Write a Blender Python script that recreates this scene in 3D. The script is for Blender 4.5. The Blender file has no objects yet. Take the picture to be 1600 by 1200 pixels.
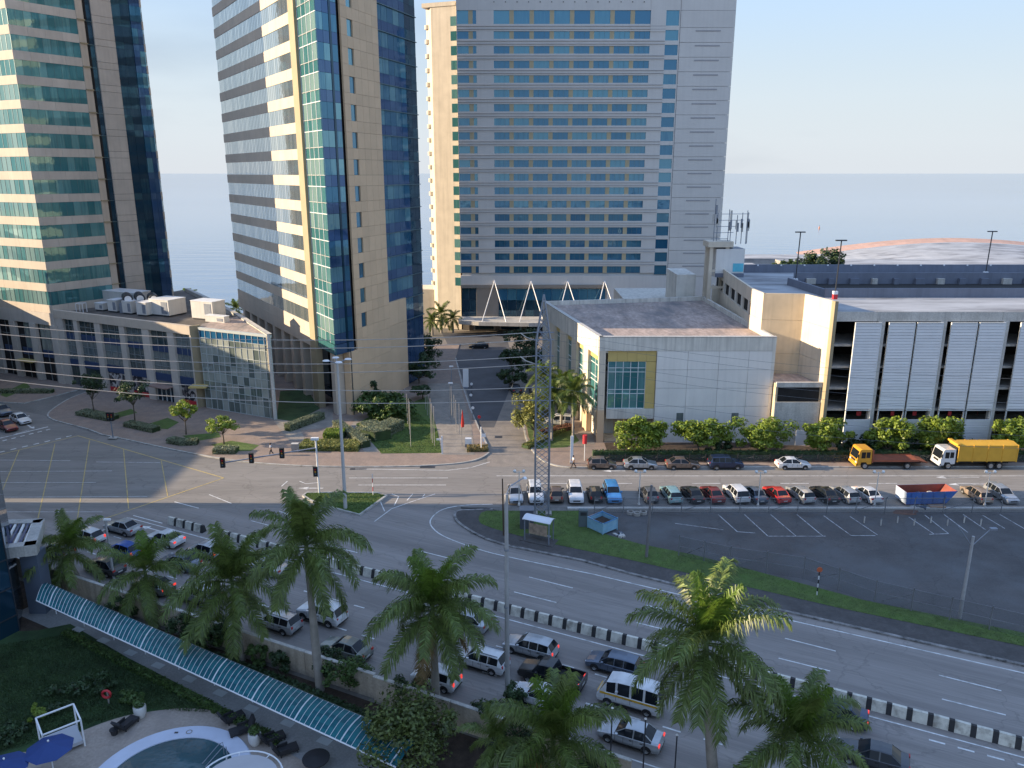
import bpy, math, random
from mathutils import Matrix, Vector
random.seed(7)
R = random.Random(11)
C = bpy.context.scene.collection
SC = bpy.context.scene

# ---------------------------------------------------------------- camera
F = 1220.0; CH = 38.0; TH = math.atan(330 / F); ct, st = math.cos(TH), math.sin(TH)
cam_d = bpy.data.cameras.new('camera'); cam = bpy.data.objects.new('camera', cam_d); C.objects.link(cam)
cam.location = (0, 0, CH); cam.rotation_euler = (math.pi / 2 - TH, 0, 0)
cam_d.sensor_width = 36; cam_d.lens = 36 * F / 1600; cam_d.clip_end = 60000; cam_d.clip_start = 0.5
SC.camera = cam

# ---------------------------------------------------------------- sky, sun, exposure
SKY_V = 0.475; SUN_EL = math.radians(15.5); SUN_AZ = math.radians(0.5)     # light comes from the left, a hair behind the facades
to_sun = Vector((-math.cos(SUN_AZ) * math.cos(SUN_EL), math.sin(SUN_AZ) * math.cos(SUN_EL), math.sin(SUN_EL)))
w = bpy.data.worlds.new('World'); SC.world = w; w.use_nodes = True
nt = w.node_tree; nt.nodes.clear()
wo = nt.nodes.new('ShaderNodeOutputWorld'); bg = nt.nodes.new('ShaderNodeBackground')
sky = nt.nodes.new('ShaderNodeTexSky'); sky.sky_type = 'NISHITA'; sky.sun_disc = False
sky.sun_elevation = SUN_EL; sky.sun_rotation = math.radians(-89.5); sky.altitude = 40
sky.air_density = 1.0; sky.dust_density = 0.6; sky.ozone_density = 1.6
bg.inputs[1].default_value = 0.125
# thin smoky streaks of cloud all round the sky
tc = nt.nodes.new('ShaderNodeTexCoord'); mp = nt.nodes.new('ShaderNodeMapping'); mp.inputs['Scale'].default_value = (1.2, 1.2, 5.0)
mp.inputs['Location'].default_value = (0.35, 0.1, 0.2)
nz = nt.nodes.new('ShaderNodeTexNoise'); nz.inputs['Scale'].default_value = 1.7; nz.inputs['Detail'].default_value = 5
cr = nt.nodes.new('ShaderNodeMapRange'); cr.inputs[1].default_value = 0.49; cr.inputs[2].default_value = 0.72
cr.inputs[3].default_value = 0.0; cr.inputs[4].default_value = 0.75
hs = nt.nodes.new('ShaderNodeHueSaturation'); hs.inputs['Saturation'].default_value = 0.55; hs.inputs['Value'].default_value = 0.88
mx = nt.nodes.new('ShaderNodeMixRGB')
L = nt.links.new
bw0 = nt.nodes.new('ShaderNodeRGBToBW'); m0 = nt.nodes.new('ShaderNodeMath'); m0.operation = 'MULTIPLY'; m0.inputs[1].default_value = 1/6.0
pw = nt.nodes.new('ShaderNodeMath'); pw.operation = 'POWER'; pw.inputs[1].default_value = -1.0
gm = nt.nodes.new('ShaderNodeVectorMath'); gm.operation = 'SCALE'
hs0 = nt.nodes.new('ShaderNodeHueSaturation'); hs0.inputs['Saturation'].default_value = 1.16; hs0.inputs['Value'].default_value = SKY_V
L(sky.outputs[0], bw0.inputs[0]); L(bw0.outputs[0], m0.inputs[0]); L(m0.outputs[0], pw.inputs[0]); L(sky.outputs[0], gm.inputs[0]); L(pw.outputs[0], gm.inputs['Scale']); tn0 = nt.nodes.new('ShaderNodeVectorMath'); tn0.operation = 'MULTIPLY'; tn0.inputs[1].default_value = (1.01, .972, 1.03); L(gm.outputs[0], tn0.inputs[0]); L(tn0.outputs[0], hs0.inputs['Color'])
L(tc.outputs['Generated'], mp.inputs[0]); L(mp.outputs[0], nz.inputs['Vector']); L(nz.outputs[0], cr.inputs[0])
L(hs0.outputs[0], hs.inputs['Color']); L(hs0.outputs[0], mx.inputs[1]); L(hs.outputs[0], mx.inputs[2]); mx.inputs[0].default_value = 0
bw = nt.nodes.new('ShaderNodeRGBToBW'); L(mx.outputs[0], bw.inputs[0])
hz = nt.nodes.new('ShaderNodeVectorMath'); hz.operation = 'SCALE'; hz.inputs[0].default_value = (.895, .985, 1.10); L(bw.outputs[0], hz.inputs['Scale'])
sx = nt.nodes.new('ShaderNodeSeparateXYZ'); L(tc.outputs['Generated'], sx.inputs[0])
hr = nt.nodes.new('ShaderNodeMapRange'); hr.interpolation_type = 'SMOOTHSTEP'; L(sx.outputs['Z'], hr.inputs[0])
for i, v in enumerate((0.0, .24, .9, .44)): hr.inputs[i+1].default_value = v
m3 = nt.nodes.new('ShaderNodeMixRGB'); L(hr.outputs[0], m3.inputs[0]); L(mx.outputs[0], m3.inputs[1]); L(hz.outputs[0], m3.inputs[2])
m4 = nt.nodes.new('ShaderNodeMixRGB'); m4.blend_type = 'MULTIPLY'; m4.inputs[2].default_value = (.74, .76, .80, 1); L(cr.outputs[0], m4.inputs[0]); L(m3.outputs[0], m4.inputs[1]); L(m4.outputs[0], bg.inputs[0]); L(bg.outputs[0], wo.inputs[0])
sd = bpy.data.lights.new('sun', 'SUN'); sd.energy = 4.6; sd.angle = math.radians(0.5); sd.color = (1.0, 0.79, 0.54)
so = bpy.data.objects.new('sun', sd); C.objects.link(so); so.rotation_euler = to_sun.to_track_quat('Z', 'Y').to_euler(); so.location = (-150, 60, 120)
SC.view_settings.view_transform = 'Standard'; SC.view_settings.look = 'None'; SC.view_settings.gamma = 1
SC.view_settings.exposure = 1.24; SC.view_settings.use_curve_mapping = False
SC.cycles.max_bounces = 6; SC.cycles.diffuse_bounces = 3; SC.cycles.glossy_bounces = 3; SC.cycles.transmission_bounces = 3
SC.cycles.transparent_max_bounces = 6; SC.cycles.caustics_reflective = False; SC.cycles.caustics_refractive = False
SC.cycles.use_denoising = True; SC.cycles.sample_clamp_indirect = 6

# ---------------------------------------------------------------- where things stand (survey of the ground)
def ray(px, py):
    u = (px - 800) / F; v = (py - 600) / F
    return u, ct - v * st, -st - v * ct
def G(px, py, z=0.0):
    d = ray(px, py); t = (z - CH) / d[2]
    return Vector((d[0] * t, d[1] * t))
def zat(py, Y):
    d = ray(800, py); return CH + Y * d[2] / d[1]
AV0 = Vector((-1.8, 62.7)); AVA = Vector((0.9001, -0.43566)); AVN = Vector((0.43566, 0.9001))
def AV(s, d): return AV0 + AVA * s + AVN * d           # avenue frame: s along, d across
AVANG = math.atan2(AVA.y, AVA.x)

# ---------------------------------------------------------------- mesh and object helpers
class MB:
    def __init__(s): s.v = []; s.f = []; s.m = []; s.a = []
    def add(s, vs, fs, mi=0, a=None):
        b = len(s.v); s.v.extend(vs)
        if a is None: a = R.random()
        for f in fs: s.f.append([b + i for i in f]); s.m.append(mi); s.a.append(a)
    def box(s, x0, x1, y0, y1, z0, z1, M=None, mi=0, a=None):
        vs = [Vector(p) for p in ((x0,y0,z0),(x1,y0,z0),(x1,y1,z0),(x0,y1,z0),(x0,y0,z1),(x1,y0,z1),(x1,y1,z1),(x0,y1,z1))]
        if M is not None: vs = [M @ p for p in vs]
        s.add(vs, [(3,2,1,0),(4,5,6,7),(0,1,5,4),(1,2,6,5),(2,3,7,6),(3,0,4,7)], mi, a)
    def prism(s, pts, z0, z1, mi=0, mi_top=None):
        n = len(pts); vs = [Vector((p[0], p[1], z0)) for p in pts] + [Vector((p[0], p[1], z1)) for p in pts]
        area = sum(pts[i][0]*pts[(i+1)%n][1]-pts[(i+1)%n][0]*pts[i][1] for i in range(n))
        fs = [(i, (i+1) % n, n+(i+1) % n, n+i) for i in range(n)]; top = list(range(n, 2*n)); bot = list(range(n))[::-1]
        if area < 0: fs = [f[::-1] for f in fs]; top = top[::-1]; bot = bot[::-1]
        s.add(vs, fs + [bot], mi); b = len(s.v) - 2*n
        s.f.append([b+i for i in top]); s.m.append(mi if mi_top is None else mi_top); s.a.append(R.random())
    def sheet(s, pts, z=0.0, mi=0):
        n = len(pts); area = sum(pts[i][0]*pts[(i+1)%n][1]-pts[(i+1)%n][0]*pts[i][1] for i in range(n))
        f = list(range(n)); f = f if area > 0 else f[::-1]
        s.add([Vector((p[0], p[1], z)) for p in pts], [f], mi)
    def tube(s, pts, rs, n=8, mi=0, cap=True):
        pts = [Vector(p) for p in pts]
        if not hasattr(rs, '__len__'): rs = [rs] * len(pts)
        vs = []; up = Vector((0, 0, 1))
        for i, p in enumerate(pts):
            t = (pts[min(i+1, len(pts)-1)] - pts[max(i-1, 0)]).normalized()
            a = t.cross(up if abs(t.z) < .95 else Vector((1, 0, 0))).normalized(); b = t.cross(a)
            for k in range(n):
                q = 2*math.pi*k/n; vs.append(p + (a*math.cos(q) + b*math.sin(q)) * rs[i])
        fs = []
        for i in range(len(pts)-1):
            for k in range(n):
                k2 = (k+1) % n; fs.append((i*n+k, i*n+k2, (i+1)*n+k2, (i+1)*n+k))
        if cap: fs.append(tuple(range(n))[::-1]); fs.append(tuple(range((len(pts)-1)*n, len(pts)*n)))
        s.add(vs, fs, mi)
    def lathe(s, prof, n=20, M=None, mi=0):
        vs = []
        for r, z in prof:
            for k in range(n):
                q = 2*math.pi*k/n; vs.append(Vector((r*math.cos(q), r*math.sin(q), z)))
        if M is not None: vs = [M @ p for p in vs]
        fs = [(i*n+k, i*n+(k+1) % n, (i+1)*n+(k+1) % n, (i+1)*n+k) for i in range(len(prof)-1) for k in range(n)]
        s.add(vs, fs, mi)
    def quad(s, a, b, c, d, mi=0, v=None): s.add([Vector(a), Vector(b), Vector(c), Vector(d)], [(0, 1, 2, 3)], mi, v)
    def mesh(s, name, mats, smooth=False, angle=40):
        me = bpy.data.meshes.new(name); me.from_pydata([tuple(p) for p in s.v], [], s.f)
        mats = mats if isinstance(mats, (list, tuple)) else [mats]
        for m in mats: me.materials.append(m)
        if len(mats) > 1: me.polygons.foreach_set('material_index', s.m)
        at = me.attributes.new('v', 'FLOAT', 'FACE'); at.data.foreach_set('value', s.a)
        if smooth:
            me.shade_smooth()
            if angle < 179: me.set_sharp_from_angle(angle=math.radians(angle))
        me.update(); return me
WM = {}
I4 = Matrix.Identity(4)
def TR(x, y, z=0, rz=0): return Matrix.Translation((x, y, z)) @ Matrix.Rotation(rz, 4, 'Z')
KIDS = {}
def link(name, me, parent=None, M=None, kind=None, label=None):
    o = bpy.data.objects.new(name, me); C.objects.link(o); M = M if M is not None else I4
    if parent is not None:
        KIDS.setdefault(parent.name, []).append(o)
        o.parent = parent; o.matrix_parent_inverse = WM[parent.name].inverted()
    o.matrix_basis = M; WM[o.name] = M.copy()
    if kind: o['kind'] = kind
    if label: o['label'] = label
    return o
def build(mb, name, mats, parent=None, M=None, kind=None, smooth=False, angle=40, label=None):
    return link(name, mb.mesh(name, mats, smooth, angle), parent, M, kind, label)
def tag(o, label, cat, group=None):
    o['label'] = label; o['category'] = cat
    if group: o['group'] = group
    return o
def thing(name, label, cat, x=0, y=0, z=0, rz=0, group=None):
    o = link(name, None, None, TR(x, y, z, rz)); o.empty_display_size = .3
    return tag(o, label, cat, group)
def struct(mb, name, mats, parent=None, **k):
    return build(mb, name, mats, parent, kind='structure' if parent is None else None, **k)
def kids(o): return KIDS.get(o.name, [])
def dup(root, M, label=None, group=None):
    """copy a thing with its parts and sub-parts; M is the new world matrix of the root (source roots stand at the origin)"""
    def rec(o, par):
        c = o.copy(); C.objects.link(c)
        if par is not None: c.parent = par
        for ch in kids(o): rec(ch, c)
        return c
    r = rec(root, None); r.matrix_basis = M; WM[r.name] = M.copy()
    if label: r['label'] = label
    if group: r['group'] = group
    return r
_box = {}
class Fac:
    """a facade from p0 to p1 seen from outside (p0 on the left); u along it, d outwards"""
    def __init__(s, p0, p1):
        s.p0 = Vector(p0[:2]); s.p1 = Vector(p1[:2]); s.L = (s.p1 - s.p0).length
        u = (s.p1 - s.p0).normalized(); s.M = TR(s.p0.x, s.p0.y, 0, math.atan2(u.y, u.x)); s.u = u; s.n = Vector((u.y, -u.x))
    def pt(s, u, d=0.0): return s.p0 + s.u * u + s.n * d
def pc(name, fac, u0, u1, z0, z1, d0, d1, mat, parent, label=None):
    """one piece (box) of a facade as an object; alike pieces share a mesh"""
    k = (round(u1-u0, 3), round(z1-z0, 3), round(d1-d0, 3), mat.name)
    if k not in _box:
        mb = MB(); mb.box(-k[0]/2, k[0]/2, -k[2]/2, k[2]/2, -k[1]/2, k[1]/2); _box[k] = mb.mesh(name, mat)
    return link(name, _box[k], parent, fac.M @ Matrix.Translation(((u0+u1)/2, -(d0+d1)/2, (z0+z1)/2)), label=label)
def fb(mb, fac, u0, u1, z0, z1, d0, d1, mi=0): mb.box(u0, u1, -d1, -d0, z0, z1, fac.M, mi)

# ---------------------------------------------------------------- materials
def mat(name, col, rough=.7, metal=0, var=.12, scale=.6, fine=0, bump=0, bscale=8, spec=.5, streak=0, trans=0, emit=None, rnd=0, ior=None, dirt=None, dscale=.15, stretch=None, rz=0, crack=0):
    """procedural material: base colour, blotchy variation in world space, fine grain, rain streaks, bump"""
    m = bpy.data.materials.new(name); m.use_nodes = True; n = m.node_tree; b = n.nodes['Principled BSDF']; l = n.links.new
    b.inputs['Roughness'].default_value = rough; b.inputs['Metallic'].default_value = metal; b.inputs['Specular IOR Level'].default_value = spec
    if ior: b.inputs['IOR'].default_value = ior
    g = n.nodes.new('ShaderNodeNewGeometry'); pos = g.outputs['Position']
    if stretch or rz:
        mp = n.nodes.new('ShaderNodeMapping'); mp.vector_type = 'TEXTURE' if False else 'POINT'
        mp.inputs['Rotation'].default_value = (0, 0, rz); mp.inputs['Scale'].default_value = (1, 1, 1); l(pos, mp.inputs[0])
        mp2 = n.nodes.new('ShaderNodeMapping'); mp2.inputs['Scale'].default_value = stretch or (1, 1, 1); l(mp.outputs[0], mp2.inputs[0]); pos = mp2.outputs[0]
    def noise(s, det=4, vec=pos):
        t = n.nodes.new('ShaderNodeTexNoise'); t.inputs['Scale'].default_value = s; t.inputs['Detail'].default_value = det; t.inputs['Roughness'].default_value = .6
        l(vec, t.inputs['Vector']); return t.outputs[0]
    def rng(x, a, c, lo, hi):
        t = n.nodes.new('ShaderNodeMapRange'); l(x, t.inputs[0])
        for i, v in enumerate((a, c, lo, hi)): t.inputs[i+1].default_value = v
        return t.outputs[0]
    def mul(x, y):
        t = n.nodes.new('ShaderNodeMath'); t.operation = 'MULTIPLY'
        for i, q in enumerate((x, y)):
            if isinstance(q, (int, float)): t.inputs[i].default_value = q
            else: l(q, t.inputs[i])
        return t.outputs[0]
    fac = rng(noise(scale), .3, .7, 1-var, 1+var)
    if fine: fac = mul(fac, rng(noise(fine, 2), .3, .7, .86, 1.12))
    if rnd:
        oi = n.nodes.new('ShaderNodeObjectInfo'); at = n.nodes.new('ShaderNodeAttribute'); at.attribute_name = 'v'
        ad = n.nodes.new('ShaderNodeMath'); ad.operation = 'ADD'; l(oi.outputs['Random'], ad.inputs[0]); l(at.outputs['Fac'], ad.inputs[1])
        fr = n.nodes.new('ShaderNodeMath'); fr.operation = 'FRACT'; l(ad.outputs[0], fr.inputs[0])
        fac = mul(fac, rng(fr.outputs[0], 0, 1, 1-rnd, 1+rnd))
    if streak:
        ms = n.nodes.new('ShaderNodeMapping'); ms.inputs['Scale'].default_value = (1.6, 1.6, .07); l(g.outputs['Position'], ms.inputs[0])
        fac = mul(fac, rng(noise(1.0, 5, ms.outputs[0]), .45, .75, 1, 1-streak))
    if crack:
        vr = n.nodes.new('ShaderNodeTexVoronoi'); vr.feature = 'DISTANCE_TO_EDGE'; vr.inputs['Scale'].default_value = .13
        ws_ = n.nodes.new('ShaderNodeVectorMath'); ws_.operation = 'MULTIPLY_ADD'; tn = n.nodes.new('ShaderNodeTexNoise'); tn.inputs['Scale'].default_value = .5; tn.inputs['Detail'].default_value = 6; l(g.outputs['Position'], tn.inputs['Vector'])
        l(tn.outputs['Color'], ws_.inputs[0]); ws_.inputs[1].default_value = (3, 3, 3); l(g.outputs['Position'], ws_.inputs[2]); l(ws_.outputs[0], vr.inputs['Vector'])
        fac = mul(fac, rng(vr.outputs['Distance'], 0, .012, 1-crack*.55, 1))
        vp = n.nodes.new('ShaderNodeTexVoronoi'); vp.inputs['Scale'].default_value = .09; mpp = n.nodes.new('ShaderNodeMapping'); mpp.inputs['Scale'].default_value = (.6, 1.4, 1); l(g.outputs['Position'], mpp.inputs[0]); l(mpp.outputs[0], vp.inputs['Vector']); vp.distance = 'CHEBYCHEV'
        sc_ = n.nodes.new('ShaderNodeSeparateColor'); l(vp.outputs['Color'], sc_.inputs[0]); fac = mul(fac, rng(sc_.outputs[0], 0, 1, 1-crack*.12, 1+crack*.12))
        fac = mul(fac, rng(noise(.9, 5, g.outputs['Position']), .62, .74, 1, 1-crack*.4))
    mixn = n.nodes.new('ShaderNodeVectorMath'); mixn.operation = 'SCALE'; mixn.inputs[0].default_value = col[:3]; l(fac, mixn.inputs['Scale']); out = mixn.outputs[0]
    if dirt:
        mm = n.nodes.new('ShaderNodeMixRGB'); l(rng(noise(dscale, 6), .48, .68, 0, 1), mm.inputs[0]); l(out, mm.inputs[1]); mm.inputs[2].default_value = (*dirt, 1); out = mm.outputs[0]
    l(out, b.inputs['Base Color'])
    if bump:
        bp = n.nodes.new('ShaderNodeBump'); bp.inputs['Strength'].default_value = bump; bp.inputs['Distance'].default_value = .05; l(noise(bscale, 3), bp.inputs['Height']); l(bp.outputs[0], b.inputs['Normal'])
    if emit:
        b.inputs['Emission Color'].default_value = (*emit[:3], 1); b.inputs['Emission Strength'].default_value = emit[3]
    if trans:
        tl = n.nodes.new('ShaderNodeBsdfTranslucent'); l(out, tl.inputs[0]); ms_ = n.nodes.new('ShaderNodeMixShader'); ms_.inputs[0].default_value = trans
        l(b.outputs[0], ms_.inputs[1]); l(tl.outputs[0], ms_.inputs[2]); l(ms_.outputs[0], n.nodes['Material Output'].inputs[0])
    return m
def glass(name, dark, light, rough=.04, metal=.35, curtains=.5, wob=.006, ior=1.7):
    """window glass as it shows by day: mirror-like, tinted, with blinds and curtains of varying paleness behind"""
    m = bpy.data.materials.new(name); m.use_nodes = True; n = m.node_tree; b = n.nodes['Principled BSDF']; l = n.links.new
    b.inputs['Roughness'].default_value = rough; b.inputs['Metallic'].default_value = metal; b.inputs['IOR'].default_value = ior
    oi = n.nodes.new('ShaderNodeObjectInfo'); at = n.nodes.new('ShaderNodeAttribute'); at.attribute_name = 'v'
    ad = n.nodes.new('ShaderNodeMath'); ad.operation = 'ADD'; l(oi.outputs['Random'], ad.inputs[0]); l(at.outputs['Fac'], ad.inputs[1])
    fr = n.nodes.new('ShaderNodeMath'); fr.operation = 'FRACT'; l(ad.outputs[0], fr.inputs[0])
    g = n.nodes.new('ShaderNodeNewGeometry'); ms = n.nodes.new('ShaderNodeMapping'); ms.inputs['Scale'].default_value = (3.2, 3.2, .25); l(g.outputs['Position'], ms.inputs[0])
    t = n.nodes.new('ShaderNodeTexNoise'); t.inputs['Scale'].default_value = 1.0; t.inputs['Detail'].default_value = 3; l(ms.outputs[0], t.inputs['Vector'])
    av = n.nodes.new('ShaderNodeMath'); av.operation = 'MULTIPLY_ADD'; l(t.outputs[0], av.inputs[0]); av.inputs[1].default_value = .9; l(fr.outputs[0], av.inputs[2])
    mr = n.nodes.new('ShaderNodeMapRange'); l(av.outputs[0], mr.inputs[0]); mr.inputs[1].default_value = 1.25 - curtains; mr.inputs[2].default_value = 1.45 - curtains * .4
    mm = n.nodes.new('ShaderNodeMixRGB'); l(mr.outputs[0], mm.inputs[0]); mm.inputs[1].default_value = (*dark, 1); mm.inputs[2].default_value = (*light, 1); l(mm.outputs[0], b.inputs['Base Color'])
    t2 = n.nodes.new('ShaderNodeTexNoise'); t2.inputs['Scale'].default_value = .55; l(g.outputs['Position'], t2.inputs['Vector'])
    bp = n.nodes.new('ShaderNodeBump'); bp.inputs['Strength'].default_value = 1; bp.inputs['Distance'].default_value = wob * 2; l(t2.outputs[0], bp.inputs['Height']); l(bp.outputs[0], b.inputs['Normal'])
    return m
asphalt = mat('asphalt', (.150, .147, .145), .85, var=.16, scale=.12, fine=9, bump=.25, bscale=30)
asphalt_av = mat('asphalt_avenue', (.248, .224, .205), .75, crack=.4, dirt=(.180, .162, .150), dscale=.8, var=.2, scale=.5, fine=9, bump=.2, bscale=30, stretch=(.03, .75, 1), rz=-AVANG)
asphalt_st = mat('asphalt_street', (.215, .200, .182), .85, crack=.4, var=.2, scale=.5, fine=9, bump=.2, bscale=30, stretch=(.04, .6, 1))
asphalt_lot = mat('asphalt_lot', (.080, .076, .075), .7, crack=.5, var=.25, scale=.25, fine=5, bump=.3, bscale=20, dirt=(.105, .11, .115), dscale=.11)
verge_m = mat('verge_paving', (.075, .070, .068), .9, var=.2, scale=.8, fine=4, bump=.4, bscale=5)
paint_w = mat('road_paint', (.68, .68, .66), .7, var=.15, scale=3, dirt=(.35, .35, .34), dscale=1.2)
paint_y = mat('road_paint_yellow', (.50, .38, .14), .7, var=.15, scale=3, dirt=(.32, .26, .13), dscale=.9)
kerb_m = mat('kerb_concrete', (.42, .41, .38), .9, var=.2, scale=2, fine=12, dirt=(.2, .19, .17), dscale=1)
concrete = mat('concrete', (.36, .34, .31), .9, var=.15, scale=.5, fine=6, streak=.3, bump=.2)
conc_lt = mat('concrete_light', (.52, .50, .46), .9, var=.12, scale=.6, fine=6, streak=.25)
ground_m = mat('ground', (.17, .16, .145), .95, var=.2, scale=.2, fine=3)
path_m = mat('path_concrete', (.27, .27, .265), .9, var=.12, scale=.6, fine=6)
deck_m = mat('deck_stone', (.36, .30, .25), .8, var=.15, scale=1, fine=5, dirt=(.26, .22, .19), dscale=.5)
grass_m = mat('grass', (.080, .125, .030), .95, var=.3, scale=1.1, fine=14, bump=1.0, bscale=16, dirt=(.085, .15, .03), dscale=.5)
grass_dk = mat('grass_garden', (.030, .065, .020), .95, var=.4, scale=.5, fine=14, bump=1.0, bscale=16, dirt=(.05, .085, .03), dscale=.35)  # darker grass for lawns out of the sun, shade put into the colour
soil_m = mat('soil', (.055, .038, .027), 1, var=.4, scale=1.5, fine=8, bump=1, bscale=6)
stone_beige = mat('stone_beige', (.54, .46, .37), .75, var=.06, scale=.4, rnd=.05, streak=.1)
stone_tan = mat('stone_tan', (.64, .46, .29), .7, var=.05, scale=.4, rnd=.05)
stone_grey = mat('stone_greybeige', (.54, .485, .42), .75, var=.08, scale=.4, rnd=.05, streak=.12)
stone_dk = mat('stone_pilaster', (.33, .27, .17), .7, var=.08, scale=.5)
cream = mat('cream_render', (.62, .50, .34), .85, var=.08, scale=.4, streak=.15)
cream_lt = mat('cream_light', (.66, .58, .46), .85, var=.08, scale=.4, streak=.18)
white_w = mat('white_render', (.74, .715, .67), .85, var=.05, scale=.3, streak=.08, rnd=.02)
white_d = mat('white_weathered', (.66, .63, .56), .85, var=.1, scale=.5, streak=.35)
hotel_w = mat('hotel_wall', (.66, .63, .59), .8, var=.04, scale=.2, streak=.06, rnd=.02)
hotel_g = mat('hotel_groove', (.36, .35, .36), .8, var=.05)
hotel_y = mat('hotel_yellow', (.50, .42, .27), .8, var=.06)
yellow_p = mat('yellow_panel', (.56, .42, .15), .7, var=.06, scale=1)
taupe = mat('taupe_panel', (.26, .23, .20), .8, var=.06)
roof_br = mat('roof_brown', (.40, .315, .27), .95, crack=.55, var=.25, scale=.5, fine=2, dirt=(.19, .175, .17), dscale=.3, stretch=(1, .35, 1))
roof_gr = mat('roof_grey', (.36, .37, .38), .85, var=.2, scale=.3, dirt=(.16, .16, .17), dscale=.22, stretch=(.35, 1, 1))
roof_dk = mat('roof_dark', (.105, .092, .08), .95, var=.25, scale=.5, fine=2, dirt=(.17, .15, .13), dscale=.3)
deck_blue = mat('parapet_bluegrey', (.165, .185, .235), .8, var=.08, scale=.4, streak=.15)
roof_or = mat('roof_rust', (.52, .33, .25), .8, var=.15, scale=.3)
metal_w = mat('white_metal', (.74, .75, .76), .45, var=.05, scale=1)
metal_g = mat('galvanised', (.24, .265, .31), .5, metal=.3, var=.12, scale=2)
metal_d = mat('dark_metal', (.03, .033, .04), .5, var=.1)
black_m = mat('black', (.012, .012, .013), .7, var=.1)
pole_m = mat('concrete_pole', (.36, .36, .36), .85, var=.1, scale=2, streak=.2)
wood_m = mat('wood_pole', (.075, .05, .035), .9, var=.2, scale=3)
inner_m = mat('dark_interior', (.018, .017, .017), 1, var=.3, scale=.5)
g_teal = glass('glass_teal', (.06, .21, .225), (.16, .35, .35), metal=.35, curtains=.35)
g_teal_lt = glass('glass_teal_curtain', (.08, .27, .29), (.30, .47, .46), metal=.45, curtains=.75)
g_silver = glass('glass_silver', (.47, .56, .60), (.66, .73, .74), metal=.82, curtains=.5, wob=.006)
g_blue = glass('glass_blue', (.06, .19, .30), (.17, .36, .43), metal=.6, curtains=.4)
g_bluesp = glass('glass_spandrel', (.055, .12, .25), (.08, .16, .29), metal=.55, curtains=.3)
g_navy = glass('glass_navy', (.02, .06, .10), (.04, .11, .15), metal=.5, curtains=.3)
g_hotel = glass('glass_hotel', (.04, .17, .30), (.09, .26, .37), metal=.4, curtains=.45, wob=.008)
g_shop = glass('glass_shop', (.05, .075, .08), (.26, .29, .28), metal=.3, curtains=.55)
g_pale = glass('glass_pale', (.15, .19, .175), (.46, .50, .45), metal=.3, curtains=.6)
g_car = glass('car_glass', (.010, .013, .017), (.016, .02, .026), metal=.0, curtains=.2, rough=.04, wob=0, ior=1.38)
g_bandblue = glass('glass_band_blue', (.02, .12, .26), (.05, .2, .36), metal=.3, curtains=.3)
frame_w = mat('frame_white', (.70, .72, .72), .5, var=.04)
frame_g = mat('frame_grey', (.22, .24, .24), .5, var=.05)
frame_t = mat('frame_teal', (.10, .16, .18), .4, metal=.4, var=.05)
navy_p = mat('navy_panel', (.028, .055, .13), .6, var=.08)
print('base ready')
# ================================================================ ground, water, roads
mb = MB(); mb.sheet([(-900, -500), (900, -500), (900, 345), (62, 345), (40, 216), (-900, 216)], 0.0)
mb.prism([(-900, 215.9), (40, 215.9), (40.2, 217), (-900, 217)], -3, -.02); ground = struct(mb, 'ground', ground_m)
sea_m = mat('sea_water', (.15, .225, .33), .12, var=.1, scale=.002, spec=.5)
n_ = sea_m.node_tree; b_ = n_.nodes['Principled BSDF']; b_.inputs['IOR'].default_value = 1.33
g_ = n_.nodes.new('ShaderNodeNewGeometry'); m_ = n_.nodes.new('ShaderNodeMapping'); m_.inputs['Scale'].default_value = (.25, .8, 1)
w1 = n_.nodes.new('ShaderNodeTexNoise'); w1.inputs['Scale'].default_value = .16; w1.inputs['Detail'].default_value = 6
m2_ = n_.nodes.new('ShaderNodeMapping'); m2_.inputs['Scale'].default_value = (.0006, .0042, 1)
w2 = n_.nodes.new('ShaderNodeTexNoise'); w2.inputs['Scale'].default_value = 1; w2.inputs['Detail'].default_value = 4
mr_ = n_.nodes.new('ShaderNodeMapRange'); mr_.inputs[1].default_value = .42; mr_.inputs[2].default_value = .6; mr_.inputs[3].default_value = .10; mr_.inputs[4].default_value = .45
bp_ = n_.nodes.new('ShaderNodeBump'); bp_.inputs['Distance'].default_value = .6
l_ = n_.links.new; l_(g_.outputs['Position'], m_.inputs[0]); l_(m_.outputs[0], w1.inputs['Vector']); l_(g_.outputs['Position'], m2_.inputs[0]); l_(m2_.outputs[0], w2.inputs['Vector'])
l_(w2.outputs[0], mr_.inputs[0]); l_(mr_.outputs[0], bp_.inputs['Strength']); l_(w1.outputs[0], bp_.inputs['Height']); l_(bp_.outputs[0], b_.inputs['Normal'])
mb = MB(); mb.sheet([(-40000, 200), (40000, 200), (40000, 45000), (-40000, 45000)], -2.2); struct(mb, 'sea', sea_m)

def strip(mb, pts, wd, z, mi=0):
    """a painted strip (or kerb top) of width wd along a polyline"""
    pts = [Vector(p[:2]) for p in pts]
    for a, b in zip(pts, pts[1:]):
        t = (b-a).normalized(); n = Vector((-t.y, t.x)) * wd/2
        mb.quad((*(a-n), z), (*(b-n), z), (*(b+n), z), (*(a+n), z), mi)
def smoothline(pts, k=6):
    pts = [Vector(p[:2]) for p in pts]; out = []
    for i in range(len(pts)-1):
        p0 = pts[max(i-1, 0)]; p1 = pts[i]; p2 = pts[i+1]; p3 = pts[min(i+2, len(pts)-1)]
        for j in range(k):
            t = j/k; out.append(.5*((2*p1)+(p2-p0)*t+(2*p0-5*p1+4*p2-p3)*t*t+(3*p1-p0-3*p2+p3)*t**3))
    return out+[pts[-1]]
paint_o = mat('road_paint_worn', (.46, .46, .46), .8, var=.25, scale=3, dirt=(.13, .13, .135), dscale=1.6)
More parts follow.
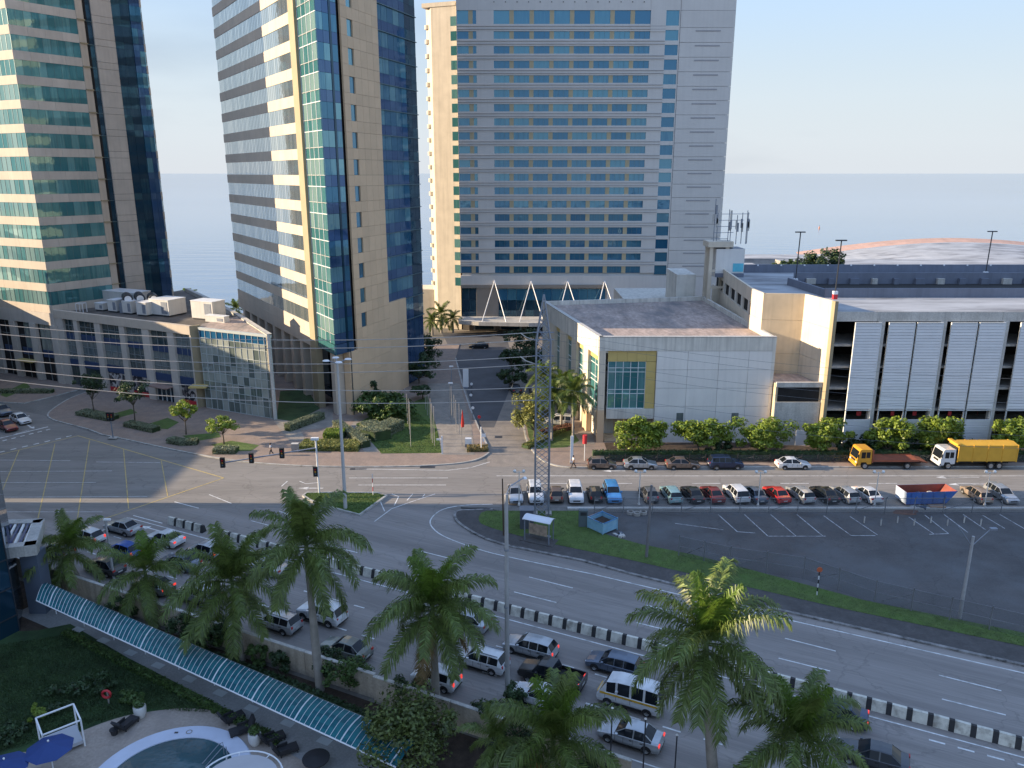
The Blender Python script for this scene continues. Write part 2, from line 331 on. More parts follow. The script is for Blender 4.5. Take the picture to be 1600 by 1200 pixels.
def mark(parent, pts, wd, z, m=None, name='road_line'):
    mb = MB(); strip(mb, pts, wd, z); return build(mb, name, m or paint_w, parent)
def kerb(parent, pts, h=.14, wd=.24, m=None, z0=0.0):
    pts = [Vector(p[:2]) for p in pts]; mb = MB()
    nrm = []
    for i in range(len(pts)):
        t = (pts[min(i+1, len(pts)-1)] - pts[max(i-1, 0)]).normalized(); nrm.append(Vector((-t.y, t.x)))
    vs = []
    for p, n in zip(pts, nrm):
        a, b = p - n*wd/2, p + n*wd/2
        vs += [Vector((*a, z0)), Vector((*a, h)), Vector((*b, h)), Vector((*b, z0))]
    fs = []
    for i in range(len(pts)-1):
        for k in range(3): fs.append((i*4+k, (i+1)*4+k, (i+1)*4+k+1, i*4+k+1))
    mb.add(vs, fs); return build(mb, 'kerb', m or kerb_m, parent)

# the avenue (runs down to the right), the cross street and the box junction: one asphalt level
mb = MB(); mb.sheet([AV(-150, -13.6), AV(160, -13.6), AV(160, 12.0), AV(-9, 12.4), AV(-13.6, 17.0), AV(-150, 17)], .004)
avenue = struct(mb, 'avenue', asphalt_av)
mb = MB(); mb.sheet([(-140, 84.2), (-40, 84.6), (-15, 84.9), (260, 84.9), (260, 99.3), (-30, 99.9), (-46, 106), (-62, 111), (-76, 121), (-140, 150)], .009)
street = struct(mb, 'street', asphalt_st)
# painted lines of the avenue
for a, b in ((-12, -6.9), (.6, 5.2), (12.4, 16.9), (24.4, 28.4), (35.9, 40.1), (47.6, 51.8), (59, 63)): mark(avenue, [AV(a, 6.7), AV(b, 6.6)], .13, .02, name='lane_dash')
for a, b in ((-45.1, -41), (-33, -28.5), (-22, -17.5), (-11.3, -6.9), (.5, 4.8), (12.4, 16.9), (24.3, 28.2), (36, 40.1), (47.5, 51.6)): mark(avenue, [AV(a, 3.55 if a > -30 else 4.6), AV(b, 3.55 if a > -30 else 4.5)], .13, .02, name='lane_dash')
for a, b in ((-43, -38.6), (-32, -27.5)): mark(avenue, [AV(a, 8.0), AV(b, 7.2)], .13, .02, name='lane_dash')
fl = smoothline([G(770, 788), G(722, 790), G(690, 797), G(673, 812), G(677, 826), G(700, 841), G(760, 862), G(840, 880)]) + [AV(6, 9.95), AV(20, 9.75), AV(42, 9.9), AV(100, 10)]
mark(avenue, fl, .14, .021, name='edge_line')
mark(avenue, [AV(-46.2, -.25), AV(-41.5, -.25)], .14, .02, name='edge_line')
mark(avenue, [AV(-46.2, -.9), AV(100, -.9)], .13, .02, name='edge_line')
mark(avenue, [AV(-60, -12.6), AV(100, -12.5)], .13, .02, name='edge_line')
for k in range(-22, 34):                                             # short white dashes between the queuing lanes
    s = k * 2.9
    if -44 < s < 70:
        mark(avenue, [AV(s, -4.9), AV(s+1.15, -4.9)], .14, .02, name='lane_dash'); mark(avenue, [AV(s+.6, -8.5), AV(s+1.9, -8.5)], .14, .02, name='lane_dash')
for k in range(20, 30): mark(avenue, [AV(k*1.75, -1.75), AV(k*1.75+1, -1.75)], .16, .02, name='lane_dash')
mark(avenue, [AV(-46.2, -.9), AV(-45.6, -8.6)], .35, .021, name='stop_line')
def arrow(parent, c, ang, z=.022):
    M = TR(c.x, c.y, z, ang); mb = MB()
    P_ = [(-1.6, -.09), (.3, -.09), (.3, -.4), (1.5, 0), (.3, .4), (.3, .09), (-1.6, .09)]
    mb.add([M @ Vector((x, y, 0)) for x, y in P_], [tuple(range(7))]); build(mb, 'lane_arrow', paint_w, parent)
arrow(avenue, G(235, 826), AVANG + math.pi); arrow(avenue, G(218, 858), AVANG + math.pi)
# street lines
for x0, x1, y in ((-2, 120, 94.75),): mark(street, [(x0, y), (x1, y)], .13, .022, name='street_line')
for k in range(0, 9): mark(street, [(11.6 + k*11.2, 92.2), (15.2 + k*11.2, 92.2)], .12, .022, name='lane_dash')
mark(street, [(2.3, 92.2), (7.2, 92.2)], .12, .022, name='lane_dash')
mark(street, [G(545, 747), G(700, 747)], .12, .022); mark(street, [G(560, 758), G(697, 758)], .12, .022)
mark(street, [G(700, 735), G(735, 731), G(765, 722)], .12, .022); mark(street, [G(555, 733), G(700, 735)], .12, .022)
mark(street, [G(612, 772), G(623, 776), G(616, 790)], .12, .022); mark(street, [G(680, 772), G(655, 780), G(612, 795), G(585, 815)], .12, .022)
mark(street, [G(645, 772), G(636, 782)], .12, .022); mark(street, [G(660, 777), G(664, 772)], .1, .022); mark(street, [G(594, 783), G(601, 799)], .12, .022)
mark(street, [G(468, 752), G(478, 756), G(500, 754)], .12, .022); mark(street, [G(440, 760), G(449, 752)], .14, .022)
arrow(street, G(958, 736), math.pi); arrow(street, G(1480, 746), math.pi); arrow(street, G(1500, 757), math.pi); arrow(street, G(485, 763), math.pi)
mark(street, [G(1470, 746), G(1530, 746)], .1, .022); mark(street, [G(1495, 757), G(1545, 757)], .1, .022)
for i, (x0, y0, x1, y1) in enumerate(((150, 815, 350, 747), (350, 747, 122, 681), (122, 681, -40, 720))): mark(street, [G(x0, y0), G(x1, y1)], .17, .023, paint_y, 'junction_box_line')
for (x0, y0, x1, y1) in ((140, 688, 118, 830), (86, 693, 48, 860), (30, 703, -10, 800), (193, 702, 201, 795), (252, 720, 262, 775)): mark(street, [G(x0, y0), G(x1, y1)], .11, .022, paint_y, 'junction_box_line')
for (x0, y0, x1, y1) in ((0, 719, 110, 720), (0, 737, 175, 736), (0, 754, 150, 754), (0, 777, 230, 776), (10, 800, 160, 800), (150, 722, 250, 723)): mark(street, [G(x0, y0), G(x1, y1)], .09, .022, paint_w, 'junction_box_line')
for k in range(9):
    t = k/9; p = G(-40, 700).lerp(G(85, 669), t); q = G(-40, 700).lerp(G(85, 669), t+.055); mark(street, [p, q], .3, .022, name='crossing_dash')
    p = G(-40, 716).lerp(G(120, 679), t); q = G(-40, 716).lerp(G(120, 679), t+.055); mark(street, [p, q], .3, .022, name='crossing_dash')
mark(street, [G(-30, 692), G(75, 667)], .3, .022, name='stop_line'); mark(street, [G(10, 683), G(45, 672)], .12, .022); mark(street, [G(-10, 673), G(25, 664)], .12, .022)
arrow(street, G(48, 667), math.radians(-40))
# drain covers and patches in the asphalt
for (x, y, a, b) in ((779, 683, .55, .5), (668, 730, 1.0, .35), (560, 733, 1.1, .3)):
    p = G(x, y); mb = MB(); mb.sheet([(p.x-a, p.y-b), (p.x+a, p.y-b), (p.x+a, p.y+b), (p.x-a, p.y+b)], .02); build(mb, 'drain_cover', metal_d, street)

# brick plaza before the two office towers, with its kerb, lawns and beds
brick = mat('brick_paving', (.27, .205, .165), .9, var=.14, scale=.6, fine=5, bump=.2, dirt=(.22, .175, .15), dscale=.5)
kp = smoothline([G(142, 611), G(112, 622), G(88, 636), G(75, 648), G(82, 656), G(110, 664), G(137, 671)]) + smoothline([G(160, 680), G(200, 688), G(255, 700), G(305, 710), G(350, 718), G(400, 724), G(480, 729), G(560, 730), G(640, 729), G(700, 726), G(732, 722), G(752, 716), G(764, 708)])
drvL = [G(763, 700), G(748, 670), G(735, 640), G(722, 600), G(712, 560)]
pz = [(p.x, p.y) for p in kp] + [(p.x, p.y) for p in drvL] + [(-12, 175), (-76, 175), (-90, 160), (-90, 150)]
mb = MB(); mb.prism(pz, -.1, .12); plaza = struct(mb, 'plaza_pavement', brick)
kerb(plaza, kp)
kerb(plaza, drvL[:1] + drvL)
mb = MB(); mb.sheet([(-140, 155), G(-60, 640), G(0, 628), G(38, 631), G(80, 621), G(128, 609), (-84, 150)], .0)
lp = [G(-60, 642), G(0, 629), G(38, 631), G(80, 621), G(126, 609)]
mb = MB(); mb.prism([(-140, 160)] + [(p.x, p.y) for p in lp] + [(-86, 150)], -.1, .125); pav2 = struct(mb, 'corner_pavement', brick); kerb(pav2, lp)
lt_pave = mat('light_paving', (.27, .24, .205), .9, var=.12, scale=.7, fine=5, dirt=(.20, .18, .16), dscale=.6)
mb = MB(); mb.sheet([G(688, 712), G(742, 712), G(737, 668), G(718, 600), G(668, 600), G(684, 680)], .135); struct(mb, 'flag_walk', lt_pave)
mb = MB(); mb.sheet([G(596, 708), G(570, 708), G(545, 672), G(556, 655)], .136); mb.sheet([G(478, 690), G(452, 690), G(425, 655), G(436, 640), G(520, 640), G(520, 668), G(470, 674)], .136); struct(mb, 'tower_footpath', lt_pave)
def lawn(pts, z=.14, name='lawn', m=None):
    mb = MB(); mb.sheet(pts, z); o = build(mb, name, m or grass_m, kind='structure'); return o
lawn([G(690, 709), G(596, 710), G(556, 664), G(600, 640), G(640, 632), G(668, 620), G(684, 676)])
lawn([G(330, 696), G(362, 690), G(405, 697), G(392, 706), G(350, 706)]); lawn([G(285, 682), G(342, 677), G(345, 684), G(300, 692)])
lawn([G(218, 668), G(262, 654), G(280, 661), G(262, 672)]); lawn([G(150, 655), G(205, 640), G(215, 646), G(170, 658)]); lawn([G(0, 618), G(40, 598), G(48, 606), G(10, 622)])
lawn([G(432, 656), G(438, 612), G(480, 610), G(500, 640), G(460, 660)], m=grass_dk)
# hotel driveway and its forecourt
drive_m = mat('driveway_paving', (.245, .215, .185), .9, var=.14, scale=.7, fine=5, bump=.2, dirt=(.19, .17, .15), dscale=.4)
mb = MB(); mb.sheet([(-3.4, 98), (7.6, 98), (5.2, 106), (3.2, 112), (2.6, 140), (9, 175), (9, 192), (-16, 192), (-16, 165)] + [(p.x, p.y) for p in drvL[::-1]], .016)
struct(mb, 'hotel_driveway', drive_m)
dk_asph = mat('drive_asphalt', (.09, .09, .095), .85, var=.2, scale=.3)
mb = MB(); mb.sheet([G(745, 668), G(772, 668), G(795, 612), G(800, 560), G(790, 520), G(690, 520), G(716, 570), G(735, 630)], .024); struct(mb, 'driveway_asphalt', dk_asph)
# pavement, lawn and hedge bed along the event hall and the car park
ep = smoothline([G(818, 660), G(822, 684), G(832, 704), G(848, 720), G(868, 728), G(890, 731)]) + [Vector((260, 98.9))]
mb = MB(); mb.prism([(p.x, p.y) for p in ep] + [(260, 140), (3.2, 140), (2.7, 116)], -.1, .13); pav3 = struct(mb, 'hall_pavement', brick); kerb(pav3, ep)
lawn([G(822, 660), G(826, 684), G(836, 703), G(886, 700), G(905, 690), G(893, 672), G(860, 664)], .145)
bed = MB(); bed.sheet([(13.4, 99.3), (260, 99.3), (260, 105.4), (43.6, 105.4), (37, 107.3), (13.4, 107.3)], .145); struct(bed, 'hedge_bed_and_shade', soil_m)  # hedge soil run back to the walls, its dark colour standing for shade
mb = MB(); mb.sheet([(3, 106.6), (12, 106.6), (12, 115), (3, 115)], .143); struct(mb, 'forecourt_paving', drive_m)
# grass verge with footway, and the parking lot behind its wire fence
ks = smoothline([G(770, 797), G(738, 798), G(714, 800), G(712, 812), G(728, 826), G(760, 843), G(800, 855)]) + [AV(4, 12.0), AV(10, 11.5), AV(22, 11.0), AV(34, 11.0), AV(120, 11.2)]
mb = MB(); mb.prism([(p.x, p.y) for p in ks] + [AV(120, 14.6), AV(10, 14.6), (-3, 84.6), (-6, 84.6)], -.1, .14); verge = struct(mb, 'verge_footway', verge_m)
kerb(verge, ks, .16, .3, mat('kerb_broken', (.25, .24, .23), .95, var=.35, scale=1.6, dirt=(.05, .05, .05), dscale=1.1))
gl = smoothline([G(752, 803), G(748, 812), G(756, 822), G(800, 836), G(860, 851)]) + [AV(9, 14.1), AV(20, 13.8), AV(28, 13.6), AV(43, 13.9), AV(120, 14.2)]
gu = [AV(120, 16.2), AV(43, 16.2), AV(30, 16.0), AV(20, 17.3), AV(14, 18.0), G(1000, 852), G(950, 838), G(925, 826), G(905, 800), G(760, 800)]
lawn(gl + gu, .165, 'grass_verge')
mb = MB(); mb.sheet([(6.5, 83.6), (260, 83.6), (260, -10), AV(43, 14.5), AV(14, 15.5), G(1000, 856), G(950, 842), G(920, 828), (6.2, 82)], .008); lot = struct(mb, 'parking_lot', asphalt_lot)
for x0, y0, x1, y1, x2, y2 in ((1122, 804, 1152, 831, 1180, 833), (1163, 804, 1200, 838, 1245, 838), (1204, 804, 1244, 838, 1290, 838), (1245, 804, 1286, 838, 0, 0), (1287, 806, 1330, 837, 1368, 837), (1328, 807, 1371, 836, 0, 0), (1420, 808, 1460, 835, 0, 0), (1445, 805, 1482, 834, 1452, 835), (1475, 804, 1512, 832, 0, 0), (1505, 804, 1540, 828, 0, 0), (1535, 805, 1570, 826, 0, 0), (1562, 804, 1600, 826, 0, 0)):
    mark(lot, [G(x0, y0), G(x1, y1)] + ([G(x2, y2)] if x2 else []), .11, .02, name='bay_line', m=paint_o)
mark(lot, [G(1055, 818), G(1130, 828)], .1, .02, name='bay_line', m=paint_o)
kerb(lot, [(6.5, 84.45), (260, 84.45)], .18, .5, conc_lt)
stain = MB(); p = G(1415, 800); stain.sheet([(p.x+1.5*math.cos(k*.524)*(1+.3*math.sin(k*2.1)), p.y+.9*math.sin(k*.524)) for k in range(12)], .016); build(stain, 'rust_stain', mat('rust_stain', (.13, .07, .05), .9, var=.3, scale=2), lot)
# grassed traffic island
ip = [G(535, 771.5), G(590, 772), G(604, 776), G(562, 806), G(512, 793), G(484, 783), G(474, 776), G(480, 771.5)]
mb = MB(); mb.prism([(p.x, p.y) for p in ip], -.05, .17, mi_top=0); isl = struct(mb, 'traffic_island', grass_m); kerb(isl, ip + ip[:1], .22, .3)
# garden side: soil under the palms, path, lawn, pool deck
mb = MB(); mb.sheet([AV(-46, -15.3), AV(60, -15.3), AV(60, -40), AV(-46, -40)], .006); struct(mb, 'garden_soil', soil_m)
mb = MB(); mb.sheet([AV(-38, -17.2), AV(-2, -19.0), AV(16, -19.5), AV(16, -24), AV(-2, -23), AV(-13, -20.9), AV(-31, -19.5), AV(-38, -19.2)], .012); walk = struct(mb, 'garden_path', path_m)
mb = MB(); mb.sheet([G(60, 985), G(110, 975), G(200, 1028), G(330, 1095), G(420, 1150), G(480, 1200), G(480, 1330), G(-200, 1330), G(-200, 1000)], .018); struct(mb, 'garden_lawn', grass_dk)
dk = smoothline([G(-60, 1195), G(20, 1178), G(70, 1170), G(130, 1142), G(185, 1122), G(230, 1113), G(290, 1107), G(345, 1114), G(385, 1135), G(430, 1165), G(520, 1215)])
mb = MB(); mb.sheet([(p.x, p.y) for p in dk] + [G(560, 1330), G(-150, 1330)], .03); deckst = struct(mb, 'pool_deck', deck_m)
# ================================================================ buildings
def hit(fac, px, py):
    """where a sight line meets a facade's plane: (u, z)"""
    d = ray(px, py); k = fac.p0.dot(fac.n); q = d[0]*fac.n.x + d[1]*fac.n.y; t = k / q
    return (Vector((d[0]*t, d[1]*t)) - fac.p0).dot(fac.u), CH + d[2]*t
def core(name, pts, z0, z1, m, parent, m_top=None):
    mb = MB(); mb.prism(pts, z0, z1, 0, 1 if m_top else None); return build(mb, name, [m, m_top] if m_top else m, parent)

# ---- first office tower: pale stone bands and teal ribbon windows, dark glass flank
t1c = Vector((-83.5, 140.5)); a1 = Vector((-.9, .437)).normalized(); b1 = Vector((.544, .839)).normalized()
FA = Fac(t1c + a1*26, t1c); FB = Fac(t1c, t1c + b1*24.6)
T1 = thing('office_tower', 'office tower with pale stone bands, teal ribbon windows and dark glass flank', 'office tower', t1c.x, t1c.y)
inn = .35; back = [FB.pt(24.6, -inn), (-91.8, 170.5), FA.pt(.4, -inn), t1c + (b1 - a1)*.0 + Vector((.12, .42))]
core('tower_core', back, 0, 92, inner_m, T1)
TOP1 = 17
mp = MB(); ms = MB()
for k in range(-0, TOP1):
    zb = 14.75 + 3.92*k; g0, g1 = zb, zb + 2.47
    # face towards the rising sun
    for i in range(12): pc('window_pane', FA, 26-1.3*(i+1), 26-1.3*i, g0, g1, -.12, -.06, g_teal_lt, T1) if k < 13 else fb(mp, FA, 26-1.3*(i+1), 26-1.3*i, g0, g1, -.12, -.06)
    for i in range(12, 20): fb(mp, FA, 26-1.3*(i+1), 26-1.3*i, g0, g1, -.12, -.06)
    for i in range(20): fb(ms, FA, 26-1.3*i-.05, 26-1.3*i+.02, g0, g1, -.1, -.02)
    for i in range(4): pc('spandrel_panel', FA, 26-6.5*(i+1)+.02, 26-6.5*i, zb-1.45, zb-.01, -.3, 0, stone_beige, T1)
    # flank
    for i in range(9): pc('window_pane', FB, .06+1.295*i, .06+1.295*(i+1), g0, g1, -.12, -.06, g_teal, T1) if k < 14 else fb(mp, FB, .06+1.295*i, .06+1.295*(i+1), g0, g1, -.12, -.06)
    for i in range(1, 9): fb(ms, FB, .05+1.295*i, .09+1.295*i, g0, g1, -.11, -.04)
    for i in range(4): pc('spandrel_panel', FB, .02+2.93*i, 2.93*(i+1), zb-1.45, zb-.01, -.3, 0, stone_grey, T1)
    pc('stone_ledge', FB, 11.72, 13.1, zb-1.5, zb-1.3, 0, .32, stone_dk, T1)
    pc('wall_panel', FB, 14.6, 18.5, zb-1.45, zb-.32, -.3, .02, stone_grey, T1); pc('wall_panel', FB, 14.6, 18.5, zb-.27, zb+2.42, -.3, .02, stone_grey, T1)
    pc('recess_pane', FB, 13.1, 14.55, zb-1.4, zb+2.42, -.3, -.25, g_navy, T1); fb(ms, FB, 13.1, 14.55, zb-1.5, zb-1.4, -.3, -.15)
    for (u0, u1) in ((18.55, 20.3), (20.33, 22.1)): pc('flank_pane', FB, u0, u1, zb-.2, zb+2.5, -.3, -.2, g_navy, T1); pc('flank_spandrel', FB, u0, u1, zb-1.4, zb-.22, -.3, -.21, g_navy, T1)
    for (u0, u1) in ((22.15, 23.3), (23.33, 24.6)): pc('flank_pane', FB, u0, u1, zb-.2, zb+2.5, -.3, -.08, g_blue if R.random() < .5 else g_bluesp, T1); pc('flank_spandrel', FB, u0, u1, zb-1.4, zb-.22, -.3, -.09, g_bluesp, T1)
for k in range(20):
  for BKT in (Fac(FB.pt(24.6), (-92, 171)), Fac((-92, 171), FA.pt(0))): pc('rear_glass_band', BKT, 0, BKT.L, 14.75+3.92*k, 17.2+3.92*k, -.3, -.1, g_silver, T1); pc('rear_spandrel', BKT, 0, BKT.L, 13.3+3.92*k, 14.74+3.92*k, -.3, 0, stone_beige, T1)
build(mp, 'ribbon_window_panes', g_teal, T1, kind='stuff'); build(ms, 'window_mullions', frame_t, T1, kind='stuff')
pc('stone_pier', FB, 11.72, 13.0, 13, 84, -.3, .12, stone_beige, T1)
for (fac, u0, u1) in ((FA, 0, 26), (FB, 0, 24.6)): pc('crown_wall', fac, u0, u1, 81.6, 92, -.3, -.02, stone_grey, T1)
# stone base of the tower
pc('base_band', FA, 0, 26.02, 11.0, 13.28, -.5, .1, stone_grey, T1)
for i, px in enumerate((-60, 2, 29, 60, 92)):
    u = hit(FA, px, 560)[0]; pc('base_pier', FA, u-.8, u+.8, 0, 11.0, -.6, .25, stone_grey, T1)
us = [hit(FA, px, 545)[0] for px in (-60, 2, 29, 60, 92)]
for i in range(4):
    u0, u1 = us[i]+.8, us[i+1]-.8
    pc('base_window', FA, u0, u1, 6.0, 10.9, -.5, -.4, g_pale, T1); pc('navy_panel', FA, u0, u1, 4.6, 6, -.5, -.35, navy_p, T1)
    if i == 1: mural_u = (u0, u1)
    pc('shop_front', FA, u0, u1, .2, 4.6, -.6, -.5, g_shop, T1)
    mq = MB()
    for j in range(1, 3): fb(mq, FA, u0+(u1-u0)*j/3-.05, u0+(u1-u0)*j/3+.05, .2, 10.9, -.45, -.3)
    fb(mq, FA, u0, u1, 8.3, 8.42, -.45, -.3); build(mq, 'window_frame', frame_g, T1)
pc('entrance_awning', FA, us[2]+.6, us[3]-.6, 3.6, 3.8, -.2, 1.4, yellow_p, T1)
core('base_core', [FA.pt(26, -.6), FA.pt(0, -.6), FA.pt(2, -6), FA.pt(26, -8)], 0, 13.2, inner_m, T1)

# ---- retail block between the towers: five tall bays, a glass hall with white frame, plant on the roof
PA = Fac((-84.6, 141.2), (-52.4, 124.9)); GH = Fac((-51.0, 124.9), (-37.5, 118.5))
POD = thing('retail_block', 'low stone retail block with tall shop bays between the two office towers', 'shop building', -60, 130)
ZP = 13.7
rp = [PA.p0, PA.p1, (-52.2, 125.6), (-51.0, 125.4), GH.p0, GH.p1, G(374, 494, ZP), G(330, 470, ZP), G(292, 452, ZP), (-70, 172)]
ip_ = [PA.pt(1, -.7), PA.pt(PA.L-.8, -.7), (-51.5, 126.3), GH.pt(.4, -.6), GH.pt(GH.L-.3, -.6), Vector(rp[6][:2])+Vector((-.6, -.2)), Vector(rp[7][:2])+Vector((-.6, -.4)), (-72, 170)]
core('block_core', ip_, 0, ZP-.4, inner_m, POD, roof_dk)
mb = MB(); strip(mb, [rp[5], rp[6], rp[7], rp[8]], .8, ZP+.25); strip(mb, [rp[5], rp[6], rp[7], rp[8]], .85, ZP+.2)
for a, b in zip(rp[5:8], rp[6:9]):
    f_ = Fac(a, b); fb(mb, f_, 0, f_.L, 0, ZP+.2, -.4, 0)
build(mb, 'rear_parapet', conc_lt, POD)
pc('parapet', PA, 0, PA.L, 12.5, ZP+.25, -.6, .1, stone_beige, POD)
bays = []
for x0, x1, yy in ((100, 116, 520), (122, 148, 520), (157, 186, 520), (194, 221, 520), (232, 260, 520), (270, 295, 520)):
    bays.append((hit(PA, x0, yy)[0], hit(PA, x1, yy)[0]))
prev = 0
mur = mat('mural_print', (.30, .28, .27), .7)
nn = mur.node_tree; bb = nn.nodes['Principled BSDF']; vo = nn.nodes.new('ShaderNodeTexVoronoi'); vo.inputs['Scale'].default_value = 1.9; gg = nn.nodes.new('ShaderNodeNewGeometry'); nn.links.new(gg.outputs['Position'], vo.inputs['Vector'])
rr = nn.nodes.new('ShaderNodeValToRGB'); rr.color_ramp.interpolation = 'CONSTANT'; rr.color_ramp.elements[0].color = (.02, .02, .025, 1); rr.color_ramp.elements[1].position = .42; rr.color_ramp.elements[1].color = (.5, .47, .44, 1)
e_ = rr.color_ramp.elements.new(.62); e_.color = (.12, .10, .10, 1); e_ = rr.color_ramp.elements.new(.8); e_.color = (.34, .30, .28, 1)
sp_ = nn.nodes.new('ShaderNodeSeparateColor'); nn.links.new(vo.outputs['Color'], sp_.inputs[0]); nn.links.new(sp_.outputs[0], rr.inputs[0]); nn.links.new(rr.outputs[0], bb.inputs['Base Color'])
red_m = mat('red_sign', (.50, .03, .04), .5, var=.06)
for i, (u0, u1) in enumerate(bays + [(PA.L, PA.L)]):
    if u0 - prev > .15: pc('stone_pier', PA, prev, u0, 0, 12.5, -.6, 0, stone_grey, POD)
    prev = u1
    if i == 6: break
    pc('upper_window', PA, u0, u1, 9.9, 12.45, -.6, -.5, g_shop, POD); pc('navy_panel', PA, u0, u1, 8.8, 9.9, -.6, -.42, navy_p, POD)
    pc('lower_window', PA, u0, u1, 5.0, 8.8, -.6, -.5, g_shop, POD); pc('navy_panel', PA, u0, u1, 3.7, 5.0, -.6, -.38, navy_p, POD)
    mq = MB()
    for j in range(1, 3): fb(mq, PA, u0+(u1-u0)*j/3-.05, u0+(u1-u0)*j/3+.05, 5.0, 12.45, -.55, -.4)
    for z in (11.3, 7.6, 6.3): fb(mq, PA, u0, u1, z-.05, z+.05, -.55, -.41)
    build(mq, 'window_frame', frame_g, POD)
    if i in (2, 3, 5):
        pc('mural_panel', PA, u0, u1, .9, 3.7, -.6, -.5, mur, POD); pc('red_band', PA, u0, u1, .15, .95, -.6, -.45, red_m, POD)
    else: pc('shop_front', PA, u0, u1, .1, 3.7, -.6, -.5, g_shop, POD)
    if i == 4:
        pc('entrance_awning', PA, u0-.2, u1+.1, 2.9, 3.05, -.4, 1.5, mat('awning_brown', (.30, .20, .16), .8), POD)
        mq = MB()
        for j in range(5): fb(mq, PA, u0+(u1-u0)*j/4-.06, u0+(u1-u0)*j/4+.06, .1, 2.9, -.45, -.3)
        build(mq, 'door_frame', frame_w, POD)
        for j in range(4): pc('glass_door', PA, u0+(u1-u0)*j/4+.08, u0+(u1-u0)*(j+1)/4-.08, .15, 2.8, -.5, -.42, g_navy, POD)
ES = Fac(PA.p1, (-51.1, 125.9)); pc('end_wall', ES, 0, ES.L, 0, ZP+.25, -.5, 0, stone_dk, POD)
mq = MB(); mq.box(-53.0, -50.2, 123.2, 125.2, 3.9, 4.15); build(mq, 'side_canopy', yellow_p, POD)
# the glass hall
HL = GH.L; nc = 12; zr = [0.15, 1.9, 3.4, 4.9, 6.4, 7.9, 9.4, 11.1, 12.1, 13.35]
for r in range(len(zr)-1):
    for c in range(nc):
        u0, u1 = HL*c/nc, HL*(c+1)/nc; top = r == len(zr)-2
        pc('hall_pane', GH, u0+.03, u1-.03, zr[r]+.03, zr[r+1]-.03, -.15, -.08, g_bandblue if top else g_pale, POD)
fr = MB()
for c in range(nc+1): fb(fr, GH, HL*c/nc-.035, HL*c/nc+.035, .1, 13.5, -.2, .0)
for z in zr: fb(fr, GH, 0, HL, z-.03, z+.03, -.2, -.01)
fb(fr, GH, -.05, HL+.05, 13.35, 13.75, -.4, .06)
build(fr, 'hall_frame', mat('frame_pale_grey', (.46, .50, .49), .5, var=.05), POD)
GR = Fac(GH.p1, rp[6]); 
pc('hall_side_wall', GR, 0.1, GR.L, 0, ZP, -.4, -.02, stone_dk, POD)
mb = MB(); mb.prism([GH.pt(.1, -.2), GH.pt(HL-.1, -.2), (rp[6][0]-.4, rp[6][1]), (-51.8, 128.5)], ZP-.35, ZP-.05); build(mb, 'hall_roof', roof_br, POD)

# ---- second office tower: flatiron plan, tan stone flank
K2 = 1.03; N2 = Vector((-26.6, 114.8))*K2; PL = Vector((-32.15, 123.5))*K2; T2p = Vector((-24.05, 118.8))*K2; dl = Vector((-.541, .841)).normalized(); dr = Vector((.34, .94)).normalized()
LF = Fac(PL - (-dl)*48.0, PL); NW = Fac(PL, N2); NB = Fac(N2, T2p); TF = Fac(T2p, T2p + dr*25.0)
TW = thing('flatiron_tower', 'wedge-shaped office tower with silver ribbon windows and tan stone flank', 'office tower', N2.x, N2.y + 6)
c2 = [N2 + Vector((.1, 1.2)), T2p + Vector((-.6, .3)), TF.pt(25, -.8), Vector((-24, 168)), LF.pt(0, -.6) , LF.pt(LF.L-.5, -.7)]
core('tower_core', c2, 10.8, 96, inner_m, TW)
core('tower_foot', [NW.pt(2, -3), NB.pt(4.0, -2.5), TF.pt(24, -.8), Vector((-24, 166)), LF.pt(0, -3.5), LF.pt(LF.L-1, -3.5)], 0, 10.8, inner_m, TW)
mp = MB(); ms = MB(); fw = MB()
TOP2 = 16; nL = 50; wL = LF.L / nL
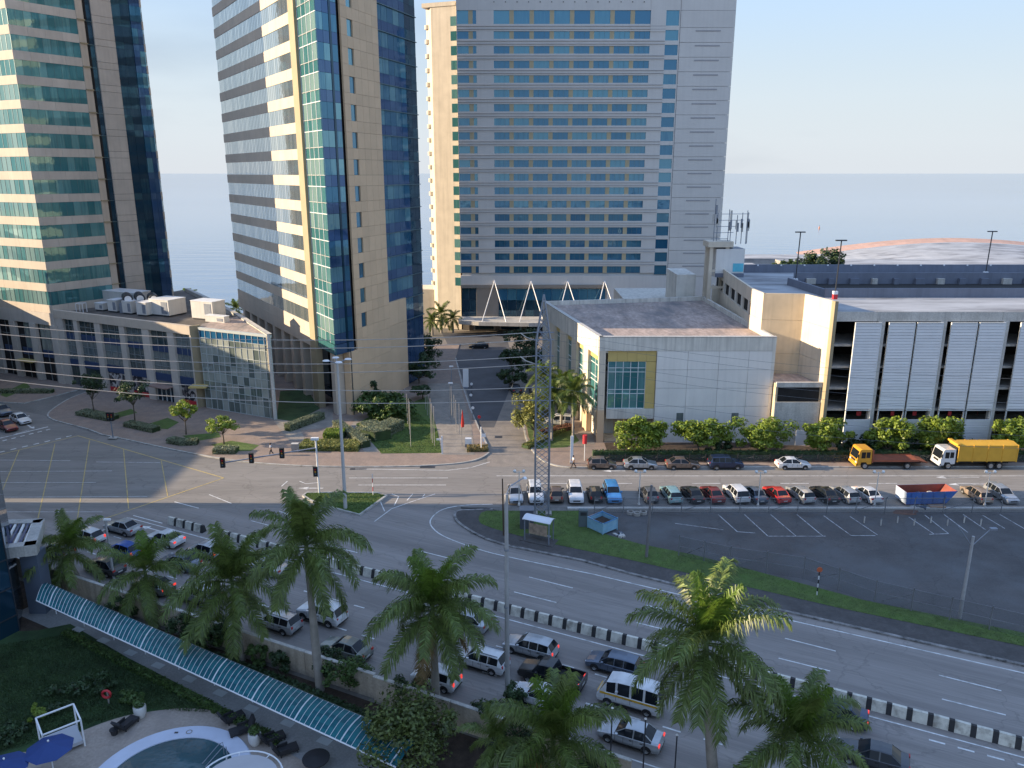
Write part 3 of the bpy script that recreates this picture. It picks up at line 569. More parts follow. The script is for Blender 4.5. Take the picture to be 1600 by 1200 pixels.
for k in range(TOP2):
    g0 = 13.9 + 3.96*k; g1 = g0 + 2.32; s0 = g0 - 1.64
    for i in range(nL):
        fb(mp, LF, wL*i+.03, wL*(i+1)-.03, g0, g1, -.14, -.08)
        if i: fb(ms, LF, wL*i-.032, wL*i+.032, g0, g1, -.12, -.065)
    for i in range(12): pc('spandrel_panel', LF, i*LF.L/12+.015, (i+1)*LF.L/12-.015, s0+.01, g0-.01, -.3, 0, stone_beige, TW)
    W_ = NW.L - 2.7
    for i in range(4):
        u0, u1 = 2.7 + W_*i/4, 2.7 + W_*(i+1)/4
        pc('window_pane', NW, u0+.03, u1-.03, g0+.03, g1-.03, -.1, -.05, g_teal_lt, TW); pc('spandrel_pane', NW, u0+.03, u1-.03, s0+.03, g0-.03, -.1, -.05, g_teal, TW)
        fb(fw, NW, u0-.04, u0+.04, s0, g1, -.12, .02)
    for z in (g0, g1, g0+.9*0): fb(fw, NW, 2.7, NW.L, z-.05, z+.05, -.12, .03)
    for (u0, u1) in ((0.02, 1.3), (1.34, 2.55), (3.0, 4.1)):
        pc('window_pane', NB, u0, u1, g0+.02, g1-.02, -.1, -.03, g_blue, TW); pc('spandrel_pane', NB, u0, u1, s0+.02, g0-.02, -.1, -.03, g_bluesp, TW)
    cuts = [.05, 1.73, 3.35, 5.3, 7.2, 9.1, 10.96]
    for i in range(6):
        if i == 1: pc('window_pane', TF, cuts[1]+.02, cuts[2]-.02, g0+.02, g1-.02, -.3, -.22, g_blue, TW)
        else: pc('wall_panel', TF, cuts[i]+.015, cuts[i+1]-.015, g0+.015, g1-.015, -.3, 0, stone_tan, TW)
        pc('wall_panel', TF, cuts[i]+.015, cuts[i+1]-.015, s0+.015, g0-.015, -.3, 0, stone_tan, TW)
    for i in range(7):
        u0 = 10.96 + (25-10.96)*i/7; u1 = u0 + (25-10.96)/7; gm = g_blue if i < 5 else g_navy
        pc('window_pane', TF, u0+.03, u1-.03, g0, g1, -.6, -.5, gm, TW); pc('spandrel_pane', TF, u0+.03, u1-.03, s0+.02, g0-.03, -.6, -.48, g_bluesp if i < 5 else g_navy, TW)
    pc('floor_ledge', TF, 10.98, 25, s0-.06, s0+.06, -.6, -.25, frame_t, TW)
build(mp, 'ribbon_window_panes', g_silver, TW, kind='stuff'); build(ms, 'window_mullions', frame_t, TW, kind='stuff'); build(fw, 'nose_glazing_frame', frame_w, TW, kind='stuff')
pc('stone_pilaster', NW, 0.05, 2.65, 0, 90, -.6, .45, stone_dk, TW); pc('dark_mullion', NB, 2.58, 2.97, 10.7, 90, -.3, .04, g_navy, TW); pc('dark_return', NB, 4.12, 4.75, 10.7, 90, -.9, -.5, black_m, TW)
for (fac, u0, u1, m) in ((LF, 0, LF.L, stone_beige), (NW, 0.1, NW.L, g_teal), (NB, 0, NB.L, g_bluesp), (TF, 0.05, 10.9, stone_tan), (TF, 10.9, 25, g_blue)): pc('crown_wall', fac, u0, u1, 13.9+3.96*TOP2-1.6, 96, -.6, -.03, m, TW)
# lower storeys: soffit band, tall stone columns, tan flank down to the lawn
pc('base_band', LF, 0, LF.L, 10.0, 12.25, -.4, .03, stone_beige, TW)
for i in range(9):
    u = LF.L - 1.3 - i*5.4; pc('arcade_column', LF, u-.8, u+.8, 0, 10.0, -1.6, -.1, stone_beige, TW)
    if i < 8: pc('arcade_glass', LF, u-4.6, u-.8, .2, 10.3, -3.4, -3.3, g_navy, TW)
pc('nose_soffit_band', NW, 2.7, NW.L, 10.6, 12.2, -.2, .02, g_teal, TW); pc('nose_soffit_band', NB, 0, 4.1, 10.6, 12.2, -.2, .02, g_bluesp, TW)
pc('nose_column', NB, 2.9, 4.9, 0, 10.6, -1.2, .1, stone_tan, TW); pc('nose_column', NW, 6.4, 8.0, 0, 10.6, -2.2, -.6, stone_beige, TW); pc('nose_lobby_glass', NW, 2.7, 9.5, .2, 11.2, -3.0, -2.9, g_navy, TW)
for z0 in (.1, 2.1, 4.1, 6.1, 8.1):
    for i in range(6 if True else 0):
        c_ = [.05, 1.73, 3.35, 5.3, 7.2, 9.1, 10.96]; pc('wall_panel', TF, c_[i]+.015, c_[i+1]-.015, z0+.015, z0+1.985, -.3, 0, stone_tan, TW)
for i in range(6): c_ = [.05, 1.73, 3.35, 5.3, 7.2, 9.1, 10.96]; pc('wall_panel', TF, c_[i]+.015, c_[i+1]-.015, 10.115, 12.25, -.3, 0, stone_tan, TW)
for z0 in (.1, 4.2, 8.3, 12.4): pc('wall_panel', TF, 11.0, 14.2, z0+.02, z0+4.08, -.5, -.02, stone_tan, TW); pc('wall_panel', TF, 14.23, 17.2, z0+.02, z0+4.08, -.5, -.02, stone_tan, TW)
for i in range(4): pc('low_window', TF, 17.3+i*1.9, 19.1+i*1.9, .3, 12.8, -.6, -.5, g_bluesp, TW)

# ---- the hotel slab on the waterfront
HF = Fac((-12.6, 192), (50.5, 192)); HO = thing('hotel_tower', 'tall pale grey hotel slab with rows of blue windows and yellow panels facing the drive', 'hotel', 19, 196)
core('hotel_core', [(-12.3, 192.45), (50.2, 192.45), (50.2, 212), (-12.3, 212)], 0, 84, hotel_w, HO)
def HX(zx): return (zx/3.077 + 640 - 800) / F * (192*ct) + 12.6
def HXd(zx): return hit(HF, 640 + zx/3.077, 270)[0]
ua, ub, uc, ud = HXd(240), HXd(292), HXd(312), HXd(328); m0 = HXd(408); pit = (HXd(1130) - m0 + HXd(990) - HXd(972)) / 8; ww = pit - 1.0
s0_, s1_ = HXd(1198), HXd(1258); bu = HXd(1263)
win_mul = MB(); win_mul.box(-.6-.03, -.6+.03, -.05, .03, -.8, .8); win_mul.box(.6-.03, .6+.03, -.05, .03, -.8, .8); win_mul = win_mul.mesh('window_mullion', frame_t)
for k in range(-1, 18):
    zc = 15.11 + 3.125*k; w0, w1 = zc - .82, zc + .80; nb0 = w1; nb1 = zc + 3.125 - .82
    tall = k == 17
    if tall: pass
    if k >= 0:
        if k == 17: w1 = zc + .8
        for i in range(8):
            u0 = m0 + pit*i; o = pc('window', HF, u0, u0+ww, w0, w1, -.3, -.2, g_hotel, HO)
            link('window_mullion', win_mul, o, HF.M @ Matrix.Translation((u0+ww/2, .22, zc)))
            if i < 7: pc('yellow_panel', HF, u0+ww, u0+pit, w0, w1, -.3, -.12, hotel_y, HO)
        pc('window', HF, ua, ub, w0, w1, -.3, -.2, g_hotel, HO); pc('yellow_panel', HF, ub, uc, w0, w1, -.3, -.12, hotel_y, HO); pc('window', HF, uc, ud, w0, w1, -.3, -.2, g_hotel, HO)
        o = pc('stair_window', HF, s0_, s1_, w0-.35, w1+.25, -.3, -.15, g_hotel, HO)
        pc('wall_pier', HF, ud, m0, w0, w1, -.4, 0, hotel_w, HO); pc('wall_pier', HF, m0+8*pit-1.0, s0_, w0, w1, -.4, 0, hotel_w, HO); pc('wall_pier', HF, 0, ua, w0, w1, -.4, 0, hotel_w, HO)
        pc('floor_band', HF, 0, s0_, nb0, nb1, -.4, .02, hotel_w, HO)
        for dz in (.38, 1.02): pc('ledge', HF, 0, s0_, nb0+dz, nb0+dz+.09, .02, .14, hotel_g, HO)
        pc('floor_band', HF, s0_, bu, w1+.25, nb1-.35, -.4, .02, hotel_w, HO); pc('wall_pier', HF, s1_, bu, w0-.35, w1+.25, -.4, 0, hotel_w, HO)
        pc('blank_panel', HF, bu+.12, HF.L, zc-1.55, zc+1.5, -.2, .1, hotel_w, HO); pc('vent_strip', HF, bu+3.6, bu+9.3, zc+.72, zc+1.0, .1, .16, hotel_g, HO)
        # wing windows are added below
# penthouse storey and parapet
zt0, zt1 = 70.15, 73.4
for i in range(8):
    u0 = m0 + pit*i; pc('penthouse_window', HF, u0, u0+ww, zt0, zt1, -.3, -.2, g_hotel, HO)
    if i < 7: pc('yellow_panel', HF, u0+ww, u0+pit, zt0, zt1, -.3, -.12, hotel_y, HO)
pc('penthouse_window', HF, ua, ub, zt0, zt1, -.3, -.2, g_hotel, HO); pc('yellow_panel', HF, ub, uc, zt0, zt1, -.3, -.12, hotel_y, HO); pc('penthouse_window', HF, uc, ud, zt0, zt1, -.3, -.2, g_hotel, HO)
pc('wall_pier', HF, ud, m0, zt0, zt1, -.4, 0, hotel_w, HO); pc('wall_pier', HF, 0, ua, zt0, zt1, -.4, 0, hotel_w, HO); pc('wall_pier', HF, m0+8*pit-1, s0_, zt0-1.2, zt1+2.5, -.4, .12, hotel_w, HO)
pc('stair_window', HF, s0_, s1_, zt0-.6, zt1, -.3, -.15, g_hotel, HO); pc('parapet', HF, 0, bu, zt1, 84, -.4, .03, hotel_w, HO); pc('wall_pier', HF, s1_, bu, zt0-.6, zt1, -.4, 0, hotel_w, HO)
for k in range(4): pc('blank_panel', HF, bu+.12, HF.L, 69.8+3.55*k, 69.75+3.55*(k+1), -.2, .1, hotel_w, HO)
mq = MB()
for i in range(14): fb(mq, HF, m0 + 2.6*i, m0+2.6*i+.2, 75.0, 75.2, .03, .12)
build(mq, 'parapet_lights', metal_d, HO, kind='stuff')
pc('joint_recess', HF, bu, bu+.12, 12, 84, -.3, -.1, hotel_g, HO)
# lobby storeys
pc('lobby_band', HF, 0, bu+.1, 11.4, 13.6, -.4, .03, hotel_w, HO); pc('lobby_soffit', HF, 0, 36, 10.6, 11.4, -.4, .3, taupe, HO)
pc('lobby_panel', HF, 3.9, 9.2, 2.6, 10.6, -.4, .05, taupe, HO); pc('lobby_panel', HF, 36, 46, 0, 11.4, -.4, .03, hotel_w, HO); pc('blank_panel', HF, 46, HF.L, 0, 13.5, -.4, .02, hotel_w, HO); pc('lobby_window', HF, 38, 40.4, 6.5, 9.2, .03, .08, g_hotel, HO)
for i in range(2):
    for z0, z1 in ((2.6, 5), (5.03, 7.6), (7.63, 10.5)): pc('lobby_pane', HF, .2+1.8*i, 1.95+1.8*i, z0, z1, -.3, -.2, g_navy, HO)
for i in range(12):
    for z0, z1, g in ((2.6, 5.0, g_navy), (5.03, 7.5, g_navy), (7.53, 10.3, g_hotel)): pc('lobby_pane', HF, 9.3+2.2*i, 9.3+2.2*i+2.14, z0, z1, -.3, -.2, g, HO)
for i in range(6): pc('lobby_column', HF, 2+6.5*i, 3+6.5*i, 0, 2.4, -.2, 1.0, taupe, HO); pc('lobby_door', HF, 3.4+6.5*i, 8+6.5*i, .1, 2.3, -.3, -.2, g_navy, HO)
mb = MB(); mb.prism([(-13, 186.5), (-8, 184.5), (4, 183.2), (20, 183), (34, 184), (34, 192), (-13, 192)], 2.6, 3.5); build(mb, 'entrance_canopy', conc_lt, HO)
for i, zx in enumerate((408, 584, 760, 937)):
    x = (hit(HF, 640+zx/3.077, 440)[0]) - 12.6; mb = MB()
    for sx in (-2.9, 2.9): mb.tube([(x, 191.9, 12.4), (x+sx, 184.8, 3.4)], .11, 6)
    build(mb, 'canopy_strut', metal_w, HO)
# the wing turned towards the morning sun, with balconies on its far edge
w0p = Vector((-12.65, 193)); wd = Vector((-math.cos(math.radians(20)), math.sin(math.radians(20)))); w1p = w0p + wd*6.4; w2p = w1p + Vector((-.5, .87)).normalized()*2.6
WF = Fac(w1p, w0p); WE = Fac(w2p, w1p)
core('wing', [w0p, w1p, w2p, w2p + Vector((8, 16)), (-12, 210)], 0, 74.6, cream_lt, HO)
mq = MB(); fb(mq, WF, -2.2, 6.2, 74.6, 75.5, -3, .15); build(mq, 'wing_coping', cream_lt, HO)
for k in range(-1, 19):
    zc = 15.11 + 3.125*k; pc('wing_window', WF, 4.9, 6.35, zc-1.0, zc+1.0, -.1, .03, g_teal, HO)
    mq = MB(); mq.lathe([(0, zc-1.2), (.75, zc-1.2), (.75, zc-.3), (.66, zc-.3), (.66, zc-1.1), (0, zc-1.1)], 12, TR(w2p.x+.35, w2p.y-.3)); build(mq, 'balcony', cream_lt, HO)
mb = MB(); mb.prism([(-28, 198), (-13, 196), (-13, 205), (-28, 206)], 0, 9.5); build(mb, 'wing_annex', cream_lt, HO)
# ---- the event hall: white box with a brown roof and a glazed corner bay
ea, eb, ed, ee = Vector((12.3, 107.5)), Vector((37.2, 107.5)), Vector((5.5, 139.6)), Vector((36.0, 145.5))
EF = Fac(ea, eb); EL = Fac(ed, ea); ZE = 15.7
EV = thing('event_hall', 'white event hall with flat brown roof and teal glazed corner bay', 'hall', 22, 120)
core('hall_core', [EF.pt(8.2, -.45), EF.pt(EF.L-.4, -.45), ee + Vector((-.4, -.4)), ed + Vector((.6, -.4)), EL.pt(16, -.6), EL.pt(30.5, -.8), EL.pt(30.5, -2.2), EF.pt(8.2, -2.4)], 0, ZE-.75, white_d, EV, roof_br)
core('corner_slab', [EF.pt(.3, -.3), EF.pt(8.3, -.3), EF.pt(8.3, -3), EF.pt(1.2, -3)], 13.4, ZE-.75, white_d, EV, roof_br)
pc('parapet', EF, 0, EF.L, 13.75, ZE, -.45, 0, white_d, EV); pc('parapet', EL, 0, EL.L-.46, 12.9, ZE, -.45, 0, white_d, EV)
BKF = Fac(ee, ed); pc('rear_parapet', BKF, 0, BKF.L, 12, ZE, -.45, 0, white_d, EV); RTF = Fac(eb, ee); pc('side_parapet', RTF, .02, RTF.L, 0, ZE, -.45, -.01, white_d, EV)
pc('coping', EL, -.1, EL.L+.05, ZE, ZE+.12, -.6, .06, conc_lt, EV); pc('coping', EF, 0, EF.L, ZE, ZE+.12, -.6, .06, conc_lt, EV)
nx = [8.2, 12.6, 17.0, 21.2, EF.L]; nz_ = [0.1, 2.9, 5.6, 8.3, 11.0, 13.73]
for i in range(4):
    for j in range(5): pc('wall_panel', EF, nx[i]+.02, nx[i+1]-.02, nz_[j]+.02, nz_[j+1]-.02, -.45, -.02, white_w, EV)
for px in (1062, 1148): u = hit(EF, px, 655)[0]; pc('small_window', EF, u-.5, u+.5, 2.9, 4.6, -.1, .0, g_shop, EV)
# corner bay
pc('corner_column', EF, 0, .95, 5, 13.75, -.95, 0, cream_lt, EV); pc('column_foot', EF, -.02, .97, 0, 5, -.97, .02, stone_tan, EV)
for (u0, u1, z0, z1) in ((1.3, 8.15, 12.15, 13.7), (6.75, 8.15, 5.2, 12.12)):
    n_p = 5 if u1-u0 > 3 else 1
    for i in range(n_p):
        for j in range(1 if n_p > 1 else 3):
            zz0 = z0 + (z1-z0)*j/(1 if n_p > 1 else 3); zz1 = z0 + (z1-z0)*(j+1)/(1 if n_p > 1 else 3)
            pc('yellow_panel', EF, u0+(u1-u0)*i/n_p+.01, u0+(u1-u0)*(i+1)/n_p-.01, zz0+.01, zz1-.01, -.6, -.25, yellow_p, EV)
rows = [5.2, 7.4, 8.0, 10.6, 11.2, 12.15]; fr = MB(); BL = Fac(EF.pt(1.35, -2.2), EF.pt(1.35, -.35))
for i in range(5):
    for j in range(5): pc('bay_pane', EF, 1.4+1.065*i+.03, 1.4+1.065*(i+1)-.03, rows[j]+.03, rows[j+1]-.03, -.5, -.42, g_teal if i else g_teal_lt, EV)
for j in range(5):
    for i in range(2): pc('bay_pane', BL, .92*i+.03, .92*(i+1)-.03, rows[j]+.03, rows[j+1]-.03, -.1, -.03, g_teal, EV)
for i in range(6): fb(fr, EF, 1.4+1.065*i-.04, 1.4+1.065*i+.04, 5.2, 12.15, -.5, -.36)
for z in rows: fb(fr, EF, 1.36, 6.75, z-.04, z+.04, -.5, -.37); fb(fr, BL, 0, 1.84, z-.04, z+.04, -.08, .02)
build(fr, 'bay_frame', frame_w, EV); pc('bay_sill', EF, 1.3, 8.15, 3.7, 5.18, -2.4, -.1, white_d, EV); pc('bay_back', EF, 1.5, 8.15, 0, 3.7, -3.2, -3.0, cream, EV)
for u in (3.8, 5.2): pc('bay_column', EF, u, u+.5, 0, 3.7, -1.6, -1.0, stone_tan, EV)
# side towards the drive: fins and tall windows
def eu(px, py=560): return hit(EL, px, py)[0]
pc('column', EL, EL.L-.96, EL.L-.97+.0001+.0, 5, 12.9, -.9, 0, cream_lt, EV) if False else None
def tallwin(x0, x1, m):
    u0, u1 = eu(x0), eu(x1); pc('tall_window', EL, u0, u1, 4.6, 12.0, -.7, -.55, m, EV); pc('yellow_panel', EL, u0, u1, 12.0, 12.9, -.7, -.4, yellow_p, EV)
    q = MB()
    for z in (5.6, 8.6, 9.3, 11.2): fb(q, EL, u0, u1, z-.05, z+.05, -.6, -.48)
    fb(q, EL, (u0+u1)/2-.05, (u0+u1)/2+.05, 4.6, 12, -.6, -.48); build(q, 'window_frame', frame_w, EV)
tallwin(918.5, 933, g_teal); tallwin(900, 911, g_teal); tallwin(883.5, 892.5, g_teal); tallwin(866, 874, g_teal)
for x0, x1 in ((911, 918.5), (892.5, 900), (874, 883.5), (856, 866)): pc('wall_fin', EL, eu(x0), eu(x1), 0 if x0 > 890 else 3.0, 12.9, -.7, -.02, cream_lt, EV)
pc('white_wall', EL, 0, eu(856), 0, 12.9, -.7, -.05, white_d, EV); pc('lower_wall', EL, eu(856), eu(892), 0, 4.6, -1.2, -.7, white_d, EV); pc('window_sill', EL, eu(897), eu(934), 3.3, 4.6, -1, -.2, white_d, EV)
pc('lobby_wall', EL, eu(880), EL.L-2, 0, 3.3, -3.4, -3.2, cream, EV)
pc('column_foot', EL, eu(911)-.1, eu(918.5)+.1, 0, 3.3, -.72, .02, stone_tan, EV)
for i in range(4): mb = MB(); f0 = EF.pt(2.2 + i*.0, -1.5); mb.box(13.4, 19.6, 107.9+i*.35, 110, .12+.15*i, .12+.15*(i+1)); build(mb, 'entrance_step', stone_tan, EV)

# ---- the multi-storey car park
CPT = thing('parking_garage', 'multi-storey car park with pale slatted screens and cream end walls beside the white hall', 'car park', 60, 110)
CF = Fac((44, 105.5), (112, 105.5)); ZD = 19.7; ZW = 21.1
pts = [Vector((44, 105.6)), Vector((42.4, 112.4)), Vector((36.6, 113.0)), Vector((36.3, 117.7)), Vector((39.2, 152.5))]
core('garage_core', [(44.2, 113.5), (112, 113.5), (112, 149), (39.4, 149), (36.7, 118), (36.9, 113.6)], 0, ZD, inner_m, CPT, roof_gr)
mb = MB(); mb.box(44, 112, 105.62, 113.6, 18.4, ZD); build(mb, 'roof_slab', roof_gr, CPT)
for i in range(12): pc('fascia_panel', CF, .35+i*5.7, .35+i*5.7+5.67, 18.35, ZD-.02, -.1, .05, conc_lt, CPT)
for z in (15.1, 12.0, 8.9, 5.8, 2.7): mb = MB(); mb.box(44.1, 112, 105.75, 113.6, z-.3, z); build(mb, 'floor_slab', concrete, CPT)
mb = MB(); mb.box(44.1, 112, 113.2, 113.45, 0, 18.4); build(mb, 'inner_wall', inner_m, CPT)
F1 = Fac(pts[1], pts[0]); F2 = Fac(pts[2], pts[1]); F3 = Fac(pts[3], pts[2]); F4 = Fac(pts[4], pts[3])
for f_, m_ in ((F1, cream_lt), (F2, cream), (F3, cream_lt)):
    for j in range(4): pc('end_wall_panel', f_, 0 if f_ is not F2 else -.0, f_.L-.01, [0, 7.2, 12.2, 17.2][j]+.015, [7.2, 12.2, 17.2, ZW][j]-.015, -.35, -.0 if f_ is not F2 else .0, m_, CPT)
core('corner_pier', [(44, 105.45), (44.45, 105.45), (44.45, 106.1), (43.8, 106.1)], 0, ZW, stone_dk, CPT)
pc('side_wall', F4, 0, F4.L, 0, 17.0, -.35, 0, cream_lt, CPT); pc('side_parapet', F4, 0, F4.L, 19.0, ZW+.0, -.35, 0, cream_lt, CPT)
for i in range(6): u = F4.L - 1.2 - i*5.3; pc('side_pier', F4, u-1.0, u, 17.0, 19.0, -.35, -.02, white_d, CPT); pc('dark_opening', F4, u-5.3, u-1.0, 17.0, 19.0, -.6, -.4, inner_m, CPT)
# screens of horizontal slats
ctr = conc_lt
slat = MB()
for i in range(30): slat.box(-1.72, 1.72, -.06, .06, -6.05+.405*i, -6.05+.405*i+.365, Matrix.Rotation(0, 4, 'X'))
slats_me = slat.mesh('slats', mat('slat_white', (.72, .73, .74), .5, var=.04, rnd=.05)); lowslat = MB()
for i in range(9): lowslat.box(-1.72, 1.72, -.06, .06, -1.65+.37*i, -1.65+.37*i+.335)
lows_me = lowslat.mesh('slats', slats_me.materials[0])
frm = MB()
for sx in (-1.79, 1.72): frm.box(sx, sx+.08, -.1, .14, -6.2, 6.2)
frm.box(-1.79, 1.79, -.1, .14, 6.12, 6.25); frm.box(-1.79, 1.79, -.1, .14, -6.3, -6.18); frm_me = frm.mesh('screen_frame', frame_w)
frm = MB()
for sx in (-1.79, 1.72): frm.box(sx, sx+.08, -.1, .14, -1.75, 3.0)
frm.box(-1.79, 1.79, -.1, .14, 1.62, 1.75); frm2_me = frm.mesh('screen_frame', frame_w)
xs = [hit(CF, (a+b)/2, 506)[0] for a, b in ((1337, 1374), (1389, 1427), (1433, 1471), (1485, 1525), (1529, 1569))]
xs += [xs[-1] + 5.65, xs[-1] + 10.2, xs[-1] + 15.85, xs[-1]+20.4]
for u in xs:
    o = link('louvre_screen', frm_me, CPT, CF.M @ Matrix.Translation((u, -.35, 12.0))); link('slats', slats_me, o, CF.M @ Matrix.Translation((u, -.35, 12.0)), kind='stuff')
    o = link('lower_screen', frm2_me, CPT, CF.M @ Matrix.Translation((u, -.35, 2.6))); link('slats', lows_me, o, CF.M @ Matrix.Translation((u, -.35, 2.6)), kind='stuff')
    if R.random() < .7: pc('red_marker', CF, u-.2+R.random(), u+.25+R.random(), 4.6, 5.2, -.8, -.75, red_m, CPT)
for a in (1378, 1474.5, 1572): u = hit(CF, a, 506)[0]; pc('column', CF, u-.42, u+.42, 0, 18.36, -.5, .1, conc_lt, CPT)
for k in range(2): u = hit(CF, 1572, 506)[0] + 11.3*(k+1); pc('column', CF, u-.42, u+.42, 0, 18.36, -.5, .1, conc_lt, CPT)
pc('plinth_wall', CF, .4, 68, 0, .9, -.5, -.1, concrete, CPT)
# link block between hall and car park
LK = thing('link_block', 'low cream link block with a rusty flat roof between hall and car park', 'annex', 40.5, 109); LKF = Fac((37.3, 106.2), (43.7, 106.2))
core('block', [(37.3, 106.4), (43.65, 106.4), (42.3, 112.3), (37.3, 112.6)], 0, 9.2, cream, LK, roof_br)
pc('front_wall', LKF, 0, 6.4, 0, 6.6, -.3, 0, conc_lt, LK); pc('roof_edge', LKF, 0, 6.45, 8.8, 9.5, -.4, .05, conc_lt, LK); pc('dark_opening', LKF, .3, 6.2, 6.65, 8.75, -.3, -.15, inner_m, LK)
pc('white_gate', LKF, 3.4, 5.2, .1, 2.4, 0, .06, metal_w, LK)
# roof deck walls
def wall(nm, a, b, z0, z1, th, m, par=None):
    f_ = Fac(a, b); return pc(nm, f_, 0, f_.L, z0, z1, -th, 0, m, par or CPT)
wall('deck_parapet', (47.5, 118), (112, 118), ZD, 21.1, .3, deck_blue); wall('ramp_wall', (48, 133), (112, 133), ZD, 21.6, .3, deck_blue); wall('rear_deck_parapet', (40, 148.8), (112, 148.8), ZD, 21.2, .3, deck_blue)
wall('slanted_parapet', (46.5, 131.8), (47.6, 118.4), ZD, 20.9, .3, deck_blue)
mb = MB(); mb.box(47.9, 112, 118.4, 132.8, ZD, ZD+.05); build(mb, 'ramp_void_shade', inner_m, CPT)  # near-black sheet on the deck in place of the sunken ramp's shade
for i in range(14):
    u = 50 + i*3.7; mb = MB(); mb.box(u, u+.7+R.random(), 132.3, 132.9, ZD, ZD+1.0); build(mb, 'ramp_post', deck_blue if i % 3 else conc_lt, CPT)
mb = MB()
for i in range(12): mb.box(42+i*4.4, 42.25+i*4.4, 148.3, 148.5, 21.0, 21.25)
build(mb, 'parapet_lights', metal_w, CPT, kind='stuff')
# white lift house with its pale blue patch, and the concrete frame with antennas
p0 = G(1117, 432, ZD+.1); p1 = G(1170, 436, ZD+.1)
LH = thing('lift_house', 'white windowless lift house with a pale blue patch on the car park roof', 'roof house', (p0.x+p1.x)/2, p0.y+2)
core('lift_walls', [(p0.x, p0.y), (p1.x, p0.y), (p1.x, p0.y+5), (p0.x, p0.y+5)], ZD, zat(389, p0.y), white_w, LH, roof_gr)
mb = MB(); mb.box(p0.x, p1.x, p0.y-.35, p0.y-.05, ZD, ZD+.7); build(mb, 'plinth', deck_blue, LH)
mb = MB(); zb = zat(431, p0.y)+.75; mb.box(p1.x-2.0, p1.x-.1, p0.y-.06, p0.y-.01, zb, zb+1.5); build(mb, 'blue_patch', mat('pale_blue_paint', (.12, .50, .62), .6), LH)
q0 = G(1101, 452, ZE+2); fx, fy = 37.6, 142.5
FR_ = thing('antenna_stand', 'open concrete frame carrying a cluster of phone antennas behind the brown roof', 'concrete frame', fx, fy)
zf = zat(386, fy)
for dx in (-1.6, 1.3):
    for dy in (0, 3): mb = MB(); mb.box(fx+dx-.3, fx+dx+.3, fy+dy-.3, fy+dy+.3, 14.5, zf); build(mb, 'frame_post', cream_lt, FR_)
mb = MB(); mb.box(fx-2.3, fx+2.2, fy-.6, fy+3.6, zf, zf+1.0); build(mb, 'frame_top', cream_lt, FR_)
for z in (17.6, 20.6): mb = MB(); mb.box(fx-1.6, fx+1.3, fy-.15, fy+.15, z, z+.4); build(mb, 'frame_beam', cream_lt, FR_)
AN = thing('antenna_cluster', 'cluster of grey phone masts and panel antennas on the concrete frame', 'antennas', fx, fy, zf+1)
for i, (dx, dy, h) in enumerate(((-1.2, .5, 7.5), (-.4, 1.5, 5.0), (1.5, 1, 5.6), (3.0, 1, 4.6), (4.2, 2, 5.0), (4.9, 1.4, 5.4), (2.2, 2, 4.2), (5.4, 2.5, 5.0))):
    mb = MB(); mb.tube([(fx+dx, fy+dy, zf+(1 if dx < 2.4 else .4)), (fx+dx, fy+dy, zf+1+h)], .07, 6); o = build(mb, 'mast', metal_g, AN)
    for j in range(2):
        mb = MB(); x = fx+dx+R.uniform(-.35, .35); z = zf+1+h*R.uniform(.45, .85); mb.box(x-.16, x+.16, fy+dy-.28, fy+dy-.1, z-.8, z+.8); build(mb, 'panel_antenna', metal_g if j else conc_lt, AN)
for i in range(5): mb = MB(); z = zf+1.4+i*1.1; mb.tube([(fx-1.6+i*.4, fy+.6, z), (fx+1.6+i*.9, fy+1.2, z)], .05, 5); build(mb, 'cross_arm', metal_g, AN)
mb = MB(); mb.box(p0.x+.3, p1.x-2, p0.y+1, p0.y+4, zat(389, p0.y), zat(389, p0.y)+.5); build(mb, 'mounting_frame', metal_d, AN)
mb = MB(); mb.box(p0.x-6, p0.x-2.4, fy+4, fy+14, 0, 19.6); o_ = thing('service_block', 'weathered white service block behind the brown hall roof', 'annex', p0.x-4, fy+8); build(mb, 'walls', white_d, o_)
mb = MB(); mb.box(22, 36, 150, 168, 0, 14.0); build(mb, 'lower_walls', white_d, o_)
# far roofs beyond the car park
FR2 = thing('far_terminal_roof', 'long curved grey roof with rust red edge at the shore behind the car park', 'building', 150, 300)
def arcroof(x0, x1, y, zs, rise, n=24): return [(x0+(x1-x0)*i/n, y, zs+rise*math.sin(math.pi*i/n)) for i in range(n+1)]
for nm, (ya, yb, dz, m_) in dict(rust_edge=(311, 309, 1.3, roof_or), roof=(304, 262, 0.0, roof_gr), roof_rim=(308, 304, .8, roof_or)).items():
    A_ = arcroof(112, 232, ya, 6.5+dz, 5.5); B_ = arcroof(112, 232, yb, 6.5+dz-(2.5 if nm == 'roof' else .6), 5.5 if nm != 'roof' else 4.0); mb = MB()
    for i in range(24): mb.quad(B_[i], B_[i+1], A_[i+1], A_[i])
    build(mb, nm, m_, FR2)
core('far_walls', [(114, 263), (230, 263), (230, 303), (114, 303)], 0, 6.0, inner_m, FR2, roof_gr)
LR = thing('far_flat_roofs', 'flat grey warehouse roofs near the water behind the lift house', 'building', 95, 270)
core('long_shed', [(80, 285), (108, 285), (112, 300), (80, 300)], 0, 8.0, roof_gr, LR); core('low_shed', [(63, 235), (80, 235), (80, 262), (60, 262)], 0, 9.0, roof_gr, LR, roof_gr); core('broad_roof', [(82, 190), (190, 190), (190, 245), (82, 245)], 0, 12.0, concrete, LR, roof_gr)

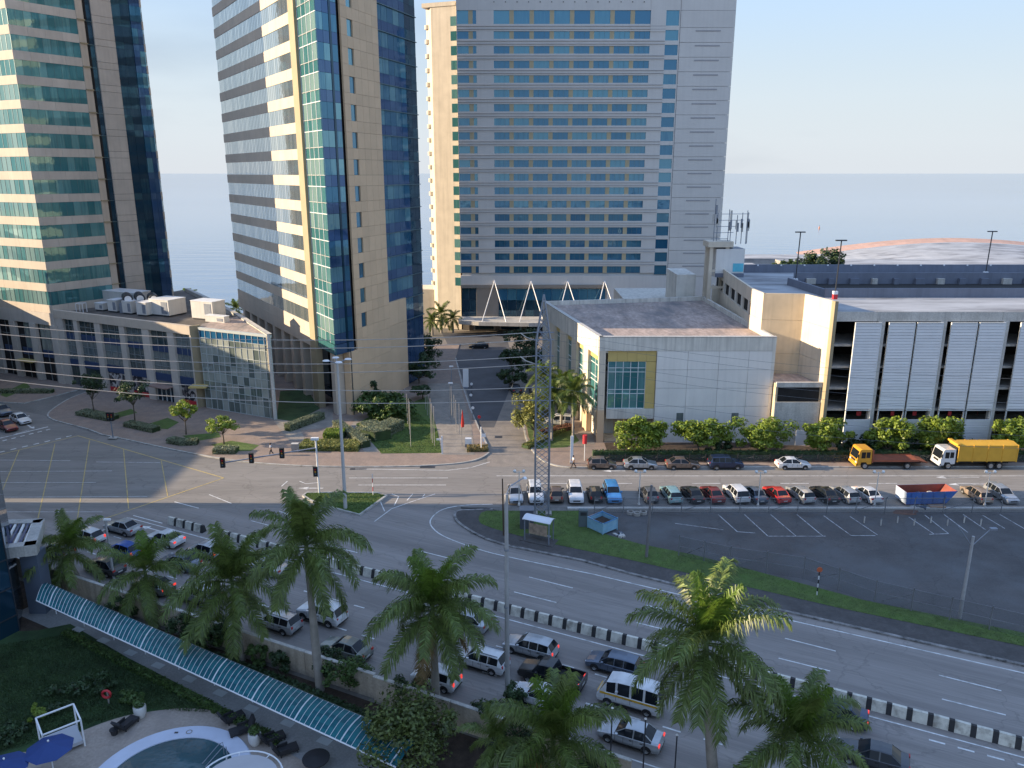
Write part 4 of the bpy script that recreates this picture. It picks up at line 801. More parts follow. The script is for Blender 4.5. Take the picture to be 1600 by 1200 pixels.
# ---- dark glass hotel wing at the frame's edge, with its porch; and the buildings off to the side that throw the morning shade
NBD = thing('dark_glass_wing', 'dark blue glass building wing with a slatted porch roof at the garden corner', 'building', -48, 58)
core('wing_walls', [(-70, 36), (-46.8, 50), tuple(G(31, 985)), tuple(G(31, 985)+Vector((-2.2, 4.2))), (-66, 66)], 0, 17, g_navy, NBD)
WG = Fac((-46.8, 50), G(31, 985)); mq = MB()
for i in range(6): fb(mq, WG, 0, WG.L, 1.5+2.6*i, 1.6+2.6*i, 0, .06)
for i in range(4): fb(mq, WG, i*WG.L/3-.04, i*WG.L/3+.04, 0, 17, 0, .05)
build(mq, 'glazing_bars', metal_d, NBD)
mb = MB(); c_ = Vector((-42.3, 62.6)); mb.box(c_.x-.75, c_.x+.75, c_.y-.7, c_.y+.7, 0, 5.9); build(mb, 'porch_column', mat('blue_grey_cladding', (.10, .125, .17), .5, var=.08), NBD)
PR = [Vector((-54, 57.5)), Vector((-41.3, 61.7)), Vector((-43.6, 67.0)), Vector((-56, 66))]
mq = MB()
for a, b in zip(PR, PR[1:]+PR[:1]): f_ = Fac(a, b); fb(mq, f_, 0, f_.L, 5.9, 6.9, -.9, 0)
build(mq, 'porch_rim', conc_lt, NBD)
for i in range(34):
    t = (i+.5)/34; a = PR[0].lerp(PR[1], t); b = PR[3].lerp(PR[2], t); mq = MB(); strip(mq, [a, b], .2, 6.84); strip(mq, [b, a], .2, 6.7); build(mq, 'porch_slat', metal_w if i % 2 else mat('porch_blue', (.05, .07, .16), .5) if i == 0 else bpy.data.materials['porch_blue'], NBD)
shade_m = mat('neighbour_render', (.46, .42, .37), .85, var=.08)
def neighbour(label, x0, x1, y0, y1, h):
    t = thing('neighbour_block', label, 'building', (x0+x1)/2, (y0+y1)/2)
    core('walls', [(x0, y0), (x1, y0), (x1, y1), (x0, y1)], 0, h, shade_m, t); f_ = Fac((x1, y0), (x1, y1)); f2 = Fac((x1, y1), (x0, y1))
    for ff in (f_, f2):
        for k in range(int(h/3.4)): pc('window_band', ff, .8, ff.L-.8, 1+3.4*k, 2.8+3.4*k, -.1, .02, g_hotel, t)
neighbour('tall hotel block up the avenue whose shade lies over the roadway', -110, -66, 51, 86.4, 49)
neighbour('lower hotel wing beside the pool garden, off to the side', -105, -66, 14, 50.8, 34.5)
neighbour('four storey corner building across the junction', -135, -101, 88, 118, 16)
neighbour('low corner annex beside the first office tower', -135, -101, 141.2, 154, 16)
neighbour('five storey corner building beside the first office tower', -135, -101, 118.2, 141, 25.5)
# ================================================================ vehicles
def paint(name, col, metal=.25, rough=.3):
    m = mat(name, col, rough, metal=metal, var=.05, scale=1.5, dirt=tuple(c*.75 for c in col), dscale=.9)
    m.node_tree.nodes['Principled BSDF'].inputs['Coat Weight'].default_value = .6; m.node_tree.nodes['Principled BSDF'].inputs['Coat Roughness'].default_value = .08
    return m
PAINT = dict(white=paint('paint_white', (.62, .63, .64), .0), silver=paint('paint_silver', (.42, .44, .46), .5), grey=paint('paint_grey', (.16, .165, .175), .5), darkgrey=paint('paint_dark_grey', (.055, .06, .068), .4),
    black=paint('paint_black', (.012, .013, .015), .2), red=paint('paint_red', (.50, .022, .018), .2), maroon=paint('paint_maroon', (.20, .025, .022), .3), brown=paint('paint_brown', (.21, .155, .125), .45), beige=paint('paint_beige', (.40, .31, .235), .4),
    navy=paint('paint_navy', (.02, .035, .085), .35), blue=paint('paint_blue', (.018, .10, .42), .3), skyblue=paint('paint_sky_blue', (.06, .26, .55), .25), teal=paint('paint_pale_teal', (.30, .50, .52), .4), bluegrey=paint('paint_blue_grey', (.10, .13, .18), .45), greygreen=paint('paint_grey_green', (.20, .225, .21), .45))
tyre_m = mat('tyre_rubber', (.02, .02, .021), .85, var=.15); rim_m = mat('wheel_rim', (.38, .39, .40), .35, metal=.7, var=.1); hub_m = rim_m
lamp_m = mat('headlamp', (.65, .68, .70), .15, var=.05); tail_m = mat('tail_lamp', (.42, .012, .012), .3, var=.05); brake_m = mat('brake_lamp_lit', (.5, .02, .02), .3, emit=(1, .06, .04, .45)); plate_m = mat('number_plate', (.5, .5, .48), .6); arch_m = black_m
SIL = {   # x, shoulder, top, half width, half width at top, sill (fractions); what lies above the next stretch: roof n / glass w r; side: g glass, p pillar
 'sedan': [(0,.38,.40,.82,.70,.20,'n','p'),(.025,.44,.47,.93,.80,.15,'n','p'),(.18,.54,.58,.99,.84,.14,'n','p'),(.29,.60,.64,1,.82,.14,'w','g'),(.45,.62,.965,1,.67,.14,'n','g'),(.575,.625,1,1,.66,.14,'n','p'),(.595,.625,1,1,.66,.14,'n','g'),(.74,.635,.975,1,.65,.14,'r','g'),(.87,.645,.685,.99,.78,.14,'n','p'),(.975,.62,.66,.93,.76,.16,'n','p'),(1,.45,.47,.84,.72,.24,'n','p')],
 'hatch': [(0,.36,.38,.82,.70,.2,'n','p'),(.03,.43,.46,.93,.80,.14,'n','p'),(.17,.53,.57,.99,.84,.13,'n','p'),(.27,.58,.62,1,.82,.13,'w','g'),(.42,.60,.96,1,.70,.13,'n','g'),(.56,.605,1,1,.69,.13,'n','p'),(.58,.605,1,1,.69,.13,'n','g'),(.86,.62,.965,.99,.68,.13,'r','p'),(.965,.60,.66,.95,.80,.14,'n','p'),(1,.40,.42,.88,.80,.22,'n','p')],
 'wagon': [(0,.36,.38,.82,.70,.2,'n','p'),(.025,.43,.46,.93,.80,.15,'n','p'),(.17,.54,.58,.99,.84,.14,'n','p'),(.27,.59,.63,1,.82,.14,'w','g'),(.41,.61,.95,1,.70,.14,'n','g'),(.53,.615,.985,1,.70,.14,'n','p'),(.545,.615,.985,1,.70,.14,'n','g'),(.70,.62,1,1,.70,.14,'n','p'),(.715,.62,1,1,.70,.14,'n','g'),(.90,.63,.965,.99,.69,.14,'r','p'),(.975,.60,.67,.95,.80,.15,'n','p'),(1,.42,.44,.88,.80,.22,'n','p')],
 'suv': [(0,.40,.42,.84,.74,.22,'n','p'),(.025,.48,.51,.94,.84,.18,'n','p'),(.20,.57,.61,1,.86,.18,'n','p'),(.28,.60,.64,1,.84,.18,'w','g'),(.40,.62,.96,1,.76,.18,'n','g'),(.55,.625,1,1,.76,.18,'n','p'),(.57,.625,1,1,.76,.18,'n','g'),(.72,.63,1,1,.76,.18,'n','p'),(.735,.63,1,1,.76,.18,'n','g'),(.92,.635,.97,.99,.75,.18,'r','p'),(.985,.58,.64,.95,.82,.2,'n','p'),(1,.45,.47,.88,.82,.26,'n','p')],
 'van': [(0,.30,.32,.86,.78,.16,'n','p'),(.015,.36,.40,.95,.88,.13,'n','p'),(.05,.45,.49,1,.90,.12,'w','p'),(.16,.53,.90,1,.84,.12,'n','g'),(.30,.54,.97,1,.84,.12,'n','p'),(.335,.54,.98,1,.84,.12,'n','g'),(.52,.54,1,1,.84,.12,'n','p'),(.555,.54,1,1,.84,.12,'n','g'),(.73,.54,1,1,.84,.12,'n','p'),(.765,.54,1,1,.84,.12,'n','g'),(.95,.54,.98,1,.84,.12,'r','p'),(.985,.50,.56,.98,.92,.12,'n','p'),(1,.28,.30,.95,.9,.16,'n','p')],
 'pickup': [(0,.40,.42,.84,.74,.24,'n','p'),(.025,.48,.51,.94,.84,.2,'n','p'),(.17,.55,.59,1,.86,.2,'n','p'),(.25,.59,.63,1,.84,.2,'w','g'),(.34,.61,.96,1,.76,.2,'n','g'),(.44,.615,1,1,.76,.2,'n','p'),(.455,.615,1,1,.76,.2,'n','g'),(.56,.62,.98,1,.75,.2,'r','p'),(.60,.60,.62,1,.92,.2,'n','p')],
}
DIM = dict(sedan=(4.45, 1.75, 1.45), hatch=(3.85, 1.68, 1.50), wagon=(4.5, 1.74, 1.50), suv=(4.55, 1.84, 1.72), van=(4.85, 1.75, 2.12), pickup=(5.2, 1.84, 1.78))
_cm = {}
def car_mesh(kind):
    if kind in _cm: return _cm[kind]
    Lc, Wc, Hc = DIM[kind]; S = SIL[kind]; rings = []
    for x, zs, zt, wf, wt, zb, *_ in S:
        X = Lc/2 - x*Lc; h = Wc/2; T = zt*Hc; rings.append([(X, h*wf*.93, zb*Hc), (X, h*wf, (zb*.6+zs*.4)*Hc), (X, h*wf*.99, zs*Hc*.97), (X, h*wf*.955, zs*Hc), (X, h*wt, T-.03*(zt-zs > .1)), (X, h*wt*.86, T+.012), (X, 0, T+.03)])
    body = MB(); ws = MB(); rw = MB(); sides = []
    for sgn in (1, -1):
        cur = None
        for i in range(len(S)-1):
            for j in range(6):
                q = [rings[i][j], rings[i+1][j], rings[i+1][j+1], rings[i][j+1]]; q = [(x, y*sgn, z) for x, y, z in q]
                if sgn < 0: q = q[::-1]
                top, sd_ = S[i][6], S[i][7]
                if j >= 4 and top == 'w': ws.quad(*q)
                elif j >= 4 and top == 'r': rw.quad(*q)
                elif j == 3 and sd_ == 'g':
                    if cur is None: cur = MB(); sides.append(cur)
                    cur.quad(*q)
                else:
                    body.quad(*q)
            if S[i][7] != 'g' : cur = None
            elif i+1 < len(S) and S[i+1][7] != 'g': cur = None
        if True:                                                        # pillars beside the screens
            for i in range(len(S)-1):
                if S[i][6] in 'wr' and S[i][7] == 'g':
                    a, b = rings[i][4], rings[i+1][4]; body.tube([(a[0], a[1]*sgn, a[2]), (b[0], b[1]*sgn, b[2])], .035, 5)
    for ring, rev in ((rings[0], False), (rings[-1], True)):               # bumper faces
        pts = [(x, y, z) for x, y, z in ring] + [(x, -y, z) for x, y, z in ring[::-1][1:]]
        body.add([Vector(p) for p in (pts[::-1] if rev else pts)], [tuple(range(len(pts)))])
    bot = [(r[0][0], r[0][1], r[0][2]) for r in rings]
    for i in range(len(S)-1): body.quad((bot[i][0], -bot[i][1], bot[i][2]), (bot[i+1][0], -bot[i+1][1], bot[i+1][2]), bot[i+1], bot[i], 1)
    wx = (Lc/2 - .19*Lc, Lc/2 - (.80 if kind != 'pickup' else .79)*Lc); wr = .31 if kind not in ('suv', 'pickup') else .36
    for X in wx:                                                           # dark wheel arches
        for sgn in (1, -1):
            pts = [Vector((X+(wr+.06)*math.cos(a), sgn*(Wc/2+.006), wr+(wr+.06)*math.sin(a))) for a in [math.pi*k/10 for k in range(11)]]
            body.add(pts, [tuple(range(11)) if sgn < 0 else tuple(range(11))[::-1]], 1)
    zsh = min(S[k][1] for k in range(3, len(S)-3))*Hc*.95                  # door seams, handles and dark sill
    for fx_ in ((.30, .435, .585) if kind != 'van' else (.145, .32, .54)) + ((.755,) if kind not in ('pickup', 'van') else ()):
        for sgn in (1, -1): body.box(Lc/2-fx_*Lc-.012, Lc/2-fx_*Lc+.012, sgn*Wc/2-.01, sgn*Wc/2+.004, .30*Hc, zsh, mi=1)
    for fx_ in (.55, .72):
        for sgn in (1, -1): body.box(Lc/2-fx_*Lc-.09, Lc/2-fx_*Lc+.09, sgn*Wc/2-.01, sgn*Wc/2+.02, zsh-.11, zsh-.07, mi=1)
    for sgn in (1, -1): body.box(Lc/2-.72*Lc, Lc/2-.27*Lc, sgn*(Wc/2-.05)-.02, sgn*(Wc/2-.05)+.05*sgn+.02, .14*Hc, .21*Hc, mi=1)
    body.box(-Lc/2-.012, -Lc/2+.05, -Wc*.36, Wc*.36, .20*Hc, .27*Hc, mi=1)
    if kind == 'pickup':                                                   # open load bed
        x1 = Lc/2-.6*Lc; x0 = -Lc/2; z0, z1 = .45*Hc, .62*Hc; h = Wc/2
        body.box(x0, x1, h-.08, h, .22*Hc, z1); body.box(x0, x1, -h, -h+.08, .22*Hc, z1); body.box(x0, x0+.08, -h+.08, h-.08, .25*Hc, z1); body.box(x0+.08, x1, -h+.08, h-.08, .25*Hc, z0, mi=1)
    _cm[kind] = (body, ws, rw, sides, wx, wr); return _cm[kind]
wheel_cache = {}
def wheel_me(wr, wd=.2):
    k = (wr, wd)
    if k not in wheel_cache:
        t = MB(); M = Matrix.Rotation(math.pi/2, 4, 'X'); t.lathe([(wr*.6, -wd/2), (wr*.93, -wd/2), (wr, -wd/2+.03), (wr, wd/2-.03), (wr*.93, wd/2), (wr*.6, wd/2)], 16, M)
        r = MB(); r.lathe([(0, -wd/2+.02), (wr*.22, -wd/2+.005), (wr*.55, -wd/2+.03), (wr*.64, -wd/2+.0), (wr*.64, wd/2), (wr*.55, wd/2-.03), (wr*.22, wd/2-.005), (0, wd/2-.02)], 16, M)
        wheel_cache[k] = (t.mesh('tyre', tyre_m, True), r.mesh('rim', rim_m, True))
    return wheel_cache[k]
glassme = {}
def car(kind, col, x, y, head, label, group=None, brake=False, extra=None, name='parked_car', cat='car', scale=1.0):
    Lc, Wc, Hc = DIM[kind]; body, ws, rw, sides, wx, wr = car_mesh(kind)
    root = thing(name, label, cat, 0, 0, 0, 0, group)
    bk = (kind, col)
    if bk not in glassme: glassme[bk] = body.mesh('body', [PAINT[col], arch_m], True, 48)
    link('body', glassme[bk], root)
    if kind not in glassme: glassme[kind] = (ws.mesh('windscreen', g_car, True), rw.mesh('rear_window', g_car, True), [s.mesh('side_window', g_car, True) for s in sides])
    a, b, c = glassme[kind]; link('windscreen', a, root); link('rear_window', b, root)
    for s in c: link('side_window', s, root)
    t, r = wheel_me(wr)
    for X in wx:
        for s in (1, -1):
            w_ = link('wheel', t, root, TR(X, s*(Wc/2-.085), wr)); link('rim', r, w_, TR(X, s*(Wc/2-.085), wr))
    S = SIL[kind]; zf = S[1][1]*Hc*.92; zr_ = (S[-2][1] if kind != 'pickup' else .55)*Hc*.92
    if 'lamps'+kind not in glassme:
        q = MB(); q.box(-.13, .05, -.17, .17, -.07, .06); glassme['lamps'+kind] = q.mesh('headlight', lamp_m); q = MB(); q.box(-.05, .12, -.14, .14, -.10, .08) if kind in ('sedan', 'pickup') else q.box(-.05, .1, -.09, .09, -.22, .12)
        glassme['tail'+kind] = q.mesh('taillight', tail_m); glassme['brake'+kind] = q.mesh('taillight', brake_m)
        q = MB(); q.box(-.02, .02, -.24, .24, -.06, .06); glassme['plate'] = q.mesh('number_plate', plate_m); q = MB(); q.box(-.09, .09, -.1, .1, -.07, .07); glassme['mir'] = q
        q = MB(); q.box(-.02, .03, -.42, .42, -.08, .08); glassme['grille'] = q.mesh('grille', black_m)
    hw = Wc/2*.93-.2
    for s in (1, -1):
        link('headlight', glassme['lamps'+kind], root, TR(Lc/2-.03*Lc+.02, s*hw, zf)); link('taillight', glassme[('brake' if brake else 'tail')+kind], root, TR(-Lc/2+.015*Lc, s*(hw+.02), zr_))
        mk = ('mir', col)
        if mk not in glassme: glassme[mk] = glassme['mir'].mesh('mirror', PAINT[col])
        link('mirror', glassme[mk], root, TR(Lc/2-.33*Lc, s*(Wc/2+.05), .66*Hc))
    link('number_plate', glassme['plate'], root, TR(-Lc/2-.0, 0, .38*Hc)); link('grille', glassme['grille'], root, TR(Lc/2-.005*Lc, 0, .34*Hc))
    if extra: extra(root, Lc, Wc, Hc)
    root.matrix_basis = TR(x, y, .022, head) @ Matrix.Scale(scale, 4); WM[root.name] = root.matrix_basis.copy(); return root
def rack(root, Lc, Wc, Hc):
    for s in (1, -1): mb = MB(); mb.box(-Lc*.38, Lc*.05, s*.52-.02, s*.52+.02, Hc+.03, Hc+.09); build(mb, 'roof_rail', metal_g, root)
def stripe(root, Lc, Wc, Hc):
    for s in (1, -1):
        mb = MB(); mb.box(-Lc*.46, Lc*.44, s*(Wc/2)-.02, s*(Wc/2)+.012, Hc*.44, Hc*.51); build(mb, 'yellow_stripe', paint_stripe, root)
    mb = MB(); mb.box(Lc*.485, Lc*.497, -.6, .6, Hc*.37, Hc*.42); build(mb, 'yellow_stripe', paint_stripe, root)
paint_stripe = mat('taxi_stripe', (.62, .36, .03), .4, var=.05)
UP = AVANG + math.pi       # traffic on the near carriageway heads up-left
def av_car(kind, col, px, py, label, **k):
    p = G(px, py); return car(kind, col, p.x, p.y, UP + k.pop('turn', 0), label, 'cars queuing on the near carriageway', name='queuing_car', **k)
av_car('sedan', 'silver', 193, 831, 'silver sedan first in the lane next to the median, halted at the stop line')
av_car('hatch', 'white', 139, 846, 'white hatchback at the stop line, partly behind the first palm crown', brake=True)
av_car('sedan', 'white', 259, 849, 'pale sedan second in the median lane, just before the white lane arrow', brake=True)
av_car('hatch', 'blue', 195, 868, 'bright blue hatchback between the first two palms', brake=True)
av_car('hatch', 'silver', 322, 868, 'silver hatchback with red brake lamp third in the median lane', brake=True)
av_car('sedan', 'darkgrey', 165, 893, 'dark grey car mostly hidden behind the first palm by the garden wall')
av_car('sedan', 'greygreen', 240, 922, 'grey green sedan with lit brake lamp behind the second palm trunk', brake=True)
av_car('sedan', 'bluegrey', 283, 886, 'blue grey sedan half hidden between the second and third palms')
av_car('suv', 'silver', 311, 938, 'silver off-roader in the wall lane behind the third palm')
av_car('hatch', 'grey', 92, 868, 'grey hatchback beside the porch column, behind the first palm fronds')
av_car('sedan', 'silver', 418, 893, 'silver car glimpsed between the third and fourth palm crowns')
av_car('wagon', 'silver', 434, 980, 'silver station wagon in the wall lane left of the tall palm trunk', extra=rack)
av_car('suv', 'white', 504, 968, 'white off-roader passing behind the tall palm trunk')
av_car('sedan', 'greygreen', 541, 1023, 'grey sedan with shiny roof in the wall lane right of the tall palm trunk')
av_car('hatch', 'white', 682, 1068, 'white hatchback behind the bushy palm trunk by the wall', brake=True)
av_car('wagon', 'white', 752, 1040, 'white station wagon with roof rails under the bushy palm fronds', extra=rack)
av_car('sedan', 'silver', 728, 978, 'pale sedan in the median lane, its tail showing past the bushy palm')
av_car('wagon', 'silver', 829, 1020, 'silver people carrier beside the tall grey roadside pole', brake=True)
av_car('pickup', 'black', 862, 1066, 'black pickup truck with open load bed', brake=True)
av_car('wagon', 'bluegrey', 960, 1047, 'dark blue grey estate car in the median lane behind the minibus')
av_car('sedan', 'white', 846, 1098, 'white car in the wall lane behind the low palm at the bottom edge')
av_car('van', 'white', 985, 1101, 'white minibus taxi with yellow side stripe', extra=stripe, cat='minibus')
av_car('sedan', 'silver', 985, 1158, 'silver sedan with red tail lamps alongside the minibus', brake=True)
av_car('sedan', 'navy', 1303, 1123, 'dark navy sedan by the median behind the lower right palm', brake=True)
av_car('sedan', 'darkgrey', 1362, 1192, 'dark blue black sedan at the bottom edge with pale wheel rims')
ST = 'cars parked along the street'
for kind, col, px, lab in (('hatch', 'brown', 940, 'grey brown hatchback first in the row by the hall pavement'), ('sedan', 'silver', 1000, 'silver white sedan second by the hall hedge'), ('sedan', 'brown', 1066, 'dull brown sedan between the silver and the navy cars by the hedge'), ('suv', 'navy', 1133, 'dark navy off-roader parked by the hedge'), ('sedan', 'white', 1238, 'white sedan standing alone before the link block')):
    p = G(px, 731); car(kind, col, p.x, p.y, math.radians(R.uniform(-1, 1)), lab, ST)
ROW = 'cars in the near row beside the parking lot'; NF = -math.pi/2
for kind, col, px, face, tilt, lab in (
    ('sedan', 'silver', 806, 1, 4, 'silver sedan facing the lot, first of the row beside the lattice mast'), ('suv', 'white', 838, 1, 3, 'white off-roader facing out, close behind the lattice mast'),
    ('hatch', 'brown', 871, -1, 0, 'grey brown hatchback seen from behind, just past the lattice mast'), ('suv', 'white', 902, 1, 0, 'white people carrier facing out with a dark lower grille'),
    ('hatch', 'black', 933, -1, 0, 'black hatchback with a red tail lamp beside the blue van'), ('suv', 'skyblue', 961, 1, 2, 'sky blue off-roader, last before the gap in the row'),
    ('hatch', 'grey', 1019, -1, 7, 'grey hatchback first after the gap in the row, beside a slender pole'), ('wagon', 'teal', 1055, -1, 6, 'pale teal wagon with light roof'),
    ('sedan', 'black', 1089, -1, 8, 'black sedan between the teal wagon and the dark red car'), ('sedan', 'maroon', 1121, -1, 8, 'dark red sedan next to the white off-roader'),
    ('suv', 'white', 1159, -1, 7, 'white off-roader beside the dark red sedan'), ('sedan', 'bluegrey', 1188, -1, 8, 'grey sedan behind the third globe lamp'),
    ('sedan', 'red', 1224, -1, 9, 'bright red sedan with dark rear window'), ('wagon', 'silver', 1262, -1, 9, 'silver wagon beside the bright red sedan'),
    ('sedan', 'black', 1300, -1, 9, 'black sedan with red lamps between two silver wagons'), ('wagon', 'silver', 1333, -1, 8, 'silver wagon between the black and the white sedans'),
    ('sedan', 'white', 1368, -1, 8, 'white sedan next to the empty bay by the blue container'), ('wagon', 'beige', 1543, -1, 0, 'beige wagon beyond the blue container'), ('wagon', 'silver', 1583, 1, 4, 'pale silver wagon at the far end of the row, facing out')):
    p = G(px, 791); car(kind, col, p.x - .03*2, p.y + 2.35, (NF if face > 0 else -NF) + math.radians(tilt), lab, ROW)
for kind, col, px, py, ang, lab in (('sedan', 'white', 33, 660, -38, 'pale sedan halted at the far side of the junction, nearest the kerb'), ('sedan', 'maroon', 12, 671, -38, 'dark red car waiting at the junction beside the pale sedan'), ('suv', 'bluegrey', 3, 648, -38, 'blue grey car waiting behind the others at the junction')):
    p = G(px, py); car(kind, col, p.x, p.y, math.radians(ang), lab, 'cars waiting across the junction', name='waiting_car')
p = G(873, 664); car('suv', 'white', p.x, p.y, math.radians(170), 'white off-roader parked in the hall forecourt behind the garden palms')
p = G(748, 544); car('sedan', 'black', p.x, p.y, math.radians(184), 'dark car on the shaded hotel forecourt')
for px, py, lab in ((765, 600, 'dark car by the drive in the shade of the trees'), (797, 605, 'second dark car under the trees at the drive'), (790, 625, 'black car parked in deep shade by the garden trees')): p = G(px+40, py+12); car('sedan', 'darkgrey', p.x, p.y, math.radians(100), lab)

# ---- lorries, waste container
def truck_wheels(root, xs, wr, wd, hw, z=None):
    t, r = wheel_me(wr, wd)
    for X in xs:
        for s in (1, -1): w_ = link('wheel', t, root, TR(X, s*hw, wr)); link('rim', r, w_, TR(X, s*hw, wr))
orange = mat('cab_orange', (.62, .30, .03), .45, var=.08, scale=2, dirt=(.45, .22, .04)); bed_red = mat('flatbed_red', (.30, .085, .045), .7, var=.15, scale=1, dirt=(.2, .07, .04), dscale=.8); tarp = mat('tarpaulin_yellow', (.62, .34, .035), .65, var=.08, scale=.7, bump=.6, bscale=1.3)
def cab(root, x0, m, m2, H=2.75, W=2.3):
    # cab nose towards -x at x0
    mb = MB(); pts = [(x0, .55), (x0-.02, 1.35), (x0+.28, H-.1), (x0+.5, H), (x0+1.85, H), (x0+1.9, .75), (x0+1.35, .7), (x0+1.2, 1.0), (x0+.55, 1.0), (x0+.45, .55)]
    n = len(pts); vs = [Vector((x, -W/2, z)) for x, z in pts] + [Vector((x, W/2, z)) for x, z in pts]
    mb.add(vs, [tuple(range(n)), tuple(range(n, 2*n))[::-1]] + [(i, n+i, n+(i+1) % n, (i+1) % n) for i in range(n)]); build(mb, 'cab', m, root)
    mb = MB(); mb.add([Vector((x0-.015-.012, -W/2+.12, 1.48)), Vector((x0+.225, -W/2+.2, H-.32)), Vector((x0+.225, W/2-.2, H-.32)), Vector((x0-.027, W/2-.12, 1.48))], [(0, 1, 2, 3), (3, 2, 1, 0)]); mb.v = [v+Vector((.01 if v.z > 2 else 0, 0, 0)) for v in mb.v]; 
    mb2 = MB(); mb2.box(-.02, .02, -W/2+.15, W/2-.15, -.55, .52, TR(x0+.10, 0, 1.95) @ Matrix.Rotation(.235, 4, 'Y')); build(mb2, 'windscreen', g_car, root)
    for s in (1, -1):
        mb = MB(); mb.box(x0+.5, x0+1.05, s*W/2-.015, s*W/2+.015, 1.55, 2.4); build(mb, 'side_window', g_car, root)
        mb = MB(); mb.box(x0+1.15, x0+1.65, s*W/2-.015, s*W/2+.015, 1.6, 2.4); build(mb, 'side_window', g_car, root)
        mb = MB(); mb.box(x0-.06, x0+.05, s*.85-.2, s*.85+.2, .85, 1.05); build(mb, 'headlight', lamp_m, root)
        mb = MB(); mb.box(x0-.05, x0+.05, s*(W/2+.12)-.1, s*(W/2+.12)+.1, 1.7, 2.15); build(mb, 'mirror', black_m, root)
    mb = MB(); mb.box(x0-.12, x0+.1, -W/2, W/2, .45, .8); build(mb, 'bumper', m2, root)
    mb = MB(); mb.box(x0-.04, x0+.0, -.6, .6, .95, 1.25); build(mb, 'grille', black_m, root)
def lorry(px0, px1, py, kind, label):
    a, b = G(px0, py), G(px1, py); Lt = (b-a).length; root = thing('lorry', label, 'lorry', 0, 0, 0, 0, 'lorries parked along the street')
    x0 = -Lt/2
    mb = MB(); mb.box(x0+.6, Lt/2-.5, -.45, .45, .6, .85); build(mb, 'chassis', black_m, root)
    if kind == 0:
        cab(root, x0, orange, orange); mb = MB(); mb.box(x0+1.98, x0+2.15, -1.1, 1.1, .9, 2.6); build(mb, 'headboard', bed_red, root)
        mb = MB(); mb.box(x0+2.15, Lt/2-1.1, -1.15, 1.15, 1.05, 1.2); mb.box(x0+2.15, Lt/2-1.1, -1.15, -1.1, 1.2, 1.32); mb.box(x0+2.15, Lt/2-1.1, 1.1, 1.15, 1.2, 1.32); build(mb, 'flatbed', bed_red, root)
        mb = MB(); mb.quad((Lt/2-1.1, -1.15, 1.2), (Lt/2, -1.15, .95), (Lt/2, 1.15, .95), (Lt/2-1.1, 1.15, 1.2)); mb.quad((Lt/2-1.1, 1.15, 1.06), (Lt/2, 1.15, .88), (Lt/2, -1.15, .88), (Lt/2-1.1, -1.15, 1.06)); mb.quad((Lt/2, -1.15, .88), (Lt/2, 1.15, .88), (Lt/2, 1.15, .95), (Lt/2, -1.15, .95)); build(mb, 'ramp', mat('ramp_orange', (.42, .13, .06), .7, var=.1), root)
        truck_wheels(root, (x0+1.1, Lt/2-2.6), .46, .3, 1.0)
    else:
        cab(root, x0, PAINT['white'], PAINT['white']); mb = MB(); mb.box(x0+2.2, Lt/2, -1.2, 1.2, 1.15, 3.35); mb.add([Vector(p) for p in ((x0+2.2, -1.2, 3.35), (Lt/2, -1.2, 3.35), (Lt/2, 0, 3.6), (x0+2.2, 0, 3.6), (x0+2.2, 1.2, 3.35), (Lt/2, 1.2, 3.35))], [(0, 1, 2, 3), (3, 2, 5, 4), (0, 3, 4), (1, 5, 2)]); build(mb, 'covered_load_box', tarp, root)
        for i in range(5):
            mb = MB(); x = x0+2.2+(Lt/2-x0-2.2)*i/4; mb.box(x-.06, x+.06, -1.24, 1.24, 1.05, 3.4); build(mb, 'bow_rib', tarp, root)
        mb = MB(); mb.box(x0+2.0, x0+2.18, -1.1, 1.1, 1.2, 3.0); build(mb, 'headboard', black_m, root)
        mb = MB(); mb.box(x0+1.9, x0+2.35, -1.25, 1.25, 3.3, 3.55); build(mb, 'tarp_fold', tarp, root)
        truck_wheels(root, (x0+1.1, Lt/2-3.2, Lt/2-2.1), .48, .3, 1.0)
    c = (a+b)/2; root.matrix_basis = TR(c.x, c.y+1.0, .02, 0); return root
lorry(1337, 1447, 733, 0, 'orange cab flatbed lorry with empty red bed'); lorry(1467, 1584, 733, 1, 'white cab lorry with a yellow tarpaulin covered load box')
# open blue waste container
cont_b = mat('container_blue', (.055, .14, .40), .6, var=.12, scale=1, dirt=(.10, .14, .25), dscale=.7, streak=.2); cont_w = mat('container_pale', (.42, .50, .62), .6, var=.1, scale=1); cont_r = mat('container_inside', (.26, .07, .045), .8, var=.2, scale=1)
a, b = G(1420, 791), G(1487, 786); SK = thing('waste_container', 'open blue waste container with rust red inside standing in the row of parked cars', 'container', (a.x+b.x)/2, a.y+1.2)
M = TR((a.x+b.x)/2-.4, a.y+1.2, .05, math.radians(4)); hl, hw, hh = 3.0, 1.15, 1.75; th = .06
def hull(nm, q, m, parent, t):
    mb = MB(); q = [Vector(p) for p in q]; n = (q[1]-q[0]).cross(q[3]-q[0]).normalized()*t; mb.add([M @ p for p in q] + [M @ (p+n) for p in q], [(3, 2, 1, 0), (4, 5, 6, 7), (0, 1, 5, 4), (1, 2, 6, 5), (2, 3, 7, 6), (3, 0, 4, 7)]); build(mb, nm, m, parent)
A0, A1 = [(-hl+.1, -hw, .25), (hl-1.0, -hw, .25), (hl-1.0, hw, .25), (-hl+.1, hw, .25)], [(-hl, -hw, hh), (hl+.2, -hw, hh), (hl+.2, hw, hh), (-hl, hw, hh)]
